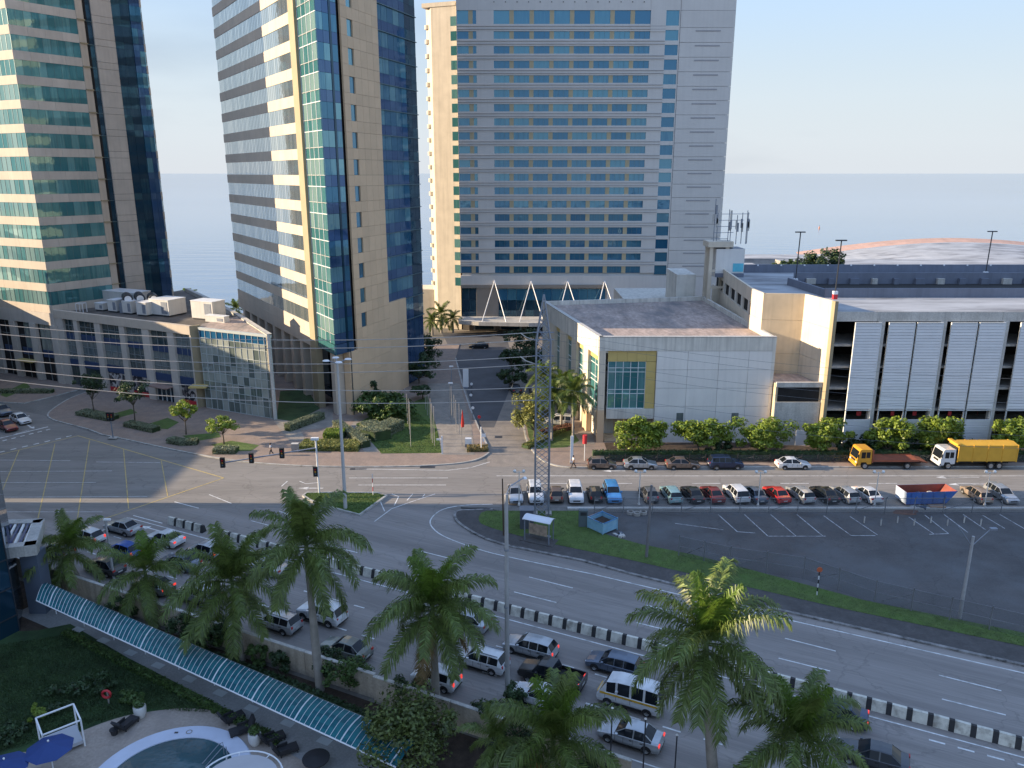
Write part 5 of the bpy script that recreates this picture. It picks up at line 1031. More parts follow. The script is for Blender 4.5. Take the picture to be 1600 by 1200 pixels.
for nm, i, j, m_ in (('long_side', 0, 1, cont_b), ('sloped_end', 1, 2, cont_b), ('long_side', 2, 3, cont_b), ('pale_end', 3, 0, cont_w)):
    hull(nm, [A0[i], A0[j], A1[j], A1[i]], m_, SK, .03); hull('inner_face', [[v*1 for v in p] for p in (Vector(A0[j])*.985, Vector(A0[i])*.985, Vector(A1[i])*.985+Vector((0, 0, .025)), Vector(A1[j])*.985+Vector((0, 0, .025)))], cont_r, SK, .02)
mb = MB(); mb.box(-hl+.1, hl-1, -hw, hw, .2, .3, M); build(mb, 'floor', cont_r, SK)
mb = MB()
for i in range(4): mb.box(-2.4+i*1.35, -2.3+i*1.35, -hw-.09, -hw, .25, hh, M)
build(mb, 'side_ribs', cont_b, SK, kind='stuff')
for i in range(9): mb = MB(); mb.box(-.25, .25, -.2, .2, -.12, .12, M @ TR(R.uniform(-2.3, 1.2), R.uniform(-.8, .8), .5+R.random()*.7, R.random()*3)); build(mb, 'rubbish', conc_lt if i % 2 else PAINT['bluegrey'], SK)
# ================================================================ plants
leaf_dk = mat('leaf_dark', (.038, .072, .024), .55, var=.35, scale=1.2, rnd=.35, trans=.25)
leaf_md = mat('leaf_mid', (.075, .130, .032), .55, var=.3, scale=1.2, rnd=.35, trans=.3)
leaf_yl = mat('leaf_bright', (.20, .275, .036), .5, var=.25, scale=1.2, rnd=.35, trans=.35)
leaf_ol = mat('leaf_olive', (.215, .225, .060), .6, var=.25, scale=1.2, rnd=.3, trans=.3)
leaf_gr = mat('leaf_greygreen', (.20, .225, .135), .7, var=.25, scale=1.2, rnd=.3, trans=.15)
frond_g = mat('frond_green', (.130, .180, .042), .42, var=.25, scale=.8, rnd=.35, trans=.3)
frond_y = mat('frond_young', (.130, .210, .030), .42, var=.2, scale=.8, rnd=.3, trans=.4)
frond_b = mat('frond_dead', (.20, .135, .055), .8, var=.25, scale=.8, rnd=.3, trans=.2)
bark = mat('bark', (.12, .095, .07), .95, var=.25, scale=2, bump=.5, bscale=10)
palm_bark = mat('palm_bark', (.30, .275, .24), .9, var=.18, scale=1.3, bump=.4, bscale=4, streak=.2)
shaft_m = mat('palm_crownshaft', (.085, .125, .045), .5, var=.2, scale=1)
def frond(Lf, e0, bend, width, n=108, seed=0, m=None, lw=.075):
    r = random.Random(seed); pts = []; p = Vector((0, 0, 0)); N = 14
    for i in range(N+1):
        t = i/N; e = math.radians(e0 - bend*t**1.25); pts.append(p.copy()); p = p + Vector((math.cos(e), 0, math.sin(e)))*Lf/N
    mb = MB(); mb.tube(pts, [.05*(1-.85*i/N) for i in range(N+1)], 4)
    for side in (1, -1):
        for i in range(n):
            t = .10 + .9*(i+r.random()*.6)/n; k = min(int(t*N), N-1); f = t*N-k; b = pts[k].lerp(pts[k+1], f); tan = (pts[k+1]-pts[k]).normalized()
            up = tan.cross(Vector((0, 1, 0))); up = up if up.z > 0 else -up
            ll = width*(math.sin(math.pi*min(1, t*.74+.16))**.5)*r.uniform(.75, 1.12)
            pl_ = r.choice((-.3, .0, .3, .6)) + r.uniform(-.2, .2); fw = .5 + .4*t + r.uniform(-.12, .12)
            d = (Vector((0, side, 0))*math.cos(pl_) + up*math.sin(pl_) + tan*fw).normalized()
            m1 = b + d*ll*.5 + Vector((0, 0, -.06*ll)); d2 = (d + Vector((0, 0, -.9-.7*r.random()))).normalized(); e = m1 + d2*ll*.52
            wv = tan*lw*.5 + up*lw*.12; mb.add([b-wv*.7, b+wv*.7, m1+wv, m1-wv, e], [(0, 1, 2, 3), (3, 2, 4)])
    return mb.mesh('frond', m or frond_g)
FV = []
for i, (e0, bd, Lf) in enumerate(((80, 38, 3.4), (66, 72, 4.2), (50, 95, 4.5), (32, 98, 4.6), (12, 92, 4.5), (-12, 68, 4.3), (-38, 42, 4.0))):
    FV.append([frond(Lf*1.08, e0, bd, 1.08, seed=i*3+s, m=frond_g) for s in range(2)] + [frond(Lf, e0, bd, 1.05, seed=i*3+2, m=frond_y if i < 3 else frond_b)])
def palm(name, x, y, hc, label, size=1.0, n=20, lean=(0, 0), seed=1, young=1, dead=0, group='royal palms along the garden wall', trunk_r=.24, hang=1.0, shaft=1.0, sunny=False):
    r = random.Random(seed); root = thing(name, label, 'palm tree', x, y, 0, 0, group)
    top = Vector((x+lean[0], y+lean[1], hc)); hs = 1.5*size*shaft
    mb = MB(); pts = []; rs = []
    NT = 36
    for i in range(NT+1):
        t = i/NT; pts.append(Vector((x, y, 0)).lerp(top - Vector((0, 0, hs)), t) + Vector((0, 0, 0))); rs.append(trunk_r*((1.25-.35*t+.12*math.sin(t*5))*(1+.03*(i % 2)) if i else 1.5))
    mb.tube(pts, rs, 10); build(mb, 'trunk', palm_bark, root, smooth=True)
    mb = MB(); mb.tube([pts[-1]-Vector((0, 0, .05)), pts[-1]+Vector((0, 0, hs*.4)), top], [rs[-1]*.98, rs[-1]*1.05, rs[-1]*.5], 9); build(mb, 'crownshaft', shaft_m, root, smooth=True)
    for i in range(n):
        t = i/(n-1); vi = min(6, int((t**.85)*6.99*hang)); a = i*2.39996 + r.uniform(-.25, .25)
        ym = (i < young) ; var = 2 if (ym or (dead and i >= n-dead)) else r.randrange(2)
        if var == 2 and vi >= 3 and not (dead and i >= n-dead): var = 0
        sc = size*r.uniform(.9, 1.08); M = Matrix.Translation(top + Vector((0, 0, -hs*.55*t))) @ Matrix.Rotation(a, 4, 'Z') @ Matrix.Rotation(r.uniform(-.12, .12), 4, 'X') @ Matrix.Rotation(r.uniform(-.1, .1), 4, 'Y') @ Matrix.Scale(sc, 4)
        link('frond', FV[vi][var], root, M)
    return root
def gp(px, py): p = G(px, py); return p.x, p.y
palm('royal_palm', *gp(133, 925), 4.7, 'short royal palm standing first beside the porch column', .95, 18, (-.9, 0), 3, trunk_r=.16)
palm('royal_palm', *gp(237, 968), 5.0, 'royal palm with one bright young frond before the blue car', 1.0, 19, (0, 0), 4, young=2, trunk_r=.2)
palm('royal_palm', *gp(379, 1032), 7.3, 'dense dark royal palm hiding the queue left of the tall trunk', 1.16, 25, (-.3, .2), 5, young=0, trunk_r=.17)
palm('royal_palm', *gp(500, 1078), 12.4, 'tallest royal palm with a bare pale trunk and spreading top fronds', 1.12, 22, (-.25, .1), 8, young=0, trunk_r=.25)
palm('royal_palm', *gp(682, 1108), 8.6, 'bushy royal palm with a yellow spear leaf and a dead hanging frond', 1.12, 30, (-.1, .2), 7, young=3, dead=2, trunk_r=.24)
palm('royal_palm', *gp(1118, 1262), 11.9, 'large royal palm whose upper fronds catch the sun', 1.14, 26, (-1.3, .1), 9, young=3, trunk_r=.27)
palm('royal_palm', *gp(862, 1262), 5.3, 'low royal palm at the bottom edge before the white car', 1.05, 22, (0, 0), 10, young=2, trunk_r=.2, hang=.72)
palm('royal_palm', *gp(1232, 1290), 6.5, 'royal palm at the bottom edge overlapping the dark navy car', 1.04, 20, (0, 0), 12, young=2, trunk_r=.2, hang=.8)
palm('royal_palm', *gp(775, 1235), 4.0, 'small shaded palm beside the roadside pole at the bottom edge', .62, 14, (0, 0), 14, young=0, trunk_r=.13)
for i, (bx, by, tx, h, s, lab) in enumerate(((862, 690, 866, 7.9, .72, 'garden palm half behind the lattice mast'), (895, 692, 893, 8.3, .78, 'garden palm with a dark stem beside the red banner'), (877, 668, 880, 7.6, .72, 'garden palm between the other two at the hall corner'), (848, 664, 850, 8.6, .7, 'garden palm rising over the round tree'))):
    x, y = gp(bx, by); palm('garden_palm', x, y, h-.5, lab, s, 26, (0, 0), 20+i, young=2, group='feathery palms at the hall corner', trunk_r=.14)
for i, (bx, by, h, s, lab) in enumerate(((690, 520, 5.0, .9, 'dark palm before the cream hotel wing'), (676, 524, 3.8, .65, 'smaller dark palm beside the flatiron tower foot'), (708, 520, 3.7, .65, 'low dark palm by the hotel lobby glazing'))):
    x, y = gp(bx, by); palm('hotel_palm', x, y, h, lab, s, 16, (0, 0), 30+i, young=0, group='palms before the hotel wing', trunk_r=.2)
for px, y, h, lab in ((290, 212, 4.9, 'lone palm top beyond the retail block roof'), (366, 205, 3.4, 'palm top peeping between the retail block and the flatiron tower')):
    d = ray(px, 452); x = d[0]/d[1]*y; palm('shore_palm', x, y, h, lab, .9, 16, (0, 0), 40+px, young=2, group='palms on the shore', trunk_r=.2)

# ---- broad-leaved trees: a tapered trunk, limbs, and leaf clumps through the crown's volume
def leaves(mb, c, rad, n, size, r, up=.5):
    for _ in range(n):
        v = Vector((r.gauss(0, 1), r.gauss(0, 1), r.gauss(0, 1))); v = v.normalized()*(r.random()**.4); p = c + Vector((v.x*rad[0], v.y*rad[1], v.z*rad[2]))
        nrm = (v + Vector((0, 0, up)) + Vector((r.gauss(0, .5), r.gauss(0, .5), r.gauss(0, .5)))).normalized(); t = nrm.cross(Vector((r.random()-.5, r.random()-.5, r.random()))).normalized(); b = nrm.cross(t); s = size*r.uniform(.6, 1.25)
        mb.add([p-t*s, p-b*s*.55, p+t*s, p+b*s*.55], [(0, 1, 2, 3)])
def tree(name, x, y, z0, z1, rx, label, m=None, n=26, ls=.16, seed=1, per=110, group=None, ry=None, flat=.5, trunk=.13, cat='tree', z=0, crown='crown'):
    r = random.Random(seed); ry = ry or rx; root = thing(name, label, cat, x, y, z, 0, group); hz = (z1-z0)/2; cz = (z0+z1)/2
    cl = []
    for i in range(n):
        a = r.uniform(0, 6.283); q = math.sqrt(r.random()); zz = r.uniform(-.75, .8); k = math.sqrt(max(0, 1-zz*zz*.8))*(1+.22*math.sin(2*a+seed)+.12*math.sin(3*a+2.3*seed)); cl.append(Vector((x+rx*q*k*math.cos(a), y+ry*q*k*math.sin(a), cz+hz*zz)))
    mb = MB(); base = Vector((x, y, z)); fork = Vector((x+r.uniform(-.2, .2), y, z+(z0-z)*.75)); mb.tube([base, base.lerp(fork, .5)+Vector((.04, 0, 0)), fork], [trunk*1.4, trunk, trunk*.85], 7)
    for c in cl[:9]: mid = fork.lerp(c, .5)+Vector((r.uniform(-.15, .15), r.uniform(-.15, .15), -.1)); mb.tube([fork, mid, c], [trunk*.6, trunk*.35, trunk*.12], 5)
    build(mb, 'trunk', bark, root, smooth=True)
    mb = MB()
    for c in cl:
        k = r.uniform(.16, .40); leaves(mb, c, (rx*k, ry*k, hz*k*(1+flat*.3)), int(per*(.4+k*2)), ls, r)
    build(mb, crown, m or leaf_md, root); return root
CPG = 'sea grape trees before the hall and car park'
for i, (px, x0, x1, y0, y1, lab) in enumerate(((997, 948, 1046, 653, 706, 'bushy sea grape tree under the glazed corner bay'), (1093, 1046, 1135, 652, 690, 'sea grape tree before the white panelled wall'), (1190, 1140, 1238, 650, 702, 'wide sea grape tree at the end of the white hall'), (1290, 1252, 1327, 652, 698, 'sea grape tree before the corner of the car park'), (1387, 1350, 1424, 649, 700, 'bright sea grape tree behind the orange cab'), (1463, 1428, 1512, 645, 705, 'bright sea grape tree between the two lorries'), (1574, 1538, 1612, 655, 700, 'paler sea grape tree behind the yellow load box'))):
    x, y = gp(px, 716); sc = 104/F; tree('sea_grape_tree', x, 101.6, max(1.3, zat(y1, 101.6)-.3), zat(y0, 101.6)-.35+R.uniform(-.2, .25), (x1-x0)/2*sc*.92, lab, leaf_yl, 46, .23, 50+i, 120, CPG, 1.7, trunk=.11)
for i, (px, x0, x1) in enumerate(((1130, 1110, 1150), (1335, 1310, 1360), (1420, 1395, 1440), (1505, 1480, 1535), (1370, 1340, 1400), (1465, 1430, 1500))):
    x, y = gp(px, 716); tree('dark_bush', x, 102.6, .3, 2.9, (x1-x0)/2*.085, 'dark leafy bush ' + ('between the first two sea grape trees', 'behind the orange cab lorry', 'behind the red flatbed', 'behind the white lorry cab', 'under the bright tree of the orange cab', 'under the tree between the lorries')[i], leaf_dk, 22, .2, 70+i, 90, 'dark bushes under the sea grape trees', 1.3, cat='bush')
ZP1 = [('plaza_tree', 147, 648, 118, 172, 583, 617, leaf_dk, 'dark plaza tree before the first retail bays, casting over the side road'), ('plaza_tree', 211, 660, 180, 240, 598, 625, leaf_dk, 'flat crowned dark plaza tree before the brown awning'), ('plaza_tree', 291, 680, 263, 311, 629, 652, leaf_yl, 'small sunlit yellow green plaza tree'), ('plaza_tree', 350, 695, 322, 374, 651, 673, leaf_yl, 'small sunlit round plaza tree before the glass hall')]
for i, (nm, px, py, x0, x1, y0, y1, m_, lab) in enumerate(ZP1):
    x, y = gp(px, py); zc = y*ct+9; tree(nm, x, y, zat(y1, y), zat(y0, y), (x1-x0)/2*zc/F*.85, lab, m_, 24, .17, 80+i, 90, 'young trees on the brick plaza', trunk=.09, z=.1)
x, y = gp(834, 684); tree('round_tree', x, y, 1.5, 7.0, 2.35, 'dense round yellow green tree at the drive corner', leaf_ol, 48, .2, 90, 110, trunk=.12)
x, y = gp(600, 655); tree('big_leaf_shrub', x, y, .6, 4.4, 4.4, 'big leaved shrub with a bare grey stem at the foot of the tan wall', leaf_md, 46, .34, 91, 80, ry=2.6, cat='shrub')
x, y = gp(580, 632); tree('dark_shrub', x, y, 2.0, 5.2, 1.3, 'dark upright shrub against the tan wall', leaf_dk, 16, .25, 92, 80, cat='shrub')
x, y = gp(640, 1190); tree('garden_tree', x, y-1.0, 1.2, 5.0, 3.1, 'broad garden tree with yellowing leaves over the end of the teal walkway', mat('leaf_yellowing', (.105, .135, .034), .5, var=.4, scale=.9, rnd=.5, trans=.3), 60, .15, 93, 120, trunk=.16)
dg = 'dark trees along the hotel drive'
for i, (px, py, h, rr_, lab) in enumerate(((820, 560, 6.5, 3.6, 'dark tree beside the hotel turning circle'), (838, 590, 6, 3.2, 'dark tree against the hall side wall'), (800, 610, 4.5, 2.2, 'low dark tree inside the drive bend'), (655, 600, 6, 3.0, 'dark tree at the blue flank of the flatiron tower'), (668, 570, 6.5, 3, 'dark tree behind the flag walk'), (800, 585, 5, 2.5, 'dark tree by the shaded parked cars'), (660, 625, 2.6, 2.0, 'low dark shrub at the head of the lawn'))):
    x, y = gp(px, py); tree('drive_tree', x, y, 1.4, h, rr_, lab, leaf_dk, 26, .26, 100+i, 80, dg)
# dark trees behind the car park
for i, px in enumerate((1222, 1240, 1262, 1278, 1298)):
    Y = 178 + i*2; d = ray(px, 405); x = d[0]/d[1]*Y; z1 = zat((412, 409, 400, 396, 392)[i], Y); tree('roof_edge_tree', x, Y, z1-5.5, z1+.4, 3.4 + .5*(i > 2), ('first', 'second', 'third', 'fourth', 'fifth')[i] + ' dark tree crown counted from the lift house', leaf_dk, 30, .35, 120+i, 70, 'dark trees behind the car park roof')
# bushes along the wall and in the garden
bg_ = 'bushes along the garden wall'
for i, (px, py, h, rr_, m_, lab) in enumerate(((545, 1078, 3.0, 1.7, leaf_md, 'rounded bush with small flowers at the foot of the tall palm'), (520, 1062, 2.6, 1.3, leaf_dk, 'dark bush left of the flowering bush'), (290, 1000, 2.2, 1.5, leaf_dk, 'dark bush between the second and third palms'), (200, 960, 2.0, 1.5, leaf_dk, 'dark bush behind the teal roof near the porch'), (325, 1015, 2.8, 1.8, leaf_md, 'tall bush at the foot of the dense dark palm'), (345, 1010, 2.4, 1.5, leaf_dk, 'deep green bush beside the dense dark palm'), (405, 1040, 1.7, .9, leaf_md, 'thin straggly plant against the pale wall'), (440, 1050, 1.9, .8, leaf_dk, 'sparse bush by the wall near the tall palm'), (640, 1105, 2.2, 1.3, leaf_dk, 'brownish bush beside the bushy palm trunk'), (760, 1150, 3.0, 1.6, leaf_dk, 'dark bush before the pale end of the wall'), (800, 1175, 3.4, 1.8, leaf_dk, 'deep shade bush at the bottom edge'), (930, 1215, 2.0, 1.2, leaf_dk, 'low dark bush under the lamp posts'), (800, 1105, 1.8, 1.0, leaf_dk, 'dark bush at the foot of the roadside pole'))):
    x, y = gp(px, py); tree('wall_bush', x, y, .2, h, rr_, lab, m_, 18, .13, 140+i, 100, bg_, cat='bush', trunk=.06)
x, y = gp(838, 1215); tree('croton_bush', x, y, .2, 1.5, .6, 'small orange leaved bush at the bottom edge', mat('leaf_orange', (.40, .14, .03), .6, var=.3, rnd=.3), 8, .13, 160, 70, cat='bush', trunk=.04)
for i, (px, py, h, rr_, m_, lab) in enumerate(((205, 1098, 1.3, 1.0, leaf_md, 'leafy plant in the white planter beside the black lounger'), (120, 1080, 1.0, 1.5, leaf_dk, 'low dark shrub behind the life ring'), (165, 1075, 1.1, 1.2, leaf_dk, 'rounded shrub behind the white planter'), (57, 1130, 1.4, .7, leaf_yl, 'yellow green spiky plant behind the white day bed'), (20, 1150, 1.0, 1.3, leaf_dk, 'dark shrub at the lawn edge by the blue parasols'), (95, 1110, .8, 1.1, leaf_dk, 'low bush on the lawn beside the day bed'))):
    x, y = gp(px, py); tree('garden_shrub', x, y, .15, h, rr_, lab, m_, 12, .12, 170+i, 90, 'shrubs in the pool garden', cat='shrub', trunk=.05)
# clipped hedges
def hedge(name, pts, wd, h, label, m, ls=.09, dens=150, seed=1, z=.12, cat='hedge', group=None, closed=False):
    r = random.Random(seed); root = thing(name, label, cat, pts[0][0], pts[0][1], z, 0, group); inner = MB(); lv = MB()
    for a, b in zip(pts, pts[1:]):
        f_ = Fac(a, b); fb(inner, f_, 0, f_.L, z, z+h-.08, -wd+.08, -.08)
        for _ in range(int(dens*f_.L*(wd+2*h))):
            s = r.random()*(wd+2*h); u = r.random()*f_.L
            if s < wd: p = Vector((u, s, z+h)); nn_ = Vector((0, 0, 1))
            elif s < wd+h: p = Vector((u, 0, z+s-wd)); nn_ = Vector((0, -1, 0))
            else: p = Vector((u, wd, z+s-wd-h)); nn_ = Vector((0, 1, 0))
            p += Vector((r.gauss(0, .03), r.gauss(0, .05), r.gauss(0, .04))); nn_ = (nn_ + Vector((r.gauss(0, .6), r.gauss(0, .6), r.gauss(0, .6)))).normalized(); t = nn_.orthogonal().normalized(); b_2 = nn_.cross(t); q = ls*r.uniform(.6, 1.3)
            lv.add([f_.M @ v for v in (p-t*q, p-b_2*q*.6, p+t*q, p+b_2*q*.6)], [(0, 1, 2, 3)])
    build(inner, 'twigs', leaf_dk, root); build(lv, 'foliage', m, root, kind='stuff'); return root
hedge('clipped_hedge', [(11.0, 99.9), (60, 99.9)], .9, 1.3, 'long clipped hedge behind wire along the hall pavement', leaf_dk, .1, 60, 1); hedge('clipped_hedge', [(60, 99.9), (80, 99.9)], .9, 1.3, 'clipped hedge behind the yellow covered lorry', leaf_dk, .1, 60, 21)
hedge('clipped_hedge', [gp(556, 678), gp(562, 692), gp(578, 694)][0:2], 1.4, 1.0, 'narrow pale clipped hedge running back from the plaza beside the slabbed path', leaf_gr, .09, 200, 2)
hedge('clipped_hedge', [gp(520, 668), gp(566, 702)], 1.3, 1.0, 'long pale clipped hedge beside the tall twin lamp mast', leaf_gr, .09, 190, 3)
hedge('clipped_hedge', [gp(454, 676), gp(508, 656)], 1.3, 1.1, 'pale clipped hedge along the walk to the tower doors', leaf_gr, .09, 190, 4)
hedge('clipped_hedge', [gp(562, 675), gp(586, 692), gp(632, 672)], 2.6, 1.5, 'heart shaped pale clipped hedge below the big leaved shrub', leaf_gr, .1, 150, 5)
hedge('flower_bed', [gp(466, 706), gp(560, 707)], 3.2, .7, 'broad bed of yellowish low shrubs beside the stone block', leaf_ol, .12, 120, 6, cat='flower bed')
hedge('flower_bed', [gp(505, 690), gp(536, 690)], 2.4, 1.15, 'bright yellow green shrubs at the back of the bed', leaf_yl, .12, 150, 7, cat='flower bed')
hedge('flower_bed', [gp(260, 694), gp(282, 698), gp(308, 697)], 1.3, .7, 'grey green low bushes under the first sunlit plaza tree', leaf_gr, .12, 150, 8, cat='flower bed')
hedge('flower_bed', [gp(332, 711), gp(368, 711)], 1.6, .7, 'grey green low bushes under the tree before the glass hall', leaf_gr, .12, 150, 9, cat='flower bed')
hedge('flower_bed', [gp(193, 668), gp(238, 678)], 1.5, .7, 'shaded low bushes by the flat crowned tree', leaf_gr, .12, 130, 10, cat='flower bed')
hedge('flower_bed', [gp(118, 650), gp(170, 660)], 2.0, .6, 'shaded low bushes under the dark plaza tree at the side road', leaf_gr, .12, 110, 11, cat='flower bed')
hedge('flower_bed', [gp(-5, 616), gp(80, 616)], 1.2, .6, 'shaded planting on the far corner pavement', leaf_gr, .12, 90, 12, cat='flower bed')
hedge('flower_bed', [gp(826, 703), gp(884, 676)], 1.2, .5, 'bright low hedge round the drive corner garden', leaf_ol, .1, 150, 13, cat='flower bed'); hedge('flower_bed', [gp(850, 683), gp(898, 672)], 1.6, .6, 'red leaved low shrubs by the hall columns', mat('leaf_red', (.16, .07, .045), .6, var=.3, rnd=.3), .1, 120, 14, cat='flower bed')
hedge('flower_bed', [gp(730, 708), gp(763, 707)], 1.6, .55, 'round bed of red and yellow flowers at the drive entrance', mat('leaf_redyellow', (.20, .15, .05), .6, var=.5, rnd=.5), .1, 150, 15, cat='flower bed')
hedge('garden_hedge', [gp(98, 993), gp(205, 1050), gp(330, 1113), gp(430, 1166)], .55, .4, 'low hedge between the garden path and the lawn', leaf_md, .09, 170, 16, z=0)
hedge('garden_hedge', [AV(-34, -16.9), AV(-8, -17.2), AV(0, -17.8)], .9, .5, 'dark ground planting between the teal roof and the wall', leaf_dk, .12, 90, 17, z=0)
# low weeds and grass tufts on the sunlit lawns and the verge: nobody could count them
def tufts(name, poly, n, m, h, seed, label):
    r = random.Random(seed); xs_ = [p[0] for p in poly]; ys_ = [p[1] for p in poly]; mb = MB(); k = 0
    def inside(x, y):
        c = False; j = len(poly)-1
        for i in range(len(poly)):
            if (poly[i][1] > y) != (poly[j][1] > y) and x < (poly[j][0]-poly[i][0])*(y-poly[i][1])/(poly[j][1]-poly[i][1])+poly[i][0]: c = not c
            j = i
        return c
    while k < n:
        x, y = r.uniform(min(xs_), max(xs_)), r.uniform(min(ys_), max(ys_))
        if not inside(x, y): continue
        k += 1; a = r.random()*6.28; q = h*r.uniform(.5, 1.3); wv = Vector((math.cos(a), math.sin(a), 0))*.05; t = Vector((r.gauss(0, .05), r.gauss(0, .05), q)); p = Vector((x, y, .14)); mb.add([p-wv, p+wv, p+t], [(0, 1, 2)])
    o = build(mb, name, m, kind='stuff'); o['label'] = label
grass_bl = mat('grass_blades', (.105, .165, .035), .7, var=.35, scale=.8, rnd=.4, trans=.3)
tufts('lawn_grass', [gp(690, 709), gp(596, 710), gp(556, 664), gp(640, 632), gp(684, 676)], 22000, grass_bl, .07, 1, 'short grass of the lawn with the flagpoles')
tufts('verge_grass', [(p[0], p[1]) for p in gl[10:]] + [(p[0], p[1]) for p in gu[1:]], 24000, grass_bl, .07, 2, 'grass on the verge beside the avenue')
tufts('garden_grass', [gp(0, 1010), gp(98, 995), gp(205, 1054), gp(330, 1116), gp(230, 1110), gp(130, 1138), gp(20, 1172), gp(-40, 1185)], 22000, mat('grass_blades_shade', (.05, .085, .028), .7, var=.4, scale=.6, rnd=.4, trans=.3), .11, 4, 'short grass of the pool garden lawn with its shade in the colour')  # darker copy of the other blades, garden shade put into the colour
tufts('island_grass', [(p[0], p[1]) for p in ip], 6000, grass_bl, .12, 3, 'grass on the traffic island')
# ================================================================ street furniture and small things
# median of black and white concrete blocks
blk_w = mat('barrier_white', (.62, .60, .52), .85, var=.12, scale=2, dirt=(.28, .26, .22), dscale=1.3, streak=.25); blk_k = mat('barrier_black', (.03, .03, .032), .8, var=.2)
def blockme(x0, x1, m, nm):
    mb = MB(); v = [Vector((x, y, z)) for x in (x0, x1) for (y, z) in ((-.32, 0), (-.26, .25), (-.12, .80), (.12, .80), (.26, .25), (.32, 0))]
    mb.add(v, [tuple(range(6))[::-1], tuple(range(6, 12))] + [(i, (i+1) % 6, 6+(i+1) % 6, 6+i) for i in range(6)]); return mb.mesh(nm, m)
bw, bk_ = blockme(-.62, .34, blk_w, 'white_block'), blockme(.345, .70, blk_k, 'black_end')
def ordinal(n):
    o1 = 'first second third fourth fifth sixth seventh eighth ninth tenth eleventh twelfth thirteenth fourteenth fifteenth sixteenth seventeenth eighteenth nineteenth'.split()
    tens = ('', '', 'twenty', 'thirty', 'forty', 'fifty', 'sixty', 'seventy'); tth = ('', '', 'twentieth', 'thirtieth', 'fortieth', 'fiftieth', 'sixtieth', 'seventieth')
    return o1[n-1] if n < 20 else (tth[n//10] if n % 10 == 0 else tens[n//10] + '-' + o1[n % 10 - 1])
proto = thing('barrier_block', 'black and white median block at the very end by the box junction', 'barrier', group='black and white median blocks'); link('white_block', bw, proto); link('black_end', bk_, proto)
ns = int(82/1.335)
for i in range(ns+8):
    s = -40.2 + i*1.335
    if -35.4 < s < -34 : continue
    p = AV(s, .15); M = TR(p.x, p.y, .01, AVANG + R.uniform(-.02, .02))
    if i == 0: proto.matrix_basis = M
    else: dup(proto, M, ordinal(i+1) + ' black and white median block counted from the box junction end')
# garden wall
WL = thing('garden_wall', 'pale rendered garden wall between the palms and the avenue', 'wall', *AV(-20, -15.2)); wall_m = mat('wall_render', (.42, .36, .28), .9, var=.12, scale=.7, streak=.35, fine=6)
for i in range(19):
    a, b = AV(-45+i*3.3, -14.9-.2*(i > 12)), AV(-45+(i+1)*3.3-.04, -14.9-.2*(i > 12)); f_ = Fac(a, b); pc('wall_panel', f_, 0, 3.26, 0, 2.05, -.2, 0, wall_m, WL); pc('wall_cap', f_, 0, 3.26, 2.05, 2.12, -.24, .04, conc_lt, WL)
# teal walkway roof
WK = thing('walkway_roof', 'long arched teal walkway roof with white ribs along the garden path', 'canopy', *AV(-18, -19.5)); teal_r = glass('teal_sheet', (.012, .095, .12), (.02, .14, .16), rough=.5, metal=.0, curtains=.6, wob=0, ior=1.25)
n0, n1, f0, f1 = AV(-33.6, -19.75), AV(5, -22.6), AV(-36.0, -17.4), AV(5, -20.0); NR = 86
def wk(t, k): 
    a = n0.lerp(n1, t); b = f0.lerp(f1, t); q = a.lerp(b, k); return Vector((q.x, q.y, 2.72 + .17*math.sin(math.pi*k)))
for i in range(NR):
    t0, t1 = i/NR, (i+1)/NR; mb = MB()
    for j in range(8): mb.quad(wk(t0, j/8), wk(t1, j/8), wk(t1, (j+1)/8), wk(t0, (j+1)/8))
    build(mb, 'roof_sheet', teal_r, WK)
    mb = MB(); thick = i % 9 == 4; mb.tube([wk(t0, j/8)+Vector((0, 0, .03)) for j in range(9)], .055 if thick else .022, 4); build(mb, 'rib', metal_w, WK)
mb = MB(); mb.tube([wk(0, 0), wk(1, 0)], .05, 5); build(mb, 'edge_rail', metal_w, WK); mb = MB(); mb.tube([wk(0, 1), wk(1, 1)], .05, 5); build(mb, 'edge_rail', frame_t, WK)
for i in range(10):
    for k in (.93,): q = wk((i+.3)/10, k); mb = MB(); mb.tube([(q.x, q.y, 0), q], .05, 6); build(mb, 'post', metal_w, WK)
slab = mat('paving_slab', (.40, .42, .42), .8, var=.1); 
for (x, y) in ((122, 984), (162, 1001), (204, 1020), (247, 1040), (296, 1061), (344, 1083), (393, 1107), (450, 1130), (507, 1158)):
    p = G(x, y); mb = MB(); mb.box(-.5, .5, -.3, .3, 0, .02, TR(p.x, p.y, .014, AVANG)); build(mb, 'pale_slab', slab, walk)
# power lines and the lattice mast
LT = thing('lattice_mast', 'tall grey lattice power mast beside the bus shelter', 'power mast', 3.4, 82.7)
def lw_(z): return .78 if z < 20.5 else max(.02, .78*(25.6-z)/5.1)
legs = [(-1, -1), (1, -1), (1, 1), (-1, 1)]; zs = [0.1 + 1.27*i for i in range(17)] + [21.7, 22.9, 24.1, 25.5]
for sx, sy in legs: mb = MB(); mb.tube([(3.4+sx*lw_(z), 82.7+sy*lw_(z), z) for z in (0, 20.5, 25.5)], .085, 5); build(mb, 'leg', metal_g, LT)
for (a, b) in zip(legs, legs[1:]+legs[:1]):
    for z0, z1 in zip(zs, zs[1:]):
        w0, w1 = lw_(z0), lw_(z1); mb = MB(); A_ = [Vector((3.4+a[0]*w0, 82.7+a[1]*w0, z0)), Vector((3.4+b[0]*w1, 82.7+b[1]*w1, z1)), Vector((3.4+b[0]*w0, 82.7+b[1]*w0, z0)), Vector((3.4+a[0]*w1, 82.7+a[1]*w1, z1))]
        mb.tube(A_[:2], .034, 4); build(mb, 'brace', metal_g, LT); mb = MB(); mb.tube(A_[2:], .034, 4); build(mb, 'brace', metal_g, LT)
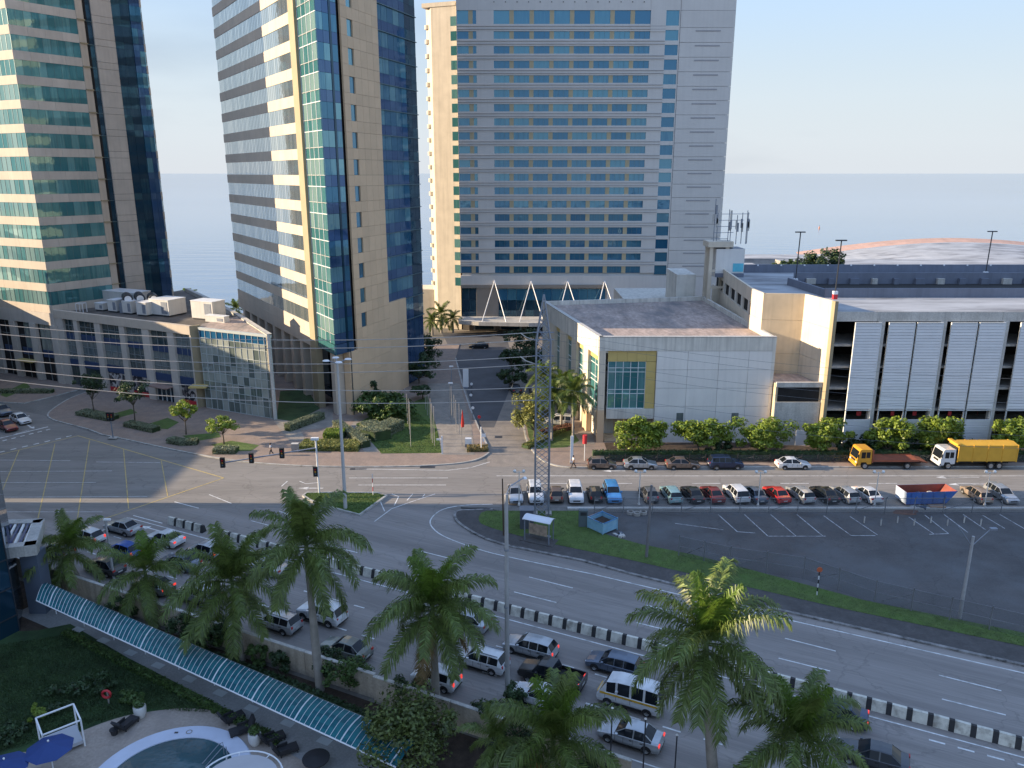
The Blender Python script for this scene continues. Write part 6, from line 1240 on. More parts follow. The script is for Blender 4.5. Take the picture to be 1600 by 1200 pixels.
for z in (13.9, 15.4, 17.7, 18.9, 20.7, 21.5): mb = MB(); mb.tube([(3.4-1.2, 82.2, z), (3.4+1.1, 82.2, z)], .06, 5); build(mb, 'cross_arm', metal_g, LT)
for sx in (-1, 1): mb = MB(); mb.box(3.4+sx*.8-.35, 3.4+sx*.8+.35, 82.3, 83.2, 0, .35); build(mb, 'footing', concrete, LT)
wire_m = mat('power_wire', (.42, .38, .34), .5, metal=.2, var=.05); wire_d = mat('power_wire_dark', (.16, .165, .175), .6, var=.05)
def wire(p, q, sag, rad, label, m, group='power lines on the lattice mast', n=24):
    mb = MB(); p, q = Vector(p), Vector(q); mb.tube([p.lerp(q, i/n) - Vector((0, 0, 4*sag*(i/n)*(1-i/n))) for i in range(n+1)], rad, 5); o = build(mb, 'power_line', m); tag(o, label, 'power line', group); return o
for i, (z, zl, lab) in enumerate(((21.45, 23.2, 'topmost'), (20.65, 22.0, 'second'), (18.85, 20.2, 'third'), (17.95, 19.0, 'fourth'), (15.35, 18.3, 'fifth'), (13.9, 16.8, 'lowest'))):
    wire((2.3, 82.3, z), (-78, 90, zl), 2.2, .045, lab + ' pale power line running from the lattice mast past the towers', wire_m)
    wire((4.5, 82.3, z), (95, 74, z-1.5), 3.2, .014, lab + ' dark power line crossing before the white hall', wire_d, 'dark power lines crossing the hall')
for i in (0, 2): z = (21.45, 0, 18.85)[i]; mb = MB(); mb.tube([(.9, 82.4, z-.05), (1.5, 82.3, z-.5), (2.6, 82.3, z-.9)], .06, 5); build(mb, 'insulator', conc_lt, LT)
# roadside poles
def pole(px0, py0, px1, py1, r0, r1, label, m=pole_m, name='utility_pole', cat='pole', group=None):
    p = G(px0, py0); z = zat(py1, p.y); d = ray(px1, py1); xt = d[0]/d[1]*p.y; root = thing(name, label, cat, p.x, p.y, 0, 0, group); mb = MB(); mb.tube([(p.x, p.y, 0), ((p.x+xt)/2, p.y, z/2), (xt, p.y, z)], [r0, (r0+r1)/2, r1], 10); build(mb, 'shaft', m, root, smooth=True); return root, Vector((xt, p.y, z))
r_, t_ = pole(793, 1098, 791, 772, .20, .13, 'thick grey concrete roadside pole rising through the middle of the view'); mb = MB(); mb.tube([t_, t_+Vector((.25, .5, .35)), t_+Vector((1.2, 1.6, .55))], .04, 6); build(mb, 'lamp_arm', metal_g, r_); mb = MB(); mb.lathe([(0, .1), (.12, .06), (.17, -.05), (0, -.08)], 10, TR(t_.x+1.3, t_.y+1.7, t_.z+.5)); build(mb, 'lamp_head', metal_w, r_)
for z in (3.2, 8, 12.5): mb = MB(); mb.lathe([(.175, -.08), (.19, 0), (.175, .08)], 10, TR(t_.x, t_.y, z)); build(mb, 'steel_band', metal_g, r_)
pole(787, 838, 785, 748, .10, .07, 'thin dark wooden pole beside the first globe lamp', wood_m)
r_, t_ = pole(1010, 872, 1018, 758, .16, .11, 'pale wooden pole standing on the verge before the grey hatchback', mat('pole_weathered', (.20, .19, .19), .9, var=.15, streak=.2))
r_, t_ = pole(1499, 966, 1521, 838, .17, .12, 'concrete pole with two raised lamp arms in the parking lot')
for s, dz in ((-1, .9), (1, .7)): mb = MB(); mb.tube([t_-Vector((0, 0, .9)), t_+Vector((s*1.4, 0, dz))], .045, 6); build(mb, 'lamp_arm', metal_g, r_)
mb = MB(); mb.box(t_.x+1.3, t_.x+1.9, t_.y-.14, t_.y+.14, t_.z+.62, t_.z+.78); build(mb, 'lamp_head', metal_g, r_)
r_, t_ = pole(540, 796, 527, 566, .22, .12, 'tall steel lamp mast with four lamp heads on the traffic island', mat('mast_paint', (.50, .49, .47), .5, var=.06), 'lamp_mast', 'lamp mast')
for a in (20, 110, 200, 290):
    d = Vector((math.cos(math.radians(a)), math.sin(math.radians(a)), 0)); e = t_ + d*1.0 + Vector((0, 0, .25)); mb = MB(); mb.tube([t_-Vector((0, 0, .15)), e], .05, 6); build(mb, 'lamp_arm', metal_g, r_)
    mb = MB(); mb.lathe([(0, .14), (.22, .1), (.3, -.02), (0, -.1)], 10, Matrix.Translation(e+d*.2) @ Matrix.Diagonal((1.4, 1, 1, 1))); build(mb, 'lamp_head', metal_w, r_)
# white globe lamps along the near kerb
mw = mat('lamp_post_white', (.66, .64, .60), .5, var=.05); globe = mat('lamp_globe', (.74, .73, .70), .25, var=.03)
for i, (px, py, lab) in enumerate(((811, 791, 'between the wooden pole and the lattice mast'), (998, 791, 'in the gap between the sky blue and grey cars'), (1184, 792, 'before the grey sedan'), (1366, 792, 'before the white sedan by the container'), (1538, 792, 'before the beige wagon'))):
    p = G(px, py); root = thing('globe_lamp', 'white lamp post with twin globes ' + lab, 'street lamp', p.x, p.y, 0, 0, 'twin globe lamps along the kerb'); mb = MB(); mb.tube([(p.x, p.y, .15), (p.x, p.y, 4.4)], [.07, .05], 8); build(mb, 'post', mw, root)
    mb = MB(); mb.lathe([(.16, .12), (.16, .3), (.08, .5)], 8, TR(p.x, p.y)); build(mb, 'foot', mw, root); mb = MB(); mb.tube([(p.x-.5, p.y, 4.25), (p.x, p.y, 4.3), (p.x+.5, p.y, 4.25)], .035, 6); build(mb, 'cross_arm', mw, root)
    for s in (-1, 1): mb = MB(); mb.lathe([(0.02, -.2), (.14, -.15), (.2, 0), (.14, .15), (.02, .2)], 12, TR(p.x+s*.52, p.y, 4.42)); build(mb, 'globe', globe, root, smooth=True, angle=180)
# black T lamps on the car park roof
for (bx, by, tx, ty, lab) in ((1243, 438, 1249, 363, 'nearest the lift house'), (1305, 458, 1313, 376, 'on the corner of the roof parapet'), (1540, 427, 1549, 362, 'far along the car park roof')):
    p = G(bx, by, ZD+.9); z = zat(ty, p.y); root = thing('roof_lamp', 'black T shaped lamp post ' + lab, 'lamp post', p.x, p.y, ZD, 0, 'lamp posts on the car park roof'); mb = MB(); mb.tube([(p.x, p.y, ZD+1.2), (p.x+.1, p.y, z)], .09, 6); build(mb, 'post', metal_d, root); mb = MB(); mb.box(p.x-.75, p.x+.85, p.y-.2, p.y+.2, z-.05, z+.13); build(mb, 'lamp_bar', metal_d, root)
    mb = MB(); mb.box(p.x-.3, p.x+.3, p.y-.3, p.y+.3, ZD, ZD+.75); build(mb, 'red_base', red_m, root); mb = MB(); mb.box(p.x-.31, p.x+.31, p.y-.31, p.y+.31, ZD+.75, ZD+1.2); build(mb, 'white_cap', metal_w, root)
# flagpoles
fpm = mat('flagpole', (.42, .41, .39), .4, metal=.4, var=.05); poles_ = [((642, 699), (640, 629)), ((640, 680), (636, 624)), ((637, 664), (634, 617)), ((634, 650), (631, 608)), ((679, 698), (679, 636)), ((676, 694), (676, 631)), ((674, 688), (673, 624)), ((671, 655), (670, 618)), ((668, 650), (667, 612)), ((665, 641), (664, 607)), ((713, 676), (714, 626)), ((718, 680), (716, 632)), ((706, 660), (706, 605)), ((703, 655), (702, 600)), ((710, 662), (710, 618))]
for i, (b, t) in enumerate(poles_):
    p = G(*b); z = min(7.6, zat(t[1], p.y)); row = 'on the open lawn' if i < 4 else ('at the lawn edge' if i < 10 else 'between the flag walk and the drive'); o = thing('flagpole', ('first', 'second', 'third', 'fourth', 'fifth', 'sixth')[(i if i < 4 else i-4 if i < 10 else i-10)] + ' bare flagpole of those ' + row, 'flagpole', p.x, p.y, 0, 0, 'flagpoles ' + row); mb = MB(); mb.tube([(p.x, p.y, .1), (p.x, p.y, z)], [.055, .035], 6); build(mb, 'pole', fpm, o); mb = MB(); mb.lathe([(.01, -.07), (.07, 0), (.01, .07)], 8, TR(p.x, p.y, z+.06)); build(mb, 'finial', fpm, o)
p = G(722, 698); o = thing('flag_with_pole', 'furled red flag hanging on a slim pole by the drive', 'flag', p.x, p.y); mb = MB(); mb.tube([(p.x, p.y, .1), (p.x, p.y, 5.6)], [.05, .035], 6); build(mb, 'pole', fpm, o); mb = MB(); mb.lathe([(.02, 2.9), (.2, 3.0), (.24, 3.5), (.13, 4.6), (.03, 5.5)], 9, TR(p.x+.13, p.y)); build(mb, 'red_flag', mat('flag_red', (.55, .04, .03), .8, var=.15, scale=3, trans=.3), o)
# signs and small fixtures near the drive
def simple(name, label, cat, px, py, fn, z=.12, group=None): p = G(px, py, z); o = thing(name, label, cat, p.x, p.y, z, 0, group); fn(o, p.x, p.y, z); return o
def bx(o, nm, m, x0, x1, y0, y1, z0, z1): mb = MB(); mb.box(x0, x1, y0, y1, z0, z1); return build(mb, nm, m, o)
def tb(o, nm, m, pts, r, n=6): mb = MB(); mb.tube(pts, r, n); return build(mb, nm, m, o)
simple('ticket_box', 'grey white barrier cabinet at the drive entrance bed', 'cabinet', 732, 698, lambda o, x, y, z: (bx(o, 'case', metal_w, x-.45, x+.45, y-.3, y+.3, z, z+1.3), bx(o, 'dark_plinth', deck_blue, x-.47, x+.47, y-.32, y+.32, z, z+.5)))
simple('sign_post', 'white post with round sign at the drive bed', 'sign', 752, 705, lambda o, x, y, z: (tb(o, 'post', metal_w, [(x, y, z), (x, y, z+3.6)], .08), bx(o, 'round_sign', metal_w, x+.1, x+.65, y-.03, y+.03, z+2.1, z+2.6), bx(o, 'small_plate', metal_w, x+.2, x+.4, y-.03, y+.03, z+1.4, z+1.9)))
simple('white_barrier_post', 'short white post with a flap by the lawn corner', 'post', 691, 709, lambda o, x, y, z: (bx(o, 'post', metal_w, x-.1, x+.1, y-.08, y+.08, z, z+2.6), bx(o, 'flap', metal_w, x-.75, x-.1, y-.04, y+.04, z+2.0, z+2.25)))
simple('stone_marker', 'grey stone block beside the yellowish shrub bed', 'marker', 462, 706, lambda o, x, y, z: (bx(o, 'stone', concrete, x-.5, x+.45, y-.3, y+.3, z, z+1.2), bx(o, 'cap', conc_lt, x-.53, x+.48, y-.33, y+.33, z+1.2, z+1.27)))
simple('banner_sign', 'tall blank white banner board in the shaded drive', 'sign', 728, 607, lambda o, x, y, z: (bx(o, 'board', metal_w, x-.5, x+.5, y-.06, y+.06, z+.3, z+3.8), bx(o, 'foot', metal_g, x-.4, x+.4, y-.2, y+.2, z, z+.3)))
simple('white_sign_post', 'tall slim white sign post before the hall garden', 'sign', 893, 724, lambda o, x, y, z: (bx(o, 'panel', metal_w, x-.2, x+.2, y-.08, y+.08, z+.2, z+3.9), bx(o, 'foot', concrete, x-.25, x+.25, y-.15, y+.15, z, z+.2)))
simple('red_pillar_sign', 'red cylindrical sign on a post beside the hall hedge', 'sign', 913, 720, lambda o, x, y, z: (tb(o, 'post', metal_w, [(x, y, z), (x, y, z+2.6)], .05), tb(o, 'red_drum', red_m, [(x, y, z+2.5), (x, y, z+3.7)], .3, 12)))
for px, py, lab in ((757, 662, 'third'), (740, 645, 'second'), (737, 628, 'farthest')): pass
for px, py, nm in ((737, 618, 'white round'), (736, 636, 'pale'), (739, 657, 'pink faced')): simple('round_sign', nm + ' round sign on a dark post along the drive edge', 'sign', px, py, lambda o, x, y, z: (tb(o, 'post', metal_d, [(x, y, z), (x, y, z+1.9)], .04), tb(o, 'disc', metal_w, [(x, y-.03, z+2.1), (x, y+.03, z+2.1)], .24, 14)), .03)
simple('round_sign', 'red no entry sign on a post by the drive mouth', 'sign', 749, 672, lambda o, x, y, z: (tb(o, 'post', metal_d, [(x, y, z), (x, y, z+1.9)], .04), tb(o, 'disc', red_m, [(x, y-.03, z+2.1), (x, y+.03, z+2.1)], .26, 14)), .03)
for px, py, h, lab in ((705, 652, 5.6, 'white topped lamp post in the flag walk'), (706, 622, 5.6, 'farther white topped lamp post by the drive')): simple('walk_lamp', lab, 'lamp post', px, py, lambda o, x, y, z, h=h: (tb(o, 'post', metal_g, [(x, y, z), (x, y, z+h)], .07), bx(o, 'lamp_head', metal_w, x-.35, x+.35, y-.15, y+.15, z+h, z+h+.18)))
# traffic lights
def signal(o, x, y, z, s=1): 
    mb = MB(); mb.box(x-.26, x+.26, y-.16, y+.16, z-.62, z+.62); h = build(mb, 'signal_head', black_m, o)
    for k, m_ in ((.3, tail_m), (0, mat('amber_lens', (.4, .2, .02), .3)) if 'amber_lens' not in bpy.data.materials else (0, bpy.data.materials['amber_lens']), (-.3, frame_t)): mb = MB(); mb.tube([(x+.02*s, y-.16, z+k), (x+.02*s, y-.2, z+k)], .1, 10); build(mb, 'lens', m_, h)
p = G(177, 686); o = thing('traffic_light', 'grey traffic light on a post at the plaza kerb', 'traffic light', p.x, p.y); tb(o, 'post', metal_g, [(p.x, p.y, .1), (p.x, p.y, 3.2)], .09); signal(o, p.x-.25, p.y, 3.5); signal(o, p.x+.3, p.y-.1, 3.5); bx(o, 'foot', kerb_m, p.x-.6, p.x+.6, p.y-.5, p.y+.5, .1, .25)
p = G(499, 772); o = thing('traffic_signal_mast', 'signal mast whose long arm carries three black signal heads over the road', 'traffic light', p.x, p.y); tb(o, 'post', metal_w, [(p.x, p.y, 0), (p.x, p.y, 7.0)], .11, 8); bx(o, 'camera_box', metal_w, p.x-.55, p.x+.35, p.y-.18, p.y+.18, 7.0, 7.3)
arm = Vector((-11.2, -1.2, -1.5)); b0 = Vector((p.x, p.y, 6.0)); tb(o, 'arm', metal_g, [b0, b0+arm], .09, 7)
for t in (.36, .68, .98): q = b0+arm*t; signal(o, q.x, q.y-.05, q.z+.05)
signal(o, p.x-.25, p.y-.1, 3.0)
p = G(583, 775); o = thing('striped_post', 'thin red and white post at the tip of the traffic island', 'post', p.x, p.y)
for k in range(5): tb(o, 'red_ring' if k % 2 else 'white_ring', red_m if k % 2 else metal_w, [(p.x, p.y, .1+k*.55), (p.x+.03, p.y, .1+(k+1)*.55)], .05)
p = G(1276, 932); o = thing('striped_post', 'black and white sign post with a round red sign on the verge', 'sign', p.x, p.y)
for k in range(6): tb(o, 'black_ring' if k % 2 else 'white_ring', black_m if k % 2 else metal_w, [(p.x, p.y, .15+k*.4), (p.x, p.y, .15+(k+1)*.4)], .055)
tb(o, 'round_sign', mat('sign_orange', (.5, .12, .05), .6), [(p.x, p.y-.03, 2.75), (p.x, p.y+.03, 2.75)], .26, 14)
# bus shelter with barrel roof, cabinets, cage bin, litter
p = G(842, 846); o = thing('bus_shelter', 'small bus shelter with a white barrel roof and a tan panel on the verge', 'bus shelter', p.x, p.y, .15, AVANG); M = TR(p.x, p.y, .15, AVANG)
mb = MB(); prof = [(-.75+1.5*i/8, 2.35+.38*math.sin(math.pi*(.12+.76*i/8))) for i in range(9)]
for (y0, z0), (y1, z1) in zip(prof, prof[1:]): mb.add([M @ Vector(v) for v in ((-1.6, y0, z0), (1.6, y0, z0), (1.6, y1, z1), (-1.6, y1, z1), (-1.6, y0, z0-.05), (1.6, y0, z0-.05), (1.6, y1, z1-.05), (-1.6, y1, z1-.05))], [(0, 1, 2, 3), (7, 6, 5, 4), (0, 4, 5, 1), (2, 6, 7, 3)])
build(mb, 'barrel_roof', mat('shelter_white', (.70, .71, .74), .5, var=.05), o, smooth=True)
for sx in (-1.4, 1.4):
    for sy in (-.6, .6): mb = MB(); mb.box(sx-.05, sx+.05, sy-.05, sy+.05, 0, 2.4, M); build(mb, 'post', metal_g, o)
mb = MB(); mb.box(-.9, 1.2, -.62, -.56, .9, 2.1, M); build(mb, 'tan_panel', mat('shelter_panel', (.32, .24, .17), .8, var=.35, scale=2.5), o); mb = MB(); mb.box(-1.2, 1.2, .2, .55, .45, .52, M); build(mb, 'bench', metal_g, o)
mb = MB(); mb.box(-1.9, 1.9, -.9, .9, -.02, .05, M); build(mb, 'slab', verge_m, o)
simple('utility_cabinet', 'large dark grey cabinet behind the bus shelter', 'cabinet', 823, 826, lambda o, x, y, z: (bx(o, 'case', mat('cabinet_grey', (.085, .095, .115), .6, var=.08), x-.75, x+.75, y-.2, y+1.0, z, z+2.2), bx(o, 'lid', mat('cabinet_lid', (.17, .18, .20), .6), x-.8, x+.8, y-.25, y+1.05, z+2.2, z+2.28), bx(o, 'label_plate', metal_w, x-.5, x-.2, y-.23, y-.2, z+1.2, z+1.4)))
simple('utility_cabinet', 'slim green grey cabinet on a pale slab by the cage bin', 'cabinet', 911, 822, lambda o, x, y, z: (bx(o, 'case', mat('cabinet_green', (.10, .13, .14), .6, var=.08), x-.5, x+.5, y-.3, y+.3, z, z+2.0), bx(o, 'slab', concrete, x-.85, x+.85, y-.6, y+.5, z-.06, z+.04), bx(o, 'vent', metal_d, x-.35, x+.35, y-.33, y-.3, z+1.4, z+1.8)))
def cage(o, x, y, z):
    M = TR(x, y, z, math.radians(40)); bl = mat('bin_blue', (.22, .42, .55), .6, var=.15, scale=2, dirt=(.3, .45, .52), dscale=1.5); q = 1.15
    for a in range(4):
        Ma = M @ Matrix.Rotation(a*math.pi/2, 4, 'Z'); mb = MB(); mb.box(-q+.05, q-.05, -q, -q+.05, .2, 1.35, Ma); build(mb, 'side_panel', bl, o)
        mb = MB(); mb.box(-q-.04, -q+.06, -q-.04, -q+.06, 0, 1.5, Ma); build(mb, 'corner_post', bl, o); mb = MB(); mb.box(-q, q, -q-.03, -q+.06, 1.36, 1.44, Ma); build(mb, 'top_rail', PAINT['skyblue'], o)
    mb = MB(); mb.box(-q+.06, q-.06, -q+.06, q-.06, .7, .9, M); build(mb, 'rubbish', soil_m, o)
simple('cage_bin', 'pale blue square waste bin at the edge of the parking lot', 'bin', 941, 827, cage, .02)
def junk(o, x, y, z):
    for k in range(9): mb = MB(); s = R.uniform(.12, .4); mb.box(-s, s, -s*.6, s*.6, 0, R.uniform(.05, .3), TR(x+R.uniform(-.9, .9), y+R.uniform(-.6, .6), z, R.random()*3) @ Matrix.Rotation(R.uniform(-.3, .3), 4, 'X')); build(mb, 'piece', conc_lt if k % 3 else PAINT['bluegrey'], o)
simple('litter_pile', 'scattered pale litter beside the blue bin', 'litter', 962, 838, junk, .02); simple('litter_pile', 'pale bags lying under the blue container', 'litter', 1437, 793, junk, .03)
simple('brown_mattress', 'tan board lying before the blue container', 'debris', 1464, 794, lambda o, x, y, z: (bx(o, 'board', mat('tan_board', (.42, .27, .17), .8, var=.1), x-.9, x+.9, y-.3, y+.4, z, z+.3), bx(o, 'torn_edge', conc_lt, x-.85, x-.2, y-.38, y-.3, z, z+.22)), .02)
for k in range(3):
    simple('concrete_ring', ('first', 'middle', 'last')[k] + ' of three concrete rings lying behind the slender pole', 'debris', 985+k*10, 803+k % 2*2, lambda o, x, y, z: (lambda mb: (mb.lathe([(.28, 0), (.42, 0), (.42, .35), (.28, .35), (.28, 0)], 14, TR(x, y, z)), build(mb, 'ring', concrete, o)))(MB()), .03, 'concrete rings on the lot strip')
# wire fence of the parking lot
mesh_m = bpy.data.materials.new('chain_link'); mesh_m.use_nodes = True; q_ = mesh_m.node_tree; b_ = q_.nodes['Principled BSDF']; b_.inputs['Base Color'].default_value = (.17, .18, .20, 1); b_.inputs['Metallic'].default_value = .5; b_.inputs['Roughness'].default_value = .5
tr_ = q_.nodes.new('ShaderNodeBsdfTransparent'); mx_ = q_.nodes.new('ShaderNodeMixShader'); mx_.inputs[0].default_value = .14; q_.links.new(tr_.outputs[0], mx_.inputs[1]); q_.links.new(b_.outputs[0], mx_.inputs[2]); q_.links.new(mx_.outputs[0], q_.nodes['Material Output'].inputs[0])
def fence(label, pts, h, step, m_post):
    o = thing('wire_fence', label, 'fence', pts[0][0], pts[0][1])
    for a, b in zip(pts, pts[1:]):
        f_ = Fac(a, b); n = max(1, round(f_.L/step))
        for i in range(n):
            u = f_.L*i/n; q = f_.pt(u); tb(o, 'fence_post', m_post, [(q.x, q.y, 0), (q.x, q.y, h), (q.x-f_.n.x*-.3, q.y-f_.n.y*-.3, h+.3)], .05)
            mb = MB(); fb(mb, f_, u, f_.L*(i+1)/n, .05, h, -.003, .003); build(mb, 'wire_mesh', mesh_m, o)
            if i % 3 == 1: q2 = f_.pt(u-f_.L/n*.8, -.9); tb(o, 'stay', m_post, [(q.x, q.y, h*.8), (q2.x, q2.y, .05)], .035)
        for z in (h, h*.52): mb = MB(); fb(mb, f_, 0, f_.L, z-.022, z+.022, -.022, .022); build(mb, 'rail', m_post, o)
fpost = mat('fence_steel', (.20, .205, .215), .7, metal=.2, var=.15)
fence('rusty wire fence with leaning stays between the verge and the parking lot', [G(1060, 870), G(1140, 888), G(1255, 905), AV(31, 16.0), AV(43, 15.3), AV(60, 15)], 2.3, 2.9, fpost)
fence('low wire fence on posts between the street row and the parking lot', [(9.5, 83.2), (90, 83.2)], 1.9, 3.4, fpost)
fence('thin wire fence before the hall hedge', [(11, 99.5), (74, 99.5)], 1.1, 2.2, metal_d)
for k in range(8):
    p = G(1350+k*26, 817+ (k % 2)*4); mb = MB(); o = thing('lot_bollard', ('first', 'second', 'third', 'fourth', 'fifth', 'sixth', 'seventh', 'eighth')[k] + ' pale bollard in the parking lot, counted from the wire fence', 'bollard', p.x, p.y, 0, 0, 'pale bollards in the parking lot'); tb(o, 'post', conc_lt, [(p.x, p.y, 0), (p.x, p.y, .75)], .07); tb(o, 'cap', metal_g, [(p.x, p.y, .75), (p.x, p.y, .8)], .075)
# roof plant of the retail block
acw = mat('unit_white', (.62, .60, .56), .6, var=.06, streak=.15); ZR = ZP-.35
def unit(px, py, w_, d_, h_, lab, ang=-24):
    p = G(px, py, ZR); o = thing('roof_unit', lab, 'air conditioner', p.x, p.y, ZR, 0, 'white air units on the retail roof'); M = TR(p.x, p.y, ZR, math.radians(ang)); mb = MB(); mb.box(-w_/2, w_/2, 0, d_, .25, h_, M); build(mb, 'case', acw, o); mb = MB(); mb.box(-w_/2+.1, w_/2-.1, .1, d_-.1, 0, .25, M); build(mb, 'skid', metal_d, o); mb = MB(); mb.box(-w_/2-.05, w_/2+.05, -.06, d_+.05, h_, h_+.1, M); build(mb, 'lid', metal_w, o); mb = MB(); mb.box(w_*.12, w_*.42, -.05, 0, .5, h_-.3, M); build(mb, 'louvre', metal_g, o)
unit(176, 488, 2.2, 2.5, 2.2, 'first of three square white air units at the roof front'); unit(199, 491, 2.2, 2.5, 2.3, 'middle square white air unit at the roof front'); unit(222, 494, 2.4, 2.5, 2.4, 'third square white air unit at the roof front'); unit(250, 494, 4.6, 4.0, 2.9, 'long white air unit with louvred doors beside the square ones'); unit(155, 486, 2.0, 1.6, 1.4, 'small white unit near the tower corner'); unit(186, 480, 9.5, 3.5, 2.9, 'large pale plant enclosure behind the square air units'); unit(317, 500, 4.9, 3.0, 3.2, 'separate white plant box on the retail roof'); unit(336, 506, 4.2, 1.2, 1.3, 'low striped white unit before the separate plant box')
for i, (px, py) in enumerate(((200, 475), (219, 474), (240, 475))):
    p = G(px, py, ZR+1.5); o = thing('cooling_drum', ('first', 'middle', 'last')[i] + ' of three black cooling drums behind the air units', 'cooling drum', p.x, p.y, ZR, 0, 'black cooling drums on the retail roof'); mb = MB(); mb.tube([(p.x-1.0, p.y+1.8, ZR+2.6), (p.x+.8, p.y-1.4, ZR+2.6)], .85, 14); build(mb, 'drum', metal_d, o); mb = MB(); mb.tube([(p.x+.8, p.y-1.4, ZR+2.6), (p.x+.86, p.y-1.5, ZR+2.6)], .6, 14); build(mb, 'white_end', metal_w, o); mb = MB(); mb.box(p.x-1.2, p.x+1.2, p.y-1, p.y+1, ZR, ZR+1.75); build(mb, 'stand', metal_g, o)
p = G(128, 488, ZR); o = thing('roof_hatch_rail', 'small railed hatch at the tower corner of the retail roof', 'railing', p.x, p.y, ZR)
for dx, dy in ((-.7, -.5), (.7, -.8), (-.7, .7), (.7, .5)): tb(o, 'post', metal_w, [(p.x+dx, p.y+dy, ZR), (p.x+dx, p.y+dy, ZR+1.7)], .06)
tb(o, 'rail', metal_w, [(p.x-.7, p.y-.5, ZR+1.7), (p.x+.7, p.y-.8, ZR+1.7), (p.x+.7, p.y+.5, ZR+1.7), (p.x-.7, p.y+.7, ZR+1.7), (p.x-.7, p.y-.5, ZR+1.7)], .05)
# garden lamp posts at the bottom edge
for px, top, lab in ((952, 1108, 'black lamp post before the minibus'), (1003, 1125, 'black lamp post with a lit looking bulb before the silver sedan'), (1052, 1150, 'black lamp post right of the silver sedan')):
    p = G(px-1, 1255); z = zat(top, p.y); o = thing('garden_lamp', lab, 'lamp post', p.x, p.y, 0, 0, 'black garden lamp posts'); tb(o, 'post', metal_d, [(p.x, p.y, 0), (p.x, p.y, z)], .045); mb = MB(); mb.lathe([(.02, -.08), (.09, 0), (.02, .1)], 8, TR(p.x, p.y, z+.08)); build(mb, 'bulb', globe, o)
p = G(178, 905); o = thing('avenue_lamp', 'grey roadside lamp post behind the first two palms', 'lamp post', p.x, p.y); tb(o, 'post', pole_m, [(p.x, p.y, 0), (p.x, p.y, 6.2)], [.12, .09], 8); bx(o, 'lamp_head', metal_w, p.x-.15, p.x+.5, p.y-.12, p.y+.12, 6.2, 6.35)
# cones, drain, ring post
# ---- pool garden
pool_w = mat('pool_rim', (.52, .56, .66), .6, var=.06, scale=1); water = mat('pool_water', (.035, .085, .10), .06, var=.2, scale=.4, bump=.25, bscale=2)
c_ = G(262, 1222); POOL = thing('round_pool', 'round garden pool with a pale blue rim and dark still water', 'pool', c_.x, c_.y); M = TR(c_.x, c_.y, 0); ro = (G(262, 1143)-c_).length; kx = 1.0
mb = MB(); mb.lathe([(ro*.78, .0), (ro*.78, .12), (ro*1.0, .14), (ro*1.02, .0)], 56, M); build(mb, 'rim', pool_w, POOL, smooth=True, angle=30); mb = MB(); mb.sheet([(c_.x+ro*.785*math.cos(k*math.pi/28), c_.y+ro*.785*math.sin(k*math.pi/28)) for k in range(56)], .05); build(mb, 'water', water, POOL)
d_ = Vector((c_.x+.2, c_.y+ro*.88)); mb = MB(); mb.lathe([(.16, .15), (.22, .15)], 14, TR(d_.x-.6, d_.y, 0)); build(mb, 'depth_mark', taupe, POOL); bx(POOL, 'drain', metal_d, d_.x-1.6, d_.x-1.35, d_.y-.15, d_.y, .14, .155)
e = G(345, 1180); o = thing('pool_handrail', 'bent steel pool handrail at the rim', 'handrail', e.x, e.y); tb(o, 'rail', metal_g, [(e.x-.9, e.y-.9, .1), (e.x-.1, e.y+.05, .8), (e.x+.15, e.y+.15, .9), (e.x+.25, e.y, .75), (e.x+.25, e.y-.05, .1)], .03); tb(o, 'rail', metal_g, [(e.x-.6, e.y-1.2, .1), (e.x+.25, e.y-.25, .8), (e.x+.5, e.y-.2, .85), (e.x+.6, e.y-.35, .1)], .03)
e = G(372, 1222, 2.4); o = thing('round_sail_roof', 'round pale fabric roof on a white ring frame at the pool', 'canopy', e.x, e.y); rr2 = (G(372, 1176, 2.4)-e).length
mb = MB(); mb.tube([(e.x+rr2*math.cos(k*math.pi/20), e.y+rr2*math.sin(k*math.pi/20), 2.4) for k in range(41)], .05, 6); build(mb, 'ring_frame', metal_w, o); mb = MB(); mb.lathe([(0, 2.75), (rr2*.5, 2.6), (rr2*.9, 2.36)], 28, TR(e.x, e.y)); build(mb, 'fabric', mat('sail_fabric', (.46, .45, .46), .85, var=.06), o, smooth=True, angle=180)
for k in range(8): a = k*math.pi/4+.3; tb(o, 'tie', metal_w, [(e.x+rr2*.88*math.cos(a), e.y+rr2*.88*math.sin(a), 2.37), (e.x+rr2*math.cos(a), e.y+rr2*math.sin(a), 2.4)], .03)
for k in range(4): a = k*math.pi/2+.6; tb(o, 'post', metal_w, [(e.x+rr2*math.cos(a), e.y+rr2*math.sin(a), 0), (e.x+rr2*math.cos(a), e.y+rr2*math.sin(a), 2.4)], .05)
blue_f = mat('parasol_blue', (.03, .065, .22), .8, var=.08, trans=.15)
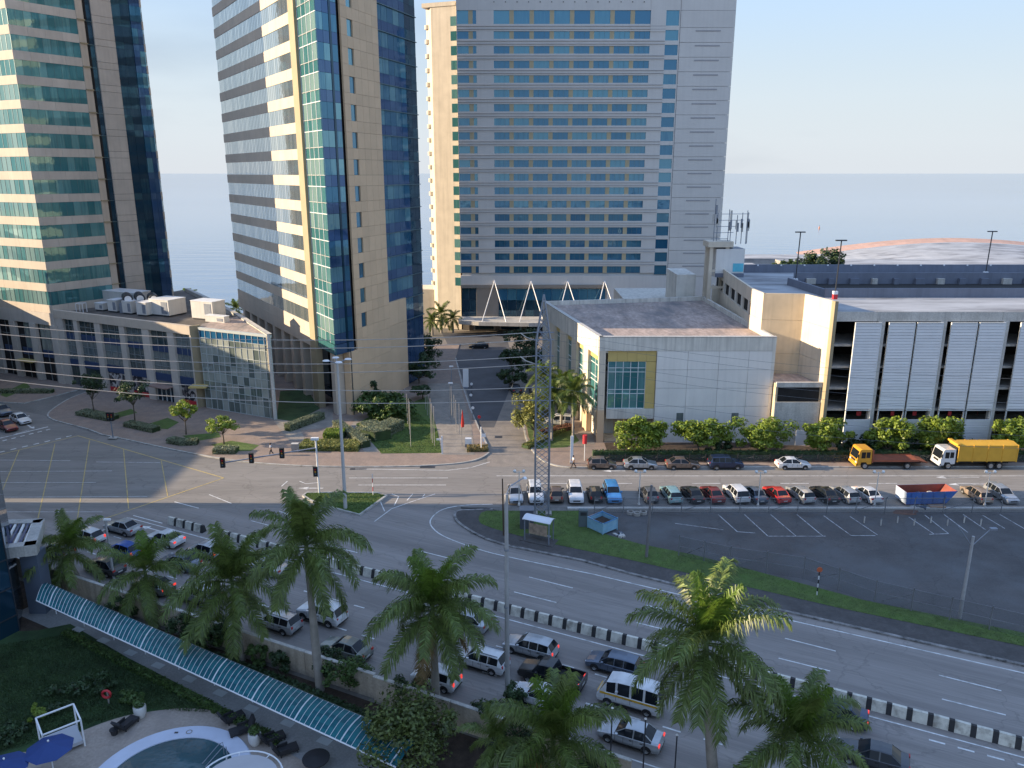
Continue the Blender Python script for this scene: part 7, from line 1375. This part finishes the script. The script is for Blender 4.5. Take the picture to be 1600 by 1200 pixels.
def parasol(px, py, r, z, lab):
    e = G(px, py, z); o = thing('blue_parasol', lab, 'parasol', e.x, e.y, 0, 0, 'blue parasols by the pool'); n = 8
    for k in range(n):
        a0, a1 = k*2*math.pi/n, (k+1)*2*math.pi/n; mb = MB(); P0 = Vector((e.x, e.y, z+.45)); A_ = Vector((e.x+r*math.cos(a0), e.y+r*math.sin(a0), z-.1)); B_ = Vector((e.x+r*math.cos(a1), e.y+r*math.sin(a1), z-.1)); mb.add([P0, A_, B_], [(0, 1, 2)]); build(mb, 'cloth_panel', blue_f, o)
    tb(o, 'pole', metal_w, [(e.x, e.y, 0), (e.x, e.y, z+.5)], .04); mb = MB(); mb.lathe([(.01, .6), (.07, .54), (.05, .45)], 8, TR(e.x, e.y, z)); build(mb, 'finial', metal_w, o)
    mb = MB(); mb.lathe([(.4, .03), (.4, .12), (.05, .16)], 12, TR(e.x, e.y)); build(mb, 'base', concrete, o)
parasol(77, 1168, 1.45, 2.3, 'blue parasol open before the white day bed'); parasol(8, 1196, 1.4, 2.2, 'blue parasol cut off at the corner of the garden')
a, b = G(133, 1166), G(70, 1192); ang = math.atan2((b-a).y, (b-a).x); o = thing('day_bed', 'white framed day bed with pale mattress and an open frame roof', 'day bed', *a); M = TR(a.x, a.y, 0, ang)
for x0 in (0, 2.3):
    for y0 in (0, -2.2): mb = MB(); mb.box(x0-.05, x0+.05, y0-.05, y0+.05, 0, 2.1, M); build(mb, 'post', metal_w, o)
for (x0, x1, y0, y1) in ((0, 2.3, -2.25, -2.15), (0, 2.3, -.05, .05), (-.05, .05, -2.2, 0), (2.25, 2.35, -2.2, 0)): mb = MB(); mb.box(x0, x1, y0, y1, 2.06, 2.14, M); build(mb, 'top_rail', metal_w, o)
mb = MB(); mb.box(.05, 2.25, -2.15, -.05, .25, .5, M); build(mb, 'mattress', mat('mattress', (.42, .43, .46), .9, var=.05), o)
for px, py, lab in ((220, 1120, 'large white planter beside the black lounger'), (399, 1163, 'large white planter by the path hedge')):
    e = G(px, py); o = thing('white_planter', lab, 'planter', e.x, e.y, 0, 0, 'white planters on the pool deck'); mb = MB(); mb.lathe([(.3, .03), (.42, .35), (.45, .8), (.4, .95), (.36, .95), (.36, .85), (0, .85)], 18, TR(e.x, e.y)); build(mb, 'pot', mat('pot_white', (.58, .57, .55), .6, var=.06) if 'pot_white' not in bpy.data.materials else bpy.data.materials['pot_white'], o, smooth=True, angle=40); mb = MB(); leaves(mb, Vector((e.x, e.y, 1.15)), (.4, .4, .3), 160, .12, R); build(mb, 'plant', leaf_md, o)
wick = mat('wicker_dark', (.025, .025, .028), .8, var=.2)
def lounger(px, py, ang, lab):
    e = G(px, py); o = thing('wicker_chair', lab, 'lounge chair', e.x, e.y, 0, 0, 'dark wicker chairs on the pool deck'); M = TR(e.x, e.y, .03, math.radians(ang))
    mb = MB(); mb.box(-.4, .9, -.38, .38, .18, .38, M); build(mb, 'seat', wick, o); mb = MB(); mb.box(-.08, .08, -.38, .38, -.05, .75, M @ TR(-.45, 0, .32) @ Matrix.Rotation(-.5, 4, 'Y')); build(mb, 'backrest', wick, o)
    for s in (-.36, .36): mb = MB(); mb.box(-.4, .3, s-.05, s+.05, .36, .58, M); build(mb, 'armrest', wick, o)
    for x in (-.3, .8):
        for s in (-.32, .32): mb = MB(); mb.box(x-.03, x+.03, s-.03, s+.03, 0, .18, M); build(mb, 'leg', wick, o)
lounger(197, 1138, 70, 'dark wicker chair alone on the deck beside a round stool'); lounger(362, 1128, 40, 'dark wicker chair nearest the path hedge'); lounger(425, 1160, 35, 'dark wicker chair right of the planter'); lounger(445, 1178, 30, 'last dark wicker chair before the round black table'); lounger(380, 1145, -150, 'dark wicker chair with a grey cushion facing the hedge')
e = G(179, 1148); o = thing('round_stool', 'small round dark stool by the lone wicker chair', 'stool', e.x, e.y); mb = MB(); mb.lathe([(.2, .03), (.26, .4), (.0, .42)], 16, TR(e.x, e.y)); build(mb, 'body', wick, o); mb = MB(); mb.lathe([(.3, .41), (.3, .46), (0, .47)], 16, TR(e.x, e.y)); build(mb, 'top', wick, o)
e = G(495, 1200); o = thing('round_black_parasol', 'round black covered table at the bottom edge of the path', 'table', e.x, e.y); mb = MB(); mb.lathe([(.05, .03), (.05, .8)], 8, TR(e.x, e.y)); build(mb, 'stem', wick, o); mb = MB(); mb.lathe([(.88, .72), (.9, .8), (0, .95)], 24, TR(e.x, e.y)); build(mb, 'top', wick, o)
e = G(169, 1102); o = thing('life_ring', 'red life ring hanging on a short post in the lawn bed', 'life ring', e.x, e.y); mb = MB(); mb.tube([(e.x+.3*math.cos(k*math.pi/8), e.y, .95+.3*math.sin(k*math.pi/8)) for k in range(17)], .09, 8); build(mb, 'ring', red_m, o, smooth=True); tb(o, 'post', concrete, [(e.x, e.y+.14, 0), (e.x, e.y+.14, 1.0)], .06)
# buoy far out on the water
d = ray(1280, 357); t = (-2.2-CH)/d[2]; o = thing('channel_buoy', 'small orange channel marker far out on the water', 'buoy', d[0]*t, d[1]*t, -2.2); mb = MB(); mb.lathe([(.5, -2.2), (.5, -1.6), (.2, -.6), (0, -.5)], 10, TR(d[0]*t, d[1]*t)); build(mb, 'float', mat('buoy_orange', (.5, .2, .1), .6), o); tb(o, 'staff', metal_d, [(d[0]*t, d[1]*t, -.6), (d[0]*t, d[1]*t, .5)], .08)

# ---- people
skin = mat('skin', (.16, .085, .055), .6, var=.05); hair_m = mat('hair', (.015, .012, .010), .8)
def person(px, py, head, stride, shirt, trouser, label, z=.14):
    e = G(px, py, z); root = thing('person', label, 'person', 0, 0); J = {}
    def sk(name, verts, edges, rad, m, sub=1):
        me = bpy.data.meshes.new(name); me.from_pydata(verts, edges, []); o = bpy.data.objects.new(name, me); C.objects.link(o); md = o.modifiers.new('s', 'SKIN'); 
        for v, r_ in zip(me.skin_vertices[0].data, rad): v.radius = (r_, r_)
        me.skin_vertices[0].data[0].use_root = True; o.modifiers.new('u', 'SUBSURF').levels = sub; o.modifiers['u'].render_levels = sub
        dg = bpy.context.evaluated_depsgraph_get(); m2 = bpy.data.meshes.new_from_object(o.evaluated_get(dg)); bpy.data.objects.remove(o); m2.materials.clear(); m2.materials.append(m); m2.name = name
        m2.shade_smooth(); return link(name, m2, root)
    s = stride
    # pelvis, waist, chest, neck, head, arms and legs in one continuous figure
    V = [(0, 0, .93), (0, 0, 1.12), (.02, 0, 1.34), (.03, 0, 1.47), (.04, 0, 1.56), (.05, 0, 1.66), (.05, 0, 1.74),
         (.02, .19, 1.40), (-.10*s/.3, .23, 1.14), (.05, .23, .90), (.08, .23, .80), (.02, -.19, 1.40), (.12*s/.3, -.23, 1.15), (.2*s/.3+.03, -.23, .93), (.25*s/.3+.03, -.23, .84),
         (0, .10, .88), (s*.55, .10, .50), (s*.75, .10, .09), (s*.75+.16, .10, .04), (0, -.10, .88), (-s*.25, -.10, .50), (-s*1.0, -.10, .12), (-s*1.0+.15, -.10, .04)]
    E_ = [(0, 1), (1, 2), (2, 3), (3, 4), (4, 5), (5, 6), (2, 7), (7, 8), (8, 9), (9, 10), (2, 11), (11, 12), (12, 13), (13, 14), (0, 15), (15, 16), (16, 17), (17, 18), (0, 19), (19, 20), (20, 21), (21, 22)]
    rad = [.13, .125, .14, .06, .055, .10, .085, .065, .05, .038, .045, .065, .05, .038, .045, .095, .068, .045, .042, .095, .068, .045, .042]
    sk('body', V, E_, rad, skin, 2)
    sk('shirt', [(0, 0, .98), (0, 0, 1.14), (.02, 0, 1.36), (.03, 0, 1.45), (.02, .19, 1.40), (-.06*s/.3, .22, 1.22), (.02, -.19, 1.40), (.07*s/.3, -.22, 1.22)], [(0, 1), (1, 2), (2, 3), (2, 4), (4, 5), (2, 6), (6, 7)], [.155, .148, .165, .08, .085, .075, .085, .075], shirt, 2)
    sk('trousers', [(0, 0, .98), (0, 0, .90), (0, .10, .86), (s*.55, .10, .50), (s*.74, .10, .13), (0, -.10, .86), (-s*.25, -.10, .50), (-s*.98, -.10, .16)], [(0, 1), (1, 2), (2, 3), (3, 4), (1, 5), (5, 6), (6, 7)], [.15, .15, .112, .085, .07, .112, .085, .07], trouser, 2)
    mb = MB(); mb.lathe([(.0, .115), (.07, .09), (.105, .02), (.10, -.03), (.09, -.06)], 12, TR(.035, 0, 1.69)); build(mb, 'hair', hair_m, root, smooth=True)
    for sy in (1, -1): mb = MB(); mb.box(-.09, .15, -.05, .05, 0, .08, TR(s*.75+.05 if sy > 0 else -s*1.0+.05, sy*.1, 0)); build(mb, 'shoe', black_m, root)
    root.matrix_basis = TR(e.x, e.y, z, head); return root
trs = mat('trousers_dark', (.02, .022, .03), .85); sh1 = mat('shirt_pale_blue', (.42, .48, .58), .85, var=.05); sh2 = mat('shirt_white', (.66, .66, .66), .85, var=.05)
person(424, 711, math.radians(200), .28, sh1, trs, 'person in a pale blue shirt walking across the brick plaza'); person(896, 731, math.radians(185), .36, sh2, trs, 'person in a white shirt and dark trousers walking along the kerb by the hall', .13)
